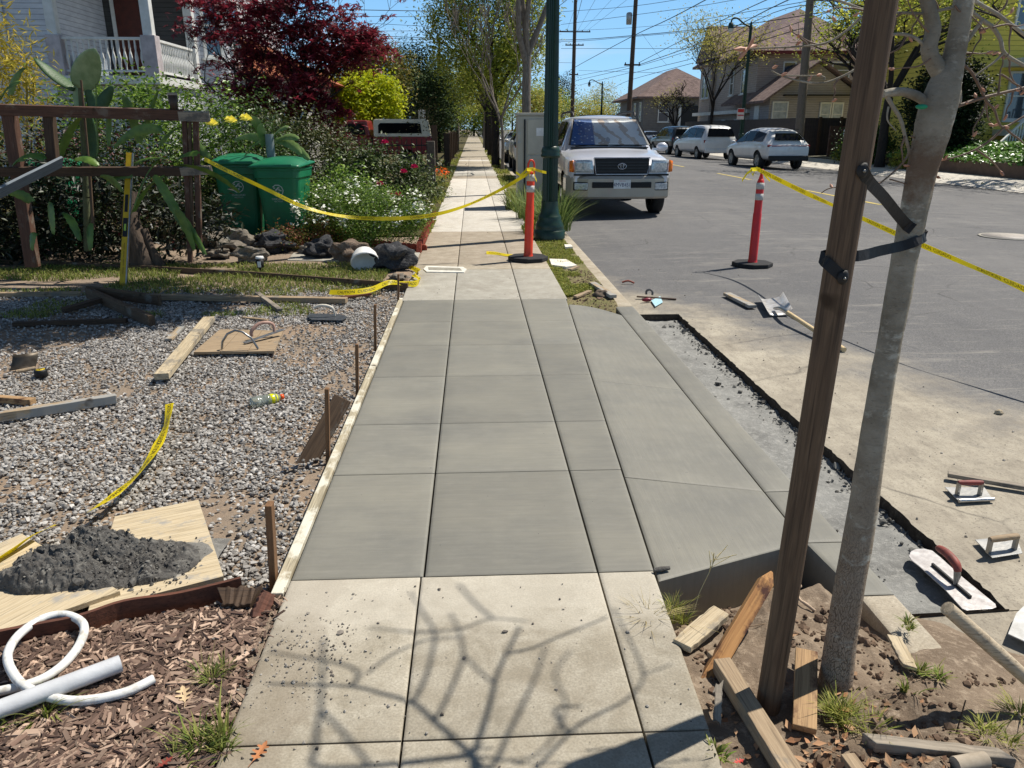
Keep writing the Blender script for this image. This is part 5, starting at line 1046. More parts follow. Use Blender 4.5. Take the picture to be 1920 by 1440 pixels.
# utility cabinet
c0 = Vector((.83, 14.9, 0)); t_ = thing('utility_cabinet', 'tall beige grey metal utility cabinet behind the lamp post', 'utility cabinet', c0)
CAB = mat((176, 170, 154), (160, 154, 140), 3, .5, .1, 30); hh = 1.66
MB().box((.62, .55, hh), (.31, .275, hh / 2)).build('cabinet', CAB, t_, bevel=.012); MB().box((.66, .6, .05), (.31, .275, hh + .028)).build('roof', CAB, t_, bevel=.01)
MB().box((.70, .62, .14), (.31, .275, -.03)).build('plinth', GREYC, t_, bevel=.01)
for z0, z1 in ((.12, .96), (.99, 1.6)): MB().box((.42, .012, z1 - z0), (.39, -.008, (z0 + z1) / 2)).build('door', CAB, t_, bevel=.004)
MB().box((.03, .02, 1.5), (.13, -.012, .85)).build('hinge', BLACK, t_)
MB().box((.15, .003, .14), (.42, -.0165, 1.38)).build('notice', WHITE, t_)
for z in (.5, 1.2, 1.35): MB().box((.06, .02, .03), (.03, -.012, z)).build('latch', STEEL, t_)
# ornamental grasses at the lamp
OG = islmat((150, 158, 92), (70, 96, 46), .6, 1.3, .7, (108, 130, 66), .3)
def tuft(label, c, n, h, sp, seed, mt=OG, w_=.006):
    m = MB(); blades(m, (0, 0, 0), n, h, sp, random.Random(seed), w_, 6, .55); return m.build('ornamental_grass', mt, None, loc=c, label=label, cat='ornamental grass', group='strappy grass clumps on the kerb strip')
tuft('large arching grass clump between the lamp post and silver car', Vector((1.22, 11.5, 0)), 320, .78, .62, 1)
tuft('smaller arching grass clump directly behind the lamp base', Vector((1.12, 12.4, 0)), 200, .7, .55, 4)
tuft('grass clump left of the lamp post against the utility cabinet', Vector((.88, 13.1, 0)), 200, .75, .5, 2)
tuft('dark rounded clump at the left foot of the utility cabinet', Vector((.72, 14.6, 0)), 160, .5, .4, 3, GR2)
# ---------- vehicles ----------
GLASS = NT('glass'); GLASS.fin(lin((16, 18, 20)), .03, 0, .12, coat=0); GLASS = GLASS.m
def clearglass():
    t = NT('windscreen'); gl = t.n('BsdfGlossy'); gl.inputs['Roughness'].default_value = .02; tr = t.n('BsdfTransparent'); tr.inputs[0].default_value = (.93, .96, .95, 1)
    fr = t.n('Fresnel'); fr.inputs[0].default_value = 1.4; a = t.math('ADD', fr.outputs[0], .10); ms = t.n('MixShader'); t.l(a, ms.inputs[0]); t.l(tr.outputs[0], ms.inputs[1]); t.l(gl.outputs[0], ms.inputs[2]); t.l(ms.outputs[0], t.out.inputs[0]); return t.m
CLEAR = clearglass()
def paint(c, name='paint', metal=.0, c2=None):
    t = NT(name); x = t.mix(t.ramp(t.noise(1.5, detail=3)), lin(c), lin(c2 or tuple(int(q * .93) for q in c))); return t.fin(x, .32, metal, .5, coat=.7)
TAILR = mat((130, 16, 18), None, 9, .2); AMB = mat((232, 120, 30), None, 5, .2); LENS = mat((206, 212, 214), (150, 160, 166), 30, .1, metal=.3); PLATE = mat((222, 224, 222), None, 5, .4); NAVY = mat((26, 40, 96), None, 5, .5)
def car(label, loc, rz, st, W, hub, wr, pm, cabin, glassq=(), group=None, rack=False, trim=None, name='parked_car', cat='car', smoothb=False):
    """st: stations (y, zbottom, zshoulder, ztop, width factor, roof half-width or None for hood)"""
    t_ = thing(name, label, cat, loc, rz, group); hw = W / 2; rings = []
    for (y, zb, zs_, zt, k, wt) in st:
        w_ = hw * k
        if wt is None: r = [(0, zb), (w_ * .8, zb), (w_ * .97, zb + .1), (w_, (zb + zs_) / 2), (w_ * .995, zs_ - .03), (w_ * .975, zs_ + .03), (w_ * .9, zt - .035), (w_ * .72, zt - .008), (w_ * .35, zt + .008), (0, zt + .012)]
        else: r = [(0, zb), (w_ * .8, zb), (w_ * .97, zb + .1), (w_, (zb + zs_) / 2), (w_ * .995, zs_ - .03), (w_ * .965, zs_ + .06), (wt + .03, zt - .09), (wt * .9, zt - .025), (wt * .5, zt), (0, zt + .01)]
        rings.append([(x, y, z) for x, z in r] + [(-x, y, z) for x, z in r[-2:0:-1]])
    m = MB(); n = len(rings[0])
    m.add([v for r in rings for v in r], [(i * n + (j + 1) % n, i * n + j, (i + 1) * n + j, (i + 1) * n + (j + 1) % n) for i in range(len(rings) - 1) for j in range(n)] + [tuple(range(n)), tuple(range((len(rings) - 1) * n, len(rings) * n))[::-1]], True)
    body = m.build('body', [pm, BLACK], t_)
    bm = bmesh.new(); bm.from_mesh(body.data); bmesh.ops.recalc_face_normals(bm, faces=bm.faces); bm.to_mesh(body.data); bm.free()
    if smoothb: p_ = body.parent; body.parent = None; q_ = body.modifiers.new('s', 'SUBSURF'); q_.levels = 1; q_.render_levels = 1; bake(body); body.parent = p_
    for y in hub:
        for s in (-1, 1):
            cu = MB().lathe([(0, -.24), (wr * 1.13, -.24), (wr * 1.13, .24), (0, .24)], 28, smooth=False, M=Matrix.Translation((s * (hw - .02), y, wr)) @ Matrix.Rotation(R(90), 4, 'Y')).build('cut', BLACK)
            bm = bmesh.new(); bm.from_mesh(cu.data); bmesh.ops.remove_doubles(bm, verts=bm.verts, dist=1e-5); bmesh.ops.recalc_face_normals(bm, faces=bm.faces); bm.to_mesh(cu.data); bm.free()
            b = body.modifiers.new('b', 'BOOLEAN'); b.object = cu; b.operation = 'DIFFERENCE'; b.solver = 'EXACT'; p_ = body.parent; body.parent = None; bake(body); body.parent = p_; bpy.data.objects.remove(cu)
    body.data.polygons.foreach_set('use_smooth', [True] * len(body.data.polygons))
    try: body.data.set_sharp_from_angle(angle=R(38))
    except Exception: pass
    for y in hub:
        for s in (-1, 1):
            M_ = Matrix.Translation((s * (hw - .13), y, wr)) @ Matrix.Rotation(R(90 * s), 4, 'Y')
            wh = MB().lathe([(wr * .6, -.11), (wr * .9, -.12), (wr, -.09), (wr, .07), (wr * .93, .105), (wr * .64, .115), (wr * .6, .09)], 28, M=M_).build('wheel', RUBBER, t_)
            m = MB().lathe([(0, .09), (.05, .095), (.07, .075), (wr * .5, .06), (wr * .62, .11), (wr * .62, -.05)], 24, M=M_)
            for a in range(5): m.box((wr * .5, .05, .02), (0, 0, 0), M_ @ Matrix.Rotation(a * 2 * math.pi / 5, 4, 'Z') @ Matrix.Translation((wr * .32, 0, .085)))
            m.build('rim', STEEL, wh)
    return t_
def quadpatch(t_, name, pts, mt, inset=.0, off_=.006, bow=0, parent=None, bev=0):
    a, b, c, d = [Vector(p) for p in pts]; nrm = (b - a).cross(d - a).normalized(); m = MB()
    m.grid(8, 6, lambda u, v: a.lerp(b, u).lerp(d.lerp(c, u), v) + nrm * (off_ + bow * (1 - (2 * u - 1) ** 2)), True)
    return m.build(name, mt, parent or t_)
SILV = paint((204, 206, 212), 'silver', .3, (192, 194, 200)); TANP = paint((160, 154, 142), 'tanpaint', .4)
sv_st = [(0.02, .50, .80, .92, .86, None), (.10, .45, .88, 1.0, .93, None), (.35, .42, .96, 1.07, .975, None), (.95, .40, 1.02, 1.13, 1, None), (1.32, .40, 1.06, 1.17, 1, None), (1.40, .40, 1.08, 1.22, 1, .80), (2.02, .40, 1.09, 1.72, 1, .66), (2.4, .40, 1.10, 1.79, 1, .655), (3.6, .40, 1.10, 1.79, 1, .65), (4.45, .42, 1.08, 1.74, .985, .64), (4.74, .45, 1.04, 1.20, .96, .62), (4.84, .48, .85, 1.0, .92, None)]
X0 = 2.64; Y0 = 14.1; Z0 = roadz(2.6) + rise(Y0)
suv = car('silver and tan older SUV parked facing the camera', (X0, Y0, Z0), 0, sv_st, 1.92, (.86, 3.68), .375, SILV, None, name='parked_suv')
# bumper with tan paint, grille, lights
bp = [(.97, .62), (.96, .30), (.88, .06), (.60, -.06), (.25, -.10)]; bp = bp + [(-x, y) for x, y in bp[::-1]]
def slab(pl, z0, z1, inn=.10, top=.0):
    m = MB(); n = len(pl); vs = []
    for z, k in ((z0, .975), (z0 + .04, 1), (z1 - .05, 1), (z1, .985 - top)): vs += [(x * k, y + (.02 if k < 1 else 0), z) for x, y in pl]
    fs = [(r * n + i, r * n + i + 1, (r + 1) * n + i + 1, (r + 1) * n + i) for r in range(3) for i in range(n - 1)]; fs += [tuple(range(3 * n, 4 * n))[::1], tuple(range(n))[::-1]]
    return m.add(vs, fs, False)
bb = slab(bp, .34, .74).build('bumper', TANP, suv, bevel=.012)
MB().box((1.06, .05, .10), (0, -.085, .585)).build('air_intake', BLACK, suv, bevel=.01)
for i in range(2): MB().box((1.0, .02, .012), (0, -.114, .565 + .035 * i)).build('slat', BLACK, bb)
MB().box((1.7, .06, .03), (0, .0, .757)).build('bumper_gap', BLACK, suv)
gv = MB().box((.98, .05, .27), (0, .0, .905)).build('grille', BLACK, suv, bevel=.02)
for z in (.82, .87, .92, .97): MB().box((.9, .02, .014), (0, -.028, z)).build('slat', mat((60, 62, 64), None, 5, .3, metal=.8), gv)
m = MB(); fr_ = [(-.50, 1.045), (.50, 1.045), (.46, .765), (-.46, .765), (-.50, 1.045)]
m.tube([Vector((x, -.02, z)) for x, z in fr_], .012, 6); m.build('surround', CHROME, gv)
m = MB(); el = lambda rx, rz, cz=0, n=20: [Vector((rx * math.cos(a * 2 * math.pi / n), -.045, .905 + cz + rz * math.sin(a * 2 * math.pi / n))) for a in range(n + 1)]
m.tube(el(.075, .052), .006, 6).tube(el(.026, .05), .005, 6).tube(el(.05, .018, .022), .005, 6); m.build('emblem', CHROME, gv)
for s in (-1, 1):
    hl = MB(); pts = [(s * .51, -.005, .80), (s * .83, .06, .80), (s * .84, .06, 1.01), (s * .53, .0, 1.02)]
    q_ = [Vector(p) for p in (pts if s > 0 else pts[::-1])]; hl.grid(6, 4, lambda u, v: q_[0].lerp(q_[1], u).lerp(q_[3].lerp(q_[2], u), v) + Vector((0, -.012 * math.sin(math.pi * u) - .012, 0)))
    h_ = hl.build('headlight', LENS, suv); h_.modifiers.new('s', 'SOLIDIFY').thickness = -.03
    for x in (.6, .74): MB().lathe([(.0, .02), (.035, .015), (.065, -.01), (.07, -.012)], 16, M=Matrix.Translation((s * x, .02 + (x - .6) * .2, .91)) @ Matrix.Rotation(R(90), 4, 'X')).build('reflector', CHROME, h_)
    q2 = [Vector(p) for p in ((s * .835, .058, .80), (s * .90, .10, .81), (s * .90, .10, .99), (s * .845, .058, 1.01))]; q2 = q2 if s > 0 else q2[::-1]
    m = MB(); m.grid(3, 3, lambda u, v: q2[0].lerp(q2[1], u).lerp(q2[3].lerp(q2[2], u), v) + Vector((s * .012, -.022, 0))); o = m.build('turn_signal', AMB, suv); o.modifiers.new('s', 'SOLIDIFY').thickness = -.03
    MB().box((.24, .03, .115), (s * .72, -.03, .56), Matrix.Rotation(s * R(14), 4, 'Z')).build('fog_lamp', LENS, suv, bevel=.01)
    MB().box((.27, .03, .145), (s * .725, -.015, .56), Matrix.Rotation(s * R(14), 4, 'Z')).build('fog_lamp_bezel', BLACK, suv, bevel=.01)
    mr = MB(); mr.ball((s * 1.09, 1.62, 1.20), (.115, .07, .085), sub=3); mr.box((.14, .04, .04), (s * .97, 1.62, 1.16)); mr.build('mirror', SILV, suv)
    MB().tube(smooth([(s * .62, 2.15, 1.78), (s * .63, 2.4, 1.86), (s * .63, 3.9, 1.86), (s * .62, 4.2, 1.79)], 4), .024, 8).build('roof_rail', BLACK, suv)
pl_ = MB().box((.305, .008, .155), (0, -.122, .60)).build('licence_plate', PLATE, suv, bevel=.002)
lettering('4MVB451', .092, NAVY, pl_, Matrix.Translation((0, -.1275, .588)) @ Matrix.Rotation(R(90), 4, 'X'), .86); lettering('California', .028, mat((180, 60, 60), None, 5, .5), pl_, Matrix.Translation((0, -.1275, .656)) @ Matrix.Rotation(R(90), 4, 'X'))
ws = [(-.77, 1.43, 1.235), (.77, 1.43, 1.235), (.635, 2.01, 1.70), (-.635, 2.01, 1.70)]
# dark cabin recess: cut the body's windscreen area by a proud frame, shade and glass
MB().add([(x * 1.035, y - .004, z - .012 if z < 1.3 else z + .018) for x, y, z in ws] + [(x * .97, y, z) for x, y, z in ws], [(0, 1, 5, 4), (1, 2, 6, 5), (2, 3, 7, 6), (3, 0, 4, 7)]).build('windscreen_seal', BLACK, suv).location = (0, -.026, .012)
sh = NT('sunshade'); vv = sh.n('SeparateXYZ'); sh.l(sh.tc.outputs['Object'], vv.inputs[0])
str_ = sh.math('FRACT', sh.math('MULTIPLY', sh.math('ADD', sh.math('ADD', vv.outputs[0], sh.math('MULTIPLY', sh.noise(2.5, detail=3), .5)), sh.math('MULTIPLY', vv.outputs[2], .55)), 3.4)); sx_ = sh.ramp(str_, .70, .72)
base_ = sh.mix(sx_, lin((254, 253, 250)), lin((206, 184, 166))); vo = sh.n('TexVoronoi'); vo.inputs['Scale'].default_value = 13; sh.l(sh.tc.outputs['Object'], vo.inputs['Vector']); star_ = sh.ramp(vo.outputs['Distance'], .22, .28, (1, 1, 1, 1), (0, 0, 0, 1))
blue_ = sh.mix(star_, lin((70, 112, 176)), lin((232, 240, 246))); lf = sh.ramp(sh.math('ADD', vv.outputs[0], .9), .62, .64)
x = sh.mix(lf, blue_, base_); SHADE = sh.fin(x, .6)
m = MB(); m.grid(48, 14, lambda u, v: Vector(ws[0]).lerp(Vector(ws[1]), u).lerp(Vector(ws[3]).lerp(Vector(ws[2]), u), v) * 1 + Vector((0, -.016 + .012 * noise.noise(Vector((u * 9, v * 4, 2))), .01)), True); m.build('sunshade', SHADE, suv)
q = [Vector(p) + Vector((0, -.04, .02)) for p in ws]; m = MB(); m.grid(12, 8, lambda u, v: q[0].lerp(q[1], u).lerp(q[3].lerp(q[2], u), v) + Vector((0, -.02, .01)) * (1 - (2 * u - 1) ** 2), True); m.build('windscreen', CLEAR, suv)
for x in (-.38, .28): MB().tube([Vector((x - .28, 1.385, 1.215)), Vector((x, 1.375, 1.235)), Vector((x + .36, 1.38, 1.225))], .009, 5).build('wiper', BLACK, suv)
MB().box((1.5, .10, .02), (0, 1.36, 1.195)).build('cowl', BLACK, suv)
MB().box((.8, .5, .012), (0, 2.75, 1.805)).build('sunroof', BLACK, suv, bevel=.004)
for s in (-1, 1):
    for (y0, y1, zt0, zt1) in ((1.75, 2.65, 1.44, 1.68), (2.72, 3.55, 1.68, 1.69), (3.62, 4.4, 1.68, 1.64)):
        def sd(y, z): k = (z - 1.15) / (1.70 - 1.15); return Vector((s * (.935 + (.69 - .935) * k + .006), y, z))
        a = [sd(y0, 1.19), sd(y1, 1.19), sd(y1, zt1), sd(y0 + .1 if y0 < 2 else y0, zt0)]
        if y0 < 2: a = [sd(1.72, 1.22), sd(y1, 1.19), sd(y1, zt1), sd(2.12, 1.66)]
        MB().add([tuple(p) for p in (a if s > 0 else a[::-1])], [(0, 1, 2, 3)]).build('side_window', GLASS, suv)
# ---- generic far cars: nearest end is the tail (rz=0) ----
def farcar(label, loc, rz, kind, pm, group='cars parked across the street'):
    if kind == 'van': st = [(0, .38, .9, 1.0, .90, None), (.06, .36, .95, 1.10, .97, .80), (.32, .34, 1.0, 1.66, 1, .68), (.6, .32, 1.0, 1.75, 1, .70), (2.4, .32, 1.0, 1.78, 1, .70), (3.3, .32, .98, 1.66, 1, .66), (4.05, .32, .94, 1.08, .99, .72), (4.7, .34, .80, .92, .95, None), (5.0, .40, .66, .76, .85, None)]; W, hubs, wr = 1.92, (.95, 3.95), .33
    elif kind == 'crossover': st = [(0, .42, .82, .92, .88, None), (.08, .38, .95, 1.06, .96, .78), (.55, .36, 1.0, 1.48, 1, .60), (1.0, .34, 1.0, 1.60, 1, .63), (2.0, .34, .98, 1.66, 1, .64), (2.9, .34, .96, 1.56, 1, .62), (3.6, .34, .93, 1.06, 1, .70), (4.3, .36, .84, .92, .96, None), (4.7, .42, .66, .78, .84, None)]; W, hubs, wr = 1.86, (.95, 3.7), .36
    elif kind == 'suv': st = [(0, .42, .9, 1.0, .90, None), (.06, .40, .96, 1.12, .97, .80), (.25, .38, 1.0, 1.62, 1, .66), (.6, .36, 1.0, 1.70, 1, .68), (2.2, .36, 1.0, 1.72, 1, .68), (2.9, .36, .98, 1.60, 1, .64), (3.5, .36, .96, 1.10, 1, .72), (4.3, .38, .88, .98, .97, None), (4.6, .42, .7, .84, .88, None)]; W, hubs, wr = 1.84, (.85, 3.6), .36
    else: st = [(0, .36, .82, .95, .90, None), (.1, .32, .86, 1.0, .96, None), (.75, .3, .88, 1.02, 1, None), (.85, .3, .88, 1.08, 1, .72), (1.5, .3, .9, 1.38, 1, .58), (2.5, .3, .9, 1.40, 1, .58), (3.3, .3, .88, .98, 1, .70), (4.3, .32, .7, .80, .94, None), (4.5, .36, .6, .68, .86, None)]; W, hubs, wr = 1.78, (.9, 3.6), .32
    t_ = car(label, loc, rz, st, W, hubs, wr, pm, None, group=group, smoothb=True)
    cab = [s for s in st if s[5] is not None]; a, b = cab[0], cab[1]; zt = b[3] - .10; z0 = a[3] + .02
    if kind == 'sedan': pass
    k = lambda z: (z - a[3]) / (b[3] - a[3])
    def rear(x, z): t = k(z); return (x, a[0] + (b[0] - a[0]) * t - .018, z)
    wb = W / 2 * .78; wt = b[5] + .0
    wq = .86 if kind == 'crossover' else 1; rw = [rear(-wb * wq, z0 + .03), rear(wb * wq, z0 + .03), rear(wt * .93 * wq, zt), rear(-wt * .93 * wq, zt)]
    quadpatch(t_, 'rear_window', rw, GLASS, off_=.045)
    zz = b[3] - .13
    sts = cab[1:] ; ys = [s[0] for s in sts]
    sp_ = [(ys[0] + .12, ys[0] + (ys[-1] - ys[0]) * .30), (ys[0] + (ys[-1] - ys[0]) * .32, ys[0] + (ys[-1] - ys[0]) * .58), (ys[0] + (ys[-1] - ys[0]) * .60, ys[-1] - .25)]
    def tp(y):
        for p0, p1 in zip(sts, sts[1:]):
            if p0[0] <= y <= p1[0]: f = (y - p0[0]) / (p1[0] - p0[0]); return p0[3] + (p1[3] - p0[3]) * f, p0[5] + (p1[5] - p0[5]) * f, p0[2] + (p1[2] - p0[2]) * f
        return sts[-1][3], sts[-1][5], sts[-1][2]
    for s in (-1, 1):
        for i, (y0, y1) in enumerate(sp_):
            out = []
            for y, hi in ((y0, 0), (y1, 0), (y1, 1), (y0, 1)):
                ztp, wtp, zsp = tp(y); zlo, zhi = zsp + .06, ztp - .09; xlo, xhi = W / 2 * .965, wtp + .03
                f = .10 if not hi else .93
                out.append((s * (xlo + (xhi - xlo) * f + (.03 if kind == 'crossover' else .012)), y, zlo + (zhi - zlo) * f))
            MB().add(out if s > 0 else out[::-1], [(0, 1, 2, 3)]).build('side_window', GLASS, t_)
        q = MB(); zl = a[2] - .02
        q.box((.20, .10, .15 if kind != 'crossover' else .08), (s * W / 2 * .84, a[0] + .03, zl)); q.build('tail_light', TAILR, t_, bevel=.02)
        f = sts[-1]; m = MB(); m.ball((s * (W / 2 + .1), f[0] - .35, f[2] + .12), (.10, .06, .07), sub=2); m.build('mirror', pm, t_)
        q = MB(); q.box((.2, .1, .1), (s * W / 2 * .72, st[-1][0] - .1, .66)); q.build('headlight', LENS, t_, bevel=.02)
    MB().box((W * .88, .16, .2), (0, .03, .46)).build('bumper', pm if kind == 'van' else BLACK, t_, bevel=.03)
    pl_ = MB().box((.30, .02, .15), (0, (.02 if kind == 'van' else .01), .80)).build('licence_plate', PLATE, t_)
    if kind in ('van', 'suv'):
        for s in (-1, 1): MB().bar((s * .6, .7, b[3] + .14), (s * .6, 2.3, b[3] + .14), .03, .03).build('roof_rail', BLACK, t_)
    if kind == 'crossover': MB().box((1.45, .03, .035), (0, .035, .93)).build('light_bar', TAILR, t_, bevel=.01); MB().box((1.1, .2, .02), (0, .62, 1.56)).build('spoiler', BLACK, t_)
    return t_
WH = paint((214, 214, 212), 'whitepaint'); DK = paint((30, 38, 42), 'darkpaint', .3); SL = paint((170, 174, 178), 'silver2', .4); RED = paint((120, 34, 32), 'redpaint')
zr = lambda X, Y: roadz(X) + rise(Y)
def fc(label, px, py, kind, pm, rz=0, dx=0):     # px,py: middle of the rear bumper on the ground
    q = PG(px, py, -.24); x = q.x + dx; return farcar(label, (x, q.y, zr(x, q.y)), rz, kind, pm)
fc('white crossover with slim red tail lights, nearest car across the street', 1476, 321, 'crossover', WH, .07)
fc('white minivan parked across the street, second in the row', 1349, 301, 'van', WH, .10)
fc('dark green black SUV parked ahead of the white minivan', 1285, 292, 'suv', DK, .10)
fc('pale silver sedan farthest visible in the row across the street', 1232, 284, 'sedan', SL, .08)
fc('white hatchback showing only its roof beyond the silver sedan', 1180, 279, 'suv', WH, .06)
# cars on this side beyond the cabinet
farcar('dark parked car half hidden behind the utility cabinet', (2.35, 21.5, zr(2.3, 21)), 0, 'suv', DK, 'cars parked along the near kerb')
farcar('white van roof showing above the utility cabinet', (2.4, 28.5, zr(2.3, 28)), 0, 'van', WH, 'cars parked along the near kerb')
farcar('silver car farther along the near kerb, left of the cabinet', (2.3, 36.5, zr(2.3, 36)), 0, 'sedan', SL, 'cars parked along the near kerb')
# red pickup in the driveway on the left
tr_ = thing('pickup_truck', 'old red pickup with a cream camper shell in a driveway behind shrubs', 'pickup truck', (-1.55, 30.2, rise(30) + .0))
CREAM = mat((212, 206, 184), (196, 190, 170), 5, .5); REDP = mat((132, 34, 32), (112, 30, 30), 6, .4, coat=.3)
MB().box((2.15, 1.7, .62), (-1.075, .85, .78)).build('bed', REDP, tr_, bevel=.03); MB().box((1.5, 1.72, .60), (-2.95, .86, .8)).build('cab', REDP, tr_, bevel=.04)
MB().prism([(-3.6, 1.1), (-2.25, 1.1), (-2.35, 1.68), (-3.15, 1.68)], 0, 1.5, Matrix.Translation((0, 1.6, 0)) @ Matrix.Rotation(R(90), 4, 'X')).build('cab_roof', REDP, tr_, bevel=.05)
MB().prism([(-3.42, 1.17), (-2.42, 1.17), (-2.48, 1.56), (-3.08, 1.56)], 0, .02, Matrix.Translation((0, .095, 0)) @ Matrix.Rotation(R(90), 4, 'X')).build('side_window', GLASS, tr_)
cs = MB().prism([(-2.12, 1.09), (-.06, 1.09), (-.14, 1.66), (-.22, 1.72), (-2.05, 1.72), (-2.12, 1.66)], 0, 1.6, Matrix.Translation((0, 1.65, 0)) @ Matrix.Rotation(R(90), 4, 'X')).build('camper_shell', CREAM, tr_, bevel=.04)
MB().prism([(-1.94, 1.22), (-.34, 1.22), (-.38, 1.55), (-.5, 1.58), (-1.86, 1.58), (-1.94, 1.5)], 0, .02, Matrix.Translation((0, .045, 0)) @ Matrix.Rotation(R(90), 4, 'X')).build('shell_window', GLASS, cs)
MB().box((1.2, 1.7, .5), (-4.2, .85, .78)).build('hood', REDP, tr_, bevel=.06)
MB().box((.1, 1.6, .16), (.04, .85, .48)).build('bumper', CHROME, tr_, bevel=.02)
for y in (.12, 1.58): MB().box((.03, .16, .3), (.008, y, .92)).build('tail_light', TAILR, tr_)
for x in (-.9, -3.9):
    for y in (.1, 1.6):
        M_ = Matrix.Translation((x, y, .34)) @ Matrix.Rotation(R(90), 4, 'X'); wh = MB().lathe([(0, -.1), (.32, -.1), (.34, -.07), (.34, .07), (.32, .1), (.2, .1), (.18, .07), (0, .07)], 20, M=M_).build('wheel', RUBBER, tr_)
# green carts
CART = mat((22, 116, 78), (18, 100, 68), 5, .42, .1, 20, spec=.5)
def cart(label, c, rz, wheelside=-1):
    t_ = thing('wheelie_bin', label, 'wheelie bin', c, rz, 'green wheelie bins'); m = MB()
    def ring(z, w_, d, y0, r=.07):
        o = []
        for cx, cy, a0 in ((w_ / 2 - r, d / 2 - r, 0), (-w_ / 2 + r, d / 2 - r, 90), (-w_ / 2 + r, -d / 2 + r, 180), (w_ / 2 - r, -d / 2 + r, 270)):
            for k in range(4): a = R(a0 + 30 * k); o.append((cx + r * math.cos(a), y0 + cy + r * math.sin(a), z))
        return o
    rs = [ring(.03, .43, .50, .03), ring(.2, .46, .54, .02), ring(.84, .545, .66, 0), ring(.845, .575, .70, 0), ring(.93, .585, .71, 0), ring(.935, .60, .73, 0), ring(.96, .60, .73, 0)]; n = 16
    m.add([v for r in rs for v in r], [(i * n + j, i * n + (j + 1) % n, (i + 1) * n + (j + 1) % n, (i + 1) * n + j) for i in range(6) for j in range(n)] + [tuple(range(n))[::-1]], False); m.build('body', CART, t_, bevel=.004)
    m = MB(); m.grid(14, 14, lambda u, v: ((u - .5) * .63, (v - .5) * .78 - .01, .962 + .085 * (1 - abs(2 * u - 1) ** 3) * (1 - abs(2 * v - 1) ** 4) + .03 * v)); o = m.build('lid', CART, t_); o.modifiers.new('s', 'SOLIDIFY').thickness = -.03
    MB().box((.22, .06, .03), (.12, -.38, 1.0)).build('lid_grip', CART, o, bevel=.01)
    MB().tube([Vector((-.24, .42, .93)), Vector((.24, .42, .93))], .017, 8).build('handle', CART, t_)
    for s in (-1, 1): MB().lathe([(0, -.03), (.10, -.03), (.13, -.02), (.13, .02), (.10, .03), (0, .03)], 20, M=Matrix.Translation((s * .24, .26, .13)) @ Matrix.Rotation(R(90), 4, 'Y')).build('wheel', RUBBER, t_)
    PW = mat((196, 206, 200), None, 5, .6); m = MB(); sl_ = Matrix.Translation((0, -.318, .69)) @ Matrix.Rotation(R(90 + 5), 4, 'X')
    for k in range(10):
        if k in (4,): continue
        a0, a1 = k * .628, k * .628 + .628; m.add([sl_ @ Vector((r * math.cos(a), r * math.sin(a), 0)) for r, a in ((.066, a0), (.076, a0), (.076, a1), (.066, a1))], [(0, 1, 2, 3)])
    m.build('emblem', PW, t_)
    m = MB(); rnd = random.Random(3)
    for k in range(16): x, y = rnd.uniform(-.04, .04), rnd.uniform(-.04, .045); m.add([sl_ @ Vector((x + dx, y + dy, .0005)) for dx, dy in ((-.012, -.006), (.012, -.006), (.009, .007), (-.006, .010))], [(0, 1, 2, 3)])
    tag(m.build('emblem_picture', PW, t_), kind=None)
    lettering('OAKLAND', .035, PW, t_, sl_ @ Matrix.Translation((0, -.105, .0005))); lettering('RECYCLES', .024, PW, t_, sl_ @ Matrix.Translation((0, -.135, .0005)))
    return t_
q = P(534, 460, 0); cart('clean green wheelie bin standing right of the other one by the rocks', (q.x, q.y + .28, 0), -.06)
q = P(440, 458, 0); cart('green wheelie bin behind the fence post, its lid slightly ajar', (q.x + .05, q.y + .42, .03), .12)
q = P(75, 478, 0); cart('green wheelie bin in deep shade behind the fence at far left', (q.x, q.y + .55, 0), .1)
# barrel planter
q = P(398, 432, 0); t_ = thing('barrel_planter', 'half wooden barrel planter between the fence post and the green bins', 'barrel planter', (q.x, q.y + .25, 0)); MB().lathe([(0, 0), (.19, 0), (.225, .14), (.235, .24), (.225, .36), (.20, .46), (.185, .46), (.185, .4), (0, .4)], 22).build('staves', W_GREY, t_)
for z, r in ((.09, .216), (.24, .238), (.38, .226)): MB().lathe([(r, z), (r + .004, z + .01), (r + .004, z + .035), (r, z + .045)], 22).build('hoop', mat((70, 66, 62), None, 9, .5, metal=.6), t_)
# rocks, bowl, cups
RK = dirtm((128, 120, 108), (96, 90, 82), (156, 148, 136), 'rocklight', 6); RD = dirtm((70, 70, 72), (46, 46, 48), (100, 99, 98), 'rockdark', 6); RB = dirtm((120, 104, 90), (92, 80, 70), (150, 136, 122), 'rockbrown', 6)
def rock(label, px, py, wpx, hpx, mt, seed, d=.8):
    q = P(px, py, 0); s = math.hypot(q.x, q.y) ; k = 1443 * 1.0 / (q.y * .95 + .45); a, b = wpx / k / 2 * 1.25, hpx / k / 2 * 1.3; m = MB(); m.ball((0, 0, b * .8), (a, a * d, b), sub=4, nz_=.75, seed=seed)
    r2 = MB(); vs = [Vector(v) for v in m.v]; m.v = [tuple(v + v.normalized() * .05 * a * noise.noise(v * 14 / a * .3)) for v in vs]
    m.sm = [False] * len(m.sm)
    return m.build('garden_rock', mt, None, loc=(q.x, q.y + a * d * .6, 0), label=label, cat='rock', group='garden rocks along the rough grass')
rock('light grey angular rock left of the bins, largest pale one', 432, 474, 62, 34, RK, 1); rock('light upright rock at the foot of the fence post', 396, 462, 26, 40, RK, 2); rock('low grey rock in front of the pale angular rock', 465, 492, 44, 22, RK, 3)
rock('black angular lava rock below the left wheelie bin', 508, 474, 56, 30, RD, 4); rock('small black boulder right of the right wheelie bin', 602, 484, 46, 28, RD, 5); rock('brown rounded rock behind the white plastic bowl', 655, 490, 52, 28, RB, 6)
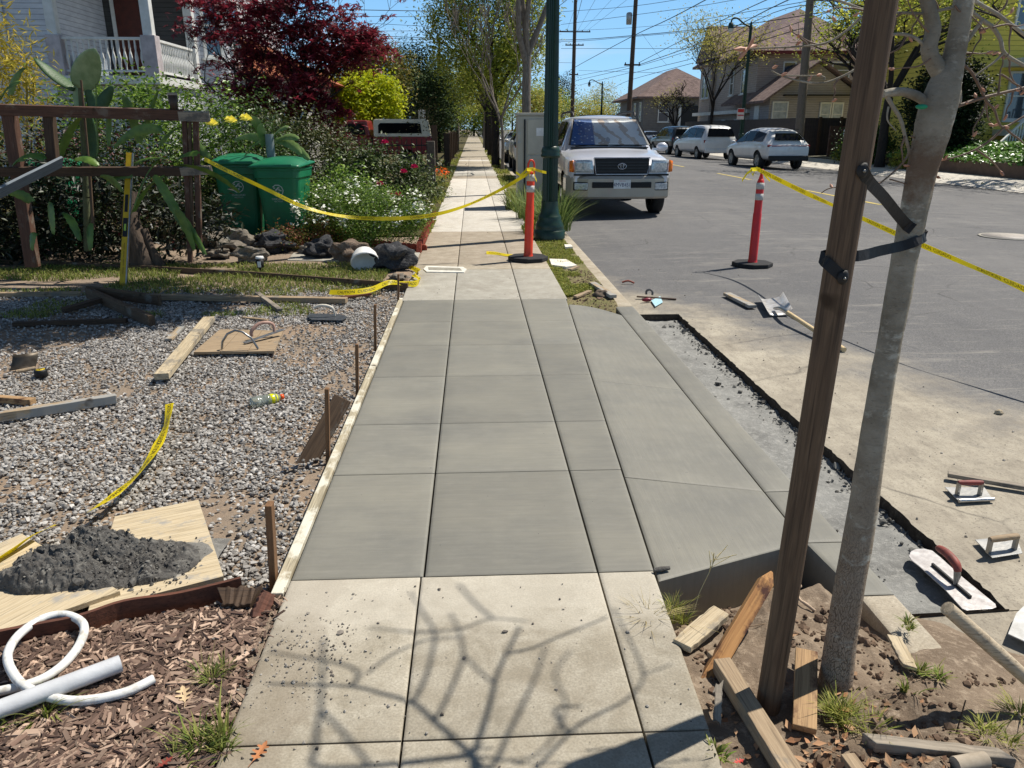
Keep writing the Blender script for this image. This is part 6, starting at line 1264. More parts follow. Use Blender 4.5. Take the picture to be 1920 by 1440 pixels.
rock('largest black lava rock, right of the white plastic bowl', 737, 505, 60, 38, RD, 7); rock('small grey rock between the two black rocks', 575, 476, 22, 14, RK, 8); rock('small low grey rock at the pavement by the tape', 745, 524, 26, 8, RK, 9); rock('small grey rock near the fence foot in dry leaves', 408, 484, 34, 14, RK, 10)
q = P(688, 506, 0); t_ = thing('plastic_bowl', 'white plastic bowl tipped on its side against the black rock', 'plastic bowl', q)
M_ = Matrix.Translation((-.02, .02, .115)) @ Matrix.Rotation(R(-14), 4, 'Y') @ Matrix.Rotation(R(-48), 4, 'X') @ Matrix.Rotation(R(0), 4, 'Z')
MB().lathe([(.145, 0), (.152, .004), (.152, .02), (.142, .03), (.132, .085), (.10, .135), (.05, .158), (0, .162)], 32, M=M_ @ Matrix.Translation((0, 0, -.05))).build('shell', mat((232, 231, 228), (218, 216, 210), 9, .4), t_)
q = P(489, 506, 0); t_ = thing('coffee_cup', 'black paper coffee cup with a white lid standing on the edging board', 'coffee cup', (q.x, q.y, .0)); MB().lathe([(0, 0), (.033, 0), (.043, .125), (0, .125)], 18).build('cup', BLACK, t_); MB().lathe([(.045, .122), (.046, .13), (.040, .142), (.036, .146), (0, .142)], 18).build('lid', WHITE, t_); MB().box((.034, .004, .06), (0, -.042, .065)).build('label', WHITE, t_)
# ================= fence, cactus and gardens on the left =================
YF = 7.95
t_ = thing('wooden_fence', 'rough reddish wood trellis fence with two rails in front of the cactus', 'fence', Q(200, 490, YF) * 1)
o0 = t_.location.copy()
def fb_(name, a, b, w_, t, Y=YF, Yb=None, mt=None, lab=None):
    A = Q(*a, Y); B = Q(*b, Yb or Y); 
    o = MB().box(((B - A).length, w_, t)).build(name, mt or W_FENCE, t_, bevel=.003, label=lab); o.matrix_basis = Matrix.Translation(-o0) @ frame(A, B, (0, -.2, 1)); return o
fb_('top_rail', (-80, 203), (345, 216), .05, .10); fb_('top_rail', (336, 217), (392, 219), .06, .09, mt=W_GREY, lab='grey cut end piece of the top rail')
fb_('lower_rail', (-80, 322), (345, 321), .05, .085, mt=W_DARK); fb_('lower_rail', (340, 321), (396, 318), .07, .08, mt=W_GREY)
for a, b, w_, mt in (((346, 224), (357, 492), .045, W_FENCE), ((367, 226), (374, 455), .05, W_FENCE), ((356, 226), (361, 470), .03, W_BROWN), ((18, 215), (62, 500), .11, W_FENCE), ((92, 215), (101, 310), .09, W_DARK), ((152, 150), (168, 320), .018, W_BROWN), ((168, 325), (175, 430), .025, W_BROWN), ((240, 215), (243, 222), .03, W_BROWN)):
    A = Q(*a, YF + .05); B = Q(*b, YF + .05); B.z = max(B.z, -.05); o = MB().box(((B - A).length, w_, w_ * .9)).build('post', mt, t_, bevel=.003); o.matrix_basis = Matrix.Translation(-o0) @ frame(A, B, (0, 1, .01))
plank('leaning_plank', 'blue grey weathered plank slanting down to the left from the fence rail', 'plank', (116, 303), (-150, 435), .13, .025, wood((128, 136, 142), (100, 108, 114)), Ya=7.8, Yb=6.6, roll=50)
q = P(230, 538, -.03); tp = Q(243, 287, q.y + .5); t2 = thing('spirit_level', 'yellow spirit level standing upright against the fence', 'spirit level', q); Mx = Matrix.Translation(-q) @ frame(q, tp, (0, -1, .2)); L = (tp - q).length
YL = mat((206, 168, 26), (188, 150, 22), 9, .4, .1, 40)
MB().box((L, .058, .022)).build('body', YL, t2, M=Mx, bevel=.002); Mi = lambda f, dz=0: Mx @ Matrix.Translation((L * (f - .5), 0, .0115 + dz))
MB().box((L, .010, .026), (0, -.034, 0)).build('edge', ALU, t2, M=Mx)
MB().box((L * .13, .03, .004)).build('hand_hole', BLACK, t2, M=Mi(.62), bevel=.001); MB().box((L * .14, .045, .006)).build('vial_block', BLACK, t2, M=Mi(.44)); MB().box((L * .05, .02, .010)).build('vial', mat((170, 200, 80), None, 5, .2), t2, M=Mi(.44))
for f in (.12, .18, .24, .30): MB().box((L * .05, .006, .002)).build('groove', mat((150, 118, 20), None, 5, .5), t2, M=Mi(f))
q = Q(327, 207, YF); t2 = thing('paper_cup', 'dark paper cup with a tan lid balanced on the fence post', 'paper cup', q); MB().lathe([(0, 0), (.034, 0), (.045, .14), (0, .14)], 18).build('cup', mat((66, 52, 44), (56, 44, 38), 20, .6), t2); MB().lathe([(.047, .135), (.048, .145), (.04, .16), (0, .162)], 18).build('lid', mat((150, 136, 120), None, 5, .5), t2)
CAC = mat((136, 156, 116), (108, 132, 90), 12, .55, .3, 60); CACD = mat((60, 88, 46), (42, 70, 34), 12, .5, .3, 60)  # sunlight put into the colour: pale copy for lit pads, dark for others
def pad(m, a, b, w_, th=.03, side=(1, 0, 0)):
    a = Vector(a); b = Vector(b); d = b - a; s = Vector(side); s = (s - d.normalized() * s.dot(d.normalized())).normalized(); n_ = d.normalized().cross(s); vs = []; N = 12; K = 14
    for i in range(N + 1):
        t = i / N; r = max(.03, (math.sin(math.pi * min(.995, .06 + t * .94) ** .75)) ** .55) * w_ / 2
        for k in range(K): an = 2 * math.pi * k / K; vs.append(a + d * t + s * (r * math.cos(an)) + n_ * (th * .5 * min(1, r / w_ * 3) * math.sin(an) + .02 * math.sin(t * 3)))
    m.add(vs, [(i * K + k, i * K + (k + 1) % K, (i + 1) * K + (k + 1) % K, (i + 1) * K + k) for i in range(N) for k in range(K)] + [tuple(range(K))[::-1], tuple(range(N * K, N * K + K))], True)
YC = 8.5; cq = P(160, 470, 0); cq = Vector((cq.x, YC, 0)); ct = thing('prickly_cactus', 'large prickly pear cactus with two pads rising over the fence', 'cactus', cq)
def pd(a, b, w_, mt=CAC, th=.04, Y=YC, Yb=None, side=(1, 0, 0)): m = MB(); pad(m, Q(*a, Y) - cq, Q(*b, Yb or Y) - cq, w_, th, side); m.build('pad', mt, ct)
pd((141, 168), (64, 108), .17, CACD, side=(0, .8, .4)); pd((150, 165), (178, 92), .26, CAC, Yb=8.3); pd((152, 210), (140, 158), .12, CAC); pd((170, 300), (162, 200), .16, CACD); pd((178, 210), (212, 160), .13, CACD); pd((180, 215), (160, 160), .12, CACD)
m = MB(); m.tube([Q(165, 470, YC) - cq, Q(160, 320, YC) - cq, Q(150, 160, YC) - cq], [.04, .03, .02], 9); m.build('stem', mat((92, 96, 66), (70, 76, 50), 9, .8, .4, 40), ct)
# strap-leaved cactus (epiphyllum) hanging through the fence
def strapleaf(m, p0, p1, w_, sag, s=(1, 0, .2), wav=.18):
    p0 = Vector(p0); p1 = Vector(p1); N = 12; s = Vector(s).normalized(); vs = []; d = p1 - p0
    for i in range(N + 1):
        t = i / N; c = p0 + d * t + Vector((0, 0, sag * 4 * t * (1 - t))); r = w_ / 2 * (math.sin(math.pi * (.08 + .9 * t)) ** .4) * (1 + wav * (i % 2)) ; n_ = Vector((0, -.012, .012))
        vs += [c - s * r, c + n_, c + s * r]
    m.add(vs, [(3 * i + k, 3 * i + k + 1, 3 * i + k + 4, 3 * i + k + 3) for i in range(N) for k in range(2)], True)
EPI = mat((104, 130, 50), (62, 92, 34), 9, .45, .2, 40, isl=(.6, 1.25))
et = thing('orchid_cactus', 'sprawling orchid cactus with wavy strap leaves tangled in the fence', 'cactus', Q(250, 470, 8.2)); e0 = et.location.copy()
SLV = [((270, 262), (296, 172), 8.3), ((262, 270), (232, 180), 8.3), ((205, 205), (205, 275), 8.2), ((215, 275), (305, 245), 7.8), ((185, 290), (180, 160), 8.3), ((335, 310), (450, 362), 7.9), ((330, 305), (372, 290), 7.8), ((300, 300), (250, 395), 7.85), ((320, 380), (385, 478), 7.85), ((330, 395), (365, 470), 7.8), ((290, 330), (352, 440), 7.9), ((120, 400), (150, 452), 7.85),
       ((95, 380), (100, 440), 7.9), ((85, 300), (25, 312), 7.85), ((140, 300), (185, 312), 7.8), ((60, 380), (0, 370), 7.9), ((170, 420), (170, 470), 7.85), ((10, 340), (50, 300), 8.0), ((200, 345), (250, 330), 8.0), ((225, 330), (310, 300), 8.1), ((340, 240), (300, 275), 8.2), ((250, 400), (310, 330), 8.0), ((190, 330), (230, 360), 7.8), ((70, 440), (60, 470), 7.8), ((110, 300), (150, 220), 8.3), ((45, 300), (0, 250), 8.2), ((0, 190), (38, 155), 8.2), ((20, 180), (50, 130), 8.3), ((395, 300), (340, 260), 8.1)]
for k, (a, b, Y) in enumerate(SLV): m = MB(); strapleaf(m, Q(*a, Y) - e0, Q(*b, Y - .06) - e0, .085 if k % 3 else .11, .04 + .03 * (k % 2), (random.Random(k).uniform(.2, 1), random.Random(k + 9).uniform(-.6, .6), random.Random(k + 20).uniform(-.2, .9))); m.build('leaf', EPI, et)
# gnarled trunk behind the fence
q = P(288, 492, 0); t2 = thing('gnarled_stump', 'thick twisted grey brown cactus trunk in shade behind the fence', 'stump', (q.x, 8.5, 0)); m = MB(); m.tube([Vector((.05, 0, -.02)), Vector((.0, .0, .25)), Vector((-.06, .05, .5)), Vector((-.02, .1, .8))], [.13, .10, .10, .06], 14, jitter=.22); m.tube([Vector((.2, .0, 0)), Vector((.14, 0, .2)), Vector((.06, .05, .4))], [.07, .05, .05], 10, jitter=.2); m.build('trunk', BARK, t2)
# shrubs
DKG = islmat((90, 116, 46), (44, 66, 26), .45, 1.4, .5, (60, 88, 34), .3, .5); MIDG = islmat((150, 172, 80), (64, 94, 34), .5, 1.4, .42, (98, 130, 48), .42, .5); BRZ = islmat((96, 100, 46), (42, 58, 24), .45, 1.4, .5, (70, 76, 34), .25, .5)
YLG = islmat((196, 196, 34), (150, 168, 30), .75, 1.2, .6, (176, 186, 40), .4); BAMB = islmat((206, 182, 66), (150, 140, 52), .6, 1.25, .6, (182, 168, 60), .3); MAP = islmat((148, 50, 64), (78, 26, 36), .5, 1.45, .45, (112, 36, 48), .45, .5)
G = 'garden shrubs behind the fence and bins'
bush('shrub', 'glossy green shrub rising behind the fence below the white porch', 'shrub', (-4.55, 11.2, 0), (1.3, .7, .98), MIDG, .06, 300, 75, .12, 1, G, zc=1.1)
bush('shrub', 'dark shrub with red leaf tips directly behind the middle of the fence', 'shrub', (-4.6, 9.6, 0), (1.2, .4, .8), islmat((44, 64, 28), (96, 40, 38), .4, 1.2, .55, (34, 52, 22), .15, .5), .05, 200, 45, .11, 2, G, zc=.75)  # leaf colours darkened to stand for the shade behind the fence
bush('shrub', 'deep green shrub behind the left end of the fence', 'shrub', (-6.4, 9.9, 0), (1.3, .5, .75), islmat((60, 80, 34), (30, 46, 20), .45, 1.4, .5, (40, 58, 24), .2, .5), .055, 170, 45, .12, 3, G, zc=.85)  # darkened copy of the green leaves, painting the shade by the fence
bush('shrub', 'dark rose bush with pale yellow blooms between fence and bins', 'shrub', (-3.1, 11.3, 0), (.8, .5, .75), DKG, .045, 150, 45, .10, 4, G, zc=.85)
bush('shrub', 'broad bronze tinged hedge shrub behind the right green bin', 'shrub', (-3.0, 13.8, 0), (1.15, .7, .80), BRZ, .06, 300, 60, .12, 5, G, zc=.85)
bush('shrub', 'dark shrub filling the gap below the red maple', 'shrub', (-4.4, 14.6, 0), (1.4, .8, .95), DKG, .06, 220, 50, .14, 6, G, zc=1.0)
bush('peony_bush', 'dark leaved bush with crimson flowers in the brick edged bed', 'shrub', (-1.38, 11.9, 0), (.85, .6, .56), islmat((88, 108, 46), (38, 56, 24), .45, 1.4, .5, (66, 78, 34), .25, .5), .06, 260, 50, .09, 7, zc=.62)
bush('leafy_bush', 'mid green leafy plant behind the white flowers', 'shrub', (-1.75, 10.75, 0), (.55, .35, .42), MIDG, .05, 120, 40, .08, 17, zc=.5)
dz = bush('white_flower_bush', 'mounded bush dotted with small white flowers at the bed corner', 'shrub', (-1.38, 10.15, 0), (.82, .45, .36), MIDG, .03, 330, 55, .07, 8, zc=.36)
C, K = clumps((0, 0, .40), (.84, .47, .36), 110, 9, .05, 21, .95); C = C[(C[:, 2] > .28)]; WFL = islmat((236, 236, 224), (214, 216, 196), .9, 1.1); tag(leafmesh('blossom', C, .026, WFL, dz, asp=.9, up=1.6, star=3), kind='stuff')
def flower(label, px, py, Y, r, mt, name='flower', cat='flower', group=None):
    c = Q(px, py, Y); m = MB(); rnd = random.Random(px)
    for k in range(14): a = k * 2.4; e = .2 + k * .09; d = Vector((math.cos(a) * math.cos(e), math.sin(a) * math.cos(e), math.sin(e))); s = Vector((-math.sin(a), math.cos(a), 0)); m.add([d * r * .15, d * r * .7 + s * r * .5, d * r, d * r * .7 - s * r * .5], [(0, 1, 2, 3)])
    return m.build(name, mt, None, loc=c, label=label, cat=cat, group=group)
YR = islmat((248, 240, 130), (240, 226, 90), .9, 1.1, .6, None, .3); PR = islmat((190, 30, 90), (140, 20, 60), .8, 1.2, .6, None, .3)
for px, py, lb in ((397, 236, 'leftmost'), (433, 231, 'middle'), (461, 227, 'rightmost')): flower(lb + ' of the three large pale yellow roses behind the bins', px, py, 10.4, .10, YR, 'yellow_rose', 'rose', 'pale yellow roses')
for px, py, lb in ((722, 270, 'topmost crimson flower on the dark bush'), (757, 325, 'left crimson bloom of the high pair near the pavement'), (777, 316, 'right crimson bloom of the high pair near the pavement'), (730, 366, 'left crimson flower just above the white flower mound'), (747, 368, 'right crimson flower just above the white flower mound'), (712, 348, 'dark crimson flower half buried in leaves')): flower(lb, px, py, 11.15 if py < 340 else 10.6, .07, PR, 'crimson_flower', 'flower', 'crimson flowers of the bed')
tuft('strappy green clump spilling over the brick edge beside the pavement', Vector((-.95, 12.2, 0)), 380, .5, .6, 11, GR2, .009)
bush('low_plant', 'low yellow green groundcover right of the green bins', 'groundcover', (-2.0, 10.1, 0), (.4, .35, .16), islmat((150, 150, 60), (88, 110, 40), .7, 1.2, .6, (140, 70, 60), .3), .035, 90, 30, .06, 12, zc=.16)
bush('low_plant', 'reddish groundcover at the foot of the right green bin', 'groundcover', (-2.35, 9.75, 0), (.3, .25, .14), islmat((130, 60, 50), (88, 110, 40), .7, 1.2, .6, (120, 100, 60), .3), .035, 60, 30, .05, 13, zc=.13)
# banana like strap plant by the bins with grey pipe
t2 = thing('orchid_cactus', 'pale edged strap leaved plant arching over a grey pipe behind the bins', 'cactus', Q(510, 300, 10.6)); e0 = t2.location.copy()
for k, (a, b) in enumerate((((500, 270), (470, 220)), ((505, 270), (540, 240)), ((515, 262), (580, 300)), ((500, 262), (455, 300)), ((495, 275), (485, 235)), ((512, 270), (560, 262)), ((520, 265), (565, 290)), ((498, 268), (440, 262)))):
    m = MB(); strapleaf(m, Q(*a, 10.6) - e0, Q(*b, 10.45) - e0, .11, .06, (.6, .2, .6)); m.build('leaf', mat((120, 140, 80), (90, 120, 60), 9, .45, .2, 40), t2)
q = Q(509, 300, 10.55); MB().tube([Vector((0, 0, -.3)), Vector((0, 0, .32))], .055, 14).build('grey_pipe', mat((120, 132, 134), None, 5, .5), None, loc=q, label='upright grey plastic pipe standing behind the right green bin', cat='pipe')
# yellow bamboo and yellow leaves, red maple
b_ = thing('bamboo', 'yellow leaved bamboo clump at the upper left by the house wall', 'bamboo', (-7.0, 11.6, 0)); C, K = clumps((0, 0, 2.0), (1.25, .6, 1.15), 190, 30, .16, 31, .3); leafmesh('foliage', C, .12, BAMB, b_, asp=.16, up=.1)
m = MB(); 
for k in range(12): a = K[k * 9]; m.tube([(a[0] * .4, a[1] * .4, 0), (a[0] * .8, a[1], a[2] * .6), (a[0], a[1], a[2] + .1)], .012, 5)
m.build('stem', mat((150, 140, 60), None, 9, .5), b_)
bush('yellow_plant', 'bright yellow broad leaved plant at the left edge above the fence', 'shrub', (-5.7, 8.9, 0), (.45, .35, .3), islmat((226, 196, 20), (150, 160, 40), .8, 1.15, .5, (200, 180, 30), .35), .15, 28, 6, .12, 14, zc=1.72)
mp_ = thing('red_maple', 'spreading red leaved maple tree beside the white house', 'tree', (-3.9, 17.4, 0)); rnd = random.Random(12); m = MB(); tips = []
m.tube([Vector((0, 0, 0)), Vector((.05, 0, .6)), Vector((-.05, 0, 1.2)), Vector((0, 0, 1.5))], [.12, .10, .09, .085], 9); m.build('trunk', BARKD, mp_)
m = MB()
for k in range(9): a = k * 2.4; grow(m, tips, Vector((0, 0, 1.2 + .1 * (k % 4))), Vector((math.cos(a) * .8 + .1, math.sin(a) * .5, .9)).normalized(), .05, 1.12, 4, rnd, .5, .12, (2, 3), .74, minr=.004)
m.build('branch', BARKD, mp_)
rg = np.random.default_rng(5); C, K = pads((.1, 0, 3.2), (1.95, 1.2, 1.75), 68, 100, .26, 33, .95); C3, K3 = pads((1.65, 0, 3.15), (.7, .5, .35), 9, 80, .20, 34, .9); C4, K4 = pads((.3, -.5, 1.7), (1.5, .5, .55), 22, 80, .22, 35, .6)
for q in K3: MB().tube([Vector((.2, 0, 2.2)), Vector((1.0, 0, 2.7)), Vector(q)], [.02, .012, .004], 5).build('branch', BARKD, mp_)
T_ = np.array([tuple(q) for q in tips]); T_ = T_[rg.permutation(len(T_))[:260]]; C2 = (T_[:, None] + rg.normal(size=(len(T_), 7, 3)) * np.array([.13, .13, .05])).reshape(-1, 3); leafmesh('crown', np.vstack([C, C2, C3, C4]), .10, MAP, mp_, asp=.34, star=4, up=1.2, droop=.35)
# brick edging of the bed
t2 = thing('brick_edging', 'scalloped red brick edging around the flower bed', 'brick edging', P(797, 468, 0)); e0 = t2.location.copy(); BR = dirtm((150, 74, 58), (120, 60, 48), (170, 104, 86), 'brick', 6)
A = P(577, 448, 0); B = P(795, 469, 0); n = 26
for k in range(n): c = A.lerp(B, k / (n - 1)) - e0; M_ = Matrix.Translation(c) @ Matrix.Rotation(R(90), 4, 'X'); MB().prism([(-.038, -.05), (.038, -.05), (.038, .04), (.027, .062), (0, .072), (-.027, .062), (-.038, .04)], -.025, .025, M_).build('brick', BR, t2, bevel=.003)
for k in range(30): c = Vector((-.68, 9.55 + k * .14, .02)) - e0; MB().box((.06, .10, .14), (0, 0, 0)).build('brick', BR, t2, M=Matrix.Translation(c) @ Matrix.Rotation(R(-24), 4, 'X') @ Matrix.Rotation(R(rnd.uniform(-5, 5)), 4, 'Y'), bevel=.004)
m = MB(); pan(m, (-2.15, 8.95), (-.66, 8.72), (-.66, 9.45), (-2.2, 9.5), lambda x, y: .002, 6, 6, g=.002); m.build('garden_path', GREYC, kind='structure')
# small things along the far pavement
G = 'low plants along the far pavement'
bush('low_plant', 'orange poppies and greenery left of the far pavement', 'flowers', (-1.1, 20.8, 0), (.3, .6, .16), GR2, .05, 60, 20, .06, 15, G, zc=.16)
po = thing('poppy_patch', 'bright orange poppies beside the far pavement', 'flowers', (-1.0, 22.4, 0)); C, K = clumps((0, 0, .28), (.28, .5, .1), 30, 4, .05, 3); leafmesh('blossom', C, .07, islmat((236, 110, 20), (220, 90, 10), .9, 1.1, .6, None, .3), po, asp=.9, up=1.5, star=2); leafmesh('foliage', C - np.array([0, 0, .12]), .08, GR2, po)
bush('low_plant', 'wispy pale groundcover between truck and far pavement', 'groundcover', (-1.3, 17.2, 0), (.65, 1.1, .12), islmat((150, 156, 100), (96, 120, 60), .7, 1.2, .6, None, .3), .05, 130, 25, .08, 16, G, zc=.12)
# iron fence in front of the truck, with its post
t2 = thing('iron_fence', 'thin black iron fence in front of the red pickup truck', 'fence', (-3.1, 20.2, .03)); m = MB(); L = 1.95
for z in (.2, 1.02): MB().box((L, .03, .03), (L / 2, 0, z)).build('rail', BLACK, t2)
for k in range(17): MB().box((.018, .018, 1.15), (k * L / 16, 0, .6)).build('bar', BLACK, t2)
o = MB().box((.20, .2, 1.12), (0, 0, .56)).build('fence_post', mat((96, 88, 80), (76, 70, 64), 6, .9, .4, 30), None, loc=(-1.05, 20.2, .03), bevel=.015, label='square grey fence post at the right end of the iron fence', cat='fence post')
def postrow(label, x, ys, h, w_): 
    t2 = thing('wooden_fence', label, 'fence', (x, ys[0], rise(ys[0])))
    for y in ys: MB().box((w_, w_, h), (0, y - ys[0], h / 2 + rise(y) - rise(ys[0]))).build('post', W_DARK, t2, bevel=.01)
    for z in (.4, .95): MB().bar((0, 0, z), (0, ys[-1] - ys[0], z + rise(ys[-1]) - rise(ys[0])), .05, .1).build('rail', W_DARK, t2)
postrow('dark brown post fence running along the far pavement behind the truck', -1.0, [31, 33, 36, 39, 43, 47, 52], 1.2, .22)
MB().box((.16, .1, 1.5), (0, 0, .75)).build('dark_post', W_DARK, None, loc=(-1.15, 24.5, .05), label='short dark timber post right of the camper shell', cat='post')
MB().box((.30, .08, 1.1), (0, 0, 1.3)).build('white_gate_panel', mat((206, 208, 212), (190, 192, 196), 9, .7), None, loc=(-2.25, 36.5, .4), bevel=.02, label='white panel standing behind the camper shell', cat='panel')

# dense low growth behind the fence, its shade put into dark leaf colours
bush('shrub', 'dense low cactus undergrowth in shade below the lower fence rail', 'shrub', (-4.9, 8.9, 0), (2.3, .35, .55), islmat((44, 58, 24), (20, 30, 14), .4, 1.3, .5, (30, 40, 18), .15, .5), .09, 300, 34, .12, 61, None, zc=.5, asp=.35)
# unseen tree added left of the frame so its limb shades the back gravel
t2 = thing('added_shade_tree', 'leafy limb of an unseen tree added to shade the back of the gravel', 'tree', (-5.9, 4.2, -.05)); m = MB(); m.tube([Vector((0, 0, 0)), Vector((.05, .1, 1.4)), Vector((.3, .4, 2.4)), Vector((.7, .8, 3.1))], [.19, .16, .14, .11], 12); m.build('trunk', BARK, t2)
m = MB(); lm = smooth([Vector((.7, .8, 3.1)), Vector((1.8, 1.6, 3.45)), Vector((3.4, 2.8, 3.6)), Vector((5.2, 3.8, 3.5))], 4); m.tube(lm, [.10 - .007 * k for k in range(len(lm))], 9); rnd = random.Random(7); tips = []
for k in range(3, len(lm)): grow(m, tips, lm[k], Vector((rnd.uniform(-.6, .8), rnd.uniform(-.8, .8), .15)).normalized(), .03, .6, 3, rnd, .5, 0, (2, 2), .75)
m.build('limb', BARK, t2); C1, K = clumps((4.7, 3.55, 3.6), (1.3, 1.0, .36), 190, 44, .14, 71, .2); C2, K = clumps((3.6, 2.9, 3.55), (1.5, .75, .35), 150, 40, .14, 72, .2); leafmesh('crown', np.vstack([C1, C2]), .10, MIDG, t2, up=.6)
# ================= houses, poles, wires and trees =================
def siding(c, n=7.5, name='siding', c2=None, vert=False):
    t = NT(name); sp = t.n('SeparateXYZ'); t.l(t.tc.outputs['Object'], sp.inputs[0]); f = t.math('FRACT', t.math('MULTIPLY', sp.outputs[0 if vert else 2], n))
    x = t.mix(t.ramp(t.noise(2.5, (1, 1, 3), 6), .35, .7), lin(c), lin(c2 or tuple(int(q * .86) for q in c))); x = t.mix(t.math('MULTIPLY', t.ramp(f, .04, .2, (1, 1, 1, 1), (0, 0, 0, 1)), .6), x, lin(tuple(int(q * .4) for q in c)))  # dark line along each board edge paints its lap shadow
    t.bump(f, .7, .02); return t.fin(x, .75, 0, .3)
def shingle(c, name='shingle', c2=None):
    t = NT(name); b = t.n('TexBrick'); b.inputs['Scale'].default_value = 3.2; b.inputs['Mortar Size'].default_value = .03; b.inputs['Color1'].default_value = lin(c); b.inputs['Color2'].default_value = lin(c2 or tuple(int(q * .78) for q in c)); b.inputs['Mortar'].default_value = lin(tuple(int(q * .45) for q in c))
    b.inputs['Row Height'].default_value = .5; b.inputs['Brick Width'].default_value = .7; mp = t.n('Mapping'); mp.inputs['Scale'].default_value = (1, 1, 1); cx = t.n('CombineXYZ'); sp = t.n('SeparateXYZ'); t.l(t.tc.outputs['Object'], sp.inputs[0]); t.l(t.math('ADD', sp.outputs[0], sp.outputs[1]), cx.inputs[0]); t.l(t.math('MULTIPLY', sp.outputs[2], 1.6), cx.inputs[1]); t.l(cx.outputs[0], b.inputs['Vector'])
    x = t.mix(t.math('MULTIPLY', t.ramp(t.noise(1.2, detail=6), .35, .7), .4), b.outputs['Color'], lin(tuple(min(255, int(q * 1.15)) for q in c))); return t.fin(x, .95, 0, .2)
TRIM = mat((214, 214, 210), (196, 196, 190), 5, .6); PANE = NT('pane'); PANE.fin(lin((60, 72, 84)), .06, 0, .8, coat=.5); PANE = PANE.m; CURT = mat((176, 184, 192), (140, 150, 160), 4, .3)
def window(par, c, w_, h, ax, pane=None, fw=.09, o0=Vector(), name='window', sill=True, mull=True):
    """ax 'x-': faces -X (street side seen from the street), 'y-': faces the camera, 'x+': faces +X"""
    rot = {'y-': 0, 'x+': 90, 'x-': -90}[ax] if not isinstance(ax, (int, float)) else ax
    M_ = Matrix.Translation(Vector(c) - o0) @ Matrix.Rotation(R(rot), 4, 'Z'); m = MB()
    for x in (-1, 1): m.box((fw, .09, h), (0, 0, 0), M_ @ Matrix.Translation((x * (w_ - fw) / 2, 0, 0)))
    m.box((w_ - 2 * fw, .088, fw), (0, 0, 0), M_ @ Matrix.Translation((0, 0, (h - fw) / 2))); m.box((w_ - 2 * fw, .088, fw), (0, 0, 0), M_ @ Matrix.Translation((0, 0, -(h - fw) / 2)))
    if mull: m.box((w_ - 2 * fw, .06, fw * .6), (0, 0, 0), M_)
    if sill: m.box((w_ + .14, .16, .07), (0, 0, 0), M_ @ Matrix.Translation((0, -.05, -h / 2 - .035)))
    f = m.build(name, TRIM, par); MB().box((w_ - fw, .02, h - fw), (0, 0, 0), M_ @ Matrix.Translation((0, .01, 0))).build('pane', pane or PANE, f); return f
# --- white victorian on the left ---
WS_ = siding((206, 208, 212), 8, 'whitesiding', (180, 182, 188)); HY = 21.5; HX = -8.05
hs = thing('white_house', 'white clapboard house with a raised porch and baluster railing at the upper left', 'house', (HX, HY, 0)); o0 = Vector((HX, HY, 0))
def hb(name, x0, x1, y0, y1, z0, z1, mt, par=None, bev=0): return MB().box((x1 - x0, y1 - y0, z1 - z0), ((x0 + x1) / 2 - HX, (y0 + y1) / 2 - HY, (z0 + z1) / 2)).build(name, mt, par or hs, bevel=bev)
PX = -10.55; FL = 2.72; wl = hb('wall', -19, PX, HY, 36, 0, 8.5, WS_)
hb('wall', PX + .003, HX, HY + .35, HY + 3.4, 0, FL - .2, WS_); hb('porch_floor', PX + .003, HX + .12, HY - .08, HY + 3.4, FL - .2, FL, TRIM)
hb('wall', PX + .003, HX - .01, HY + 3.41, 36, 0, 8.5, WS_); DS_ = siding((72, 72, 72), 8, 'shadesiding'); hb('porch_back_wall', PX + .01, HX - .02, HY + 3.385, HY + 3.405, FL, 5.9, DS_); hb('porch_side_wall', PX + .004, PX + .02, HY + .3, HY + 3.38, FL, 5.9, WS_); hb('porch_beam', PX + .003, HX + .1, HY, HY + .25, 5.6, 5.95, TRIM); hb('porch_roof', PX + .003, HX + .25, HY - .2, HY + 3.4, 5.96, 8.4, TRIM)  # back wall coloured dark to stand for the shade inside the porch
hb('porch_side_beam', HX - .15, HX + .1, HY + .26, HY + 3.39, 5.6, 5.95, TRIM)
for x in (PX + .12, HX - .05): hb('porch_post', x - .12, x + .12, HY - .02, HY + .22, FL + .002, 5.59, TRIM, bev=.02); 
hb('porch_post', HX - .17, HX + .07, HY + 3.1, HY + 3.34, FL + .002, 5.59, TRIM, bev=.02)
for x in (PX + .12, HX - .05): hb('porch_pedestal', x - .18, x + .18, HY - .06, HY + .28, FL, FL + .95, mat((190, 180, 180), None, 5, .6), bev=.01)
def rail(x0, y0, x1, y1, n):
    a = Vector((x0 - HX, y0 - HY, FL)); b = Vector((x1 - HX, y1 - HY, FL)); r_ = MB().bar(a + Vector((0, 0, .88)), b + Vector((0, 0, .88)), .10, .06).build('porch_rail', TRIM, hs); MB().bar(a + Vector((0, 0, .12)), b + Vector((0, 0, .12)), .07, .05).build('bottom_rail', TRIM, r_)
    for k in range(n): c = a.lerp(b, (k + .5) / n); MB().lathe([(.022, .13), (.022, .25), (.038, .33), (.05, .42), (.03, .55), (.018, .6), (.032, .68), (.024, .75), (.024, .86)], 8, c=c).build('baluster', TRIM, r_)
rail(PX + .3, HY + .08, HX - .22, HY + .08, 14); rail(HX - .05, HY + .28, HX - .05, HY + 3.1, 22)
d_ = hb('door', PX + .35, PX + 1.1, HY + 3.33, HY + 3.38, FL + .01, FL + 2.3, mat((84, 38, 26), (66, 30, 20), 6, .5)); hb('door_frame', PX + .25, PX + .35, HY + 3.3, HY + 3.38, FL + .01, FL + 2.4, TRIM, d_); hb('door_frame', PX + 1.1, PX + 1.2, HY + 3.3, HY + 3.38, FL + .01, FL + 2.4, TRIM, d_)
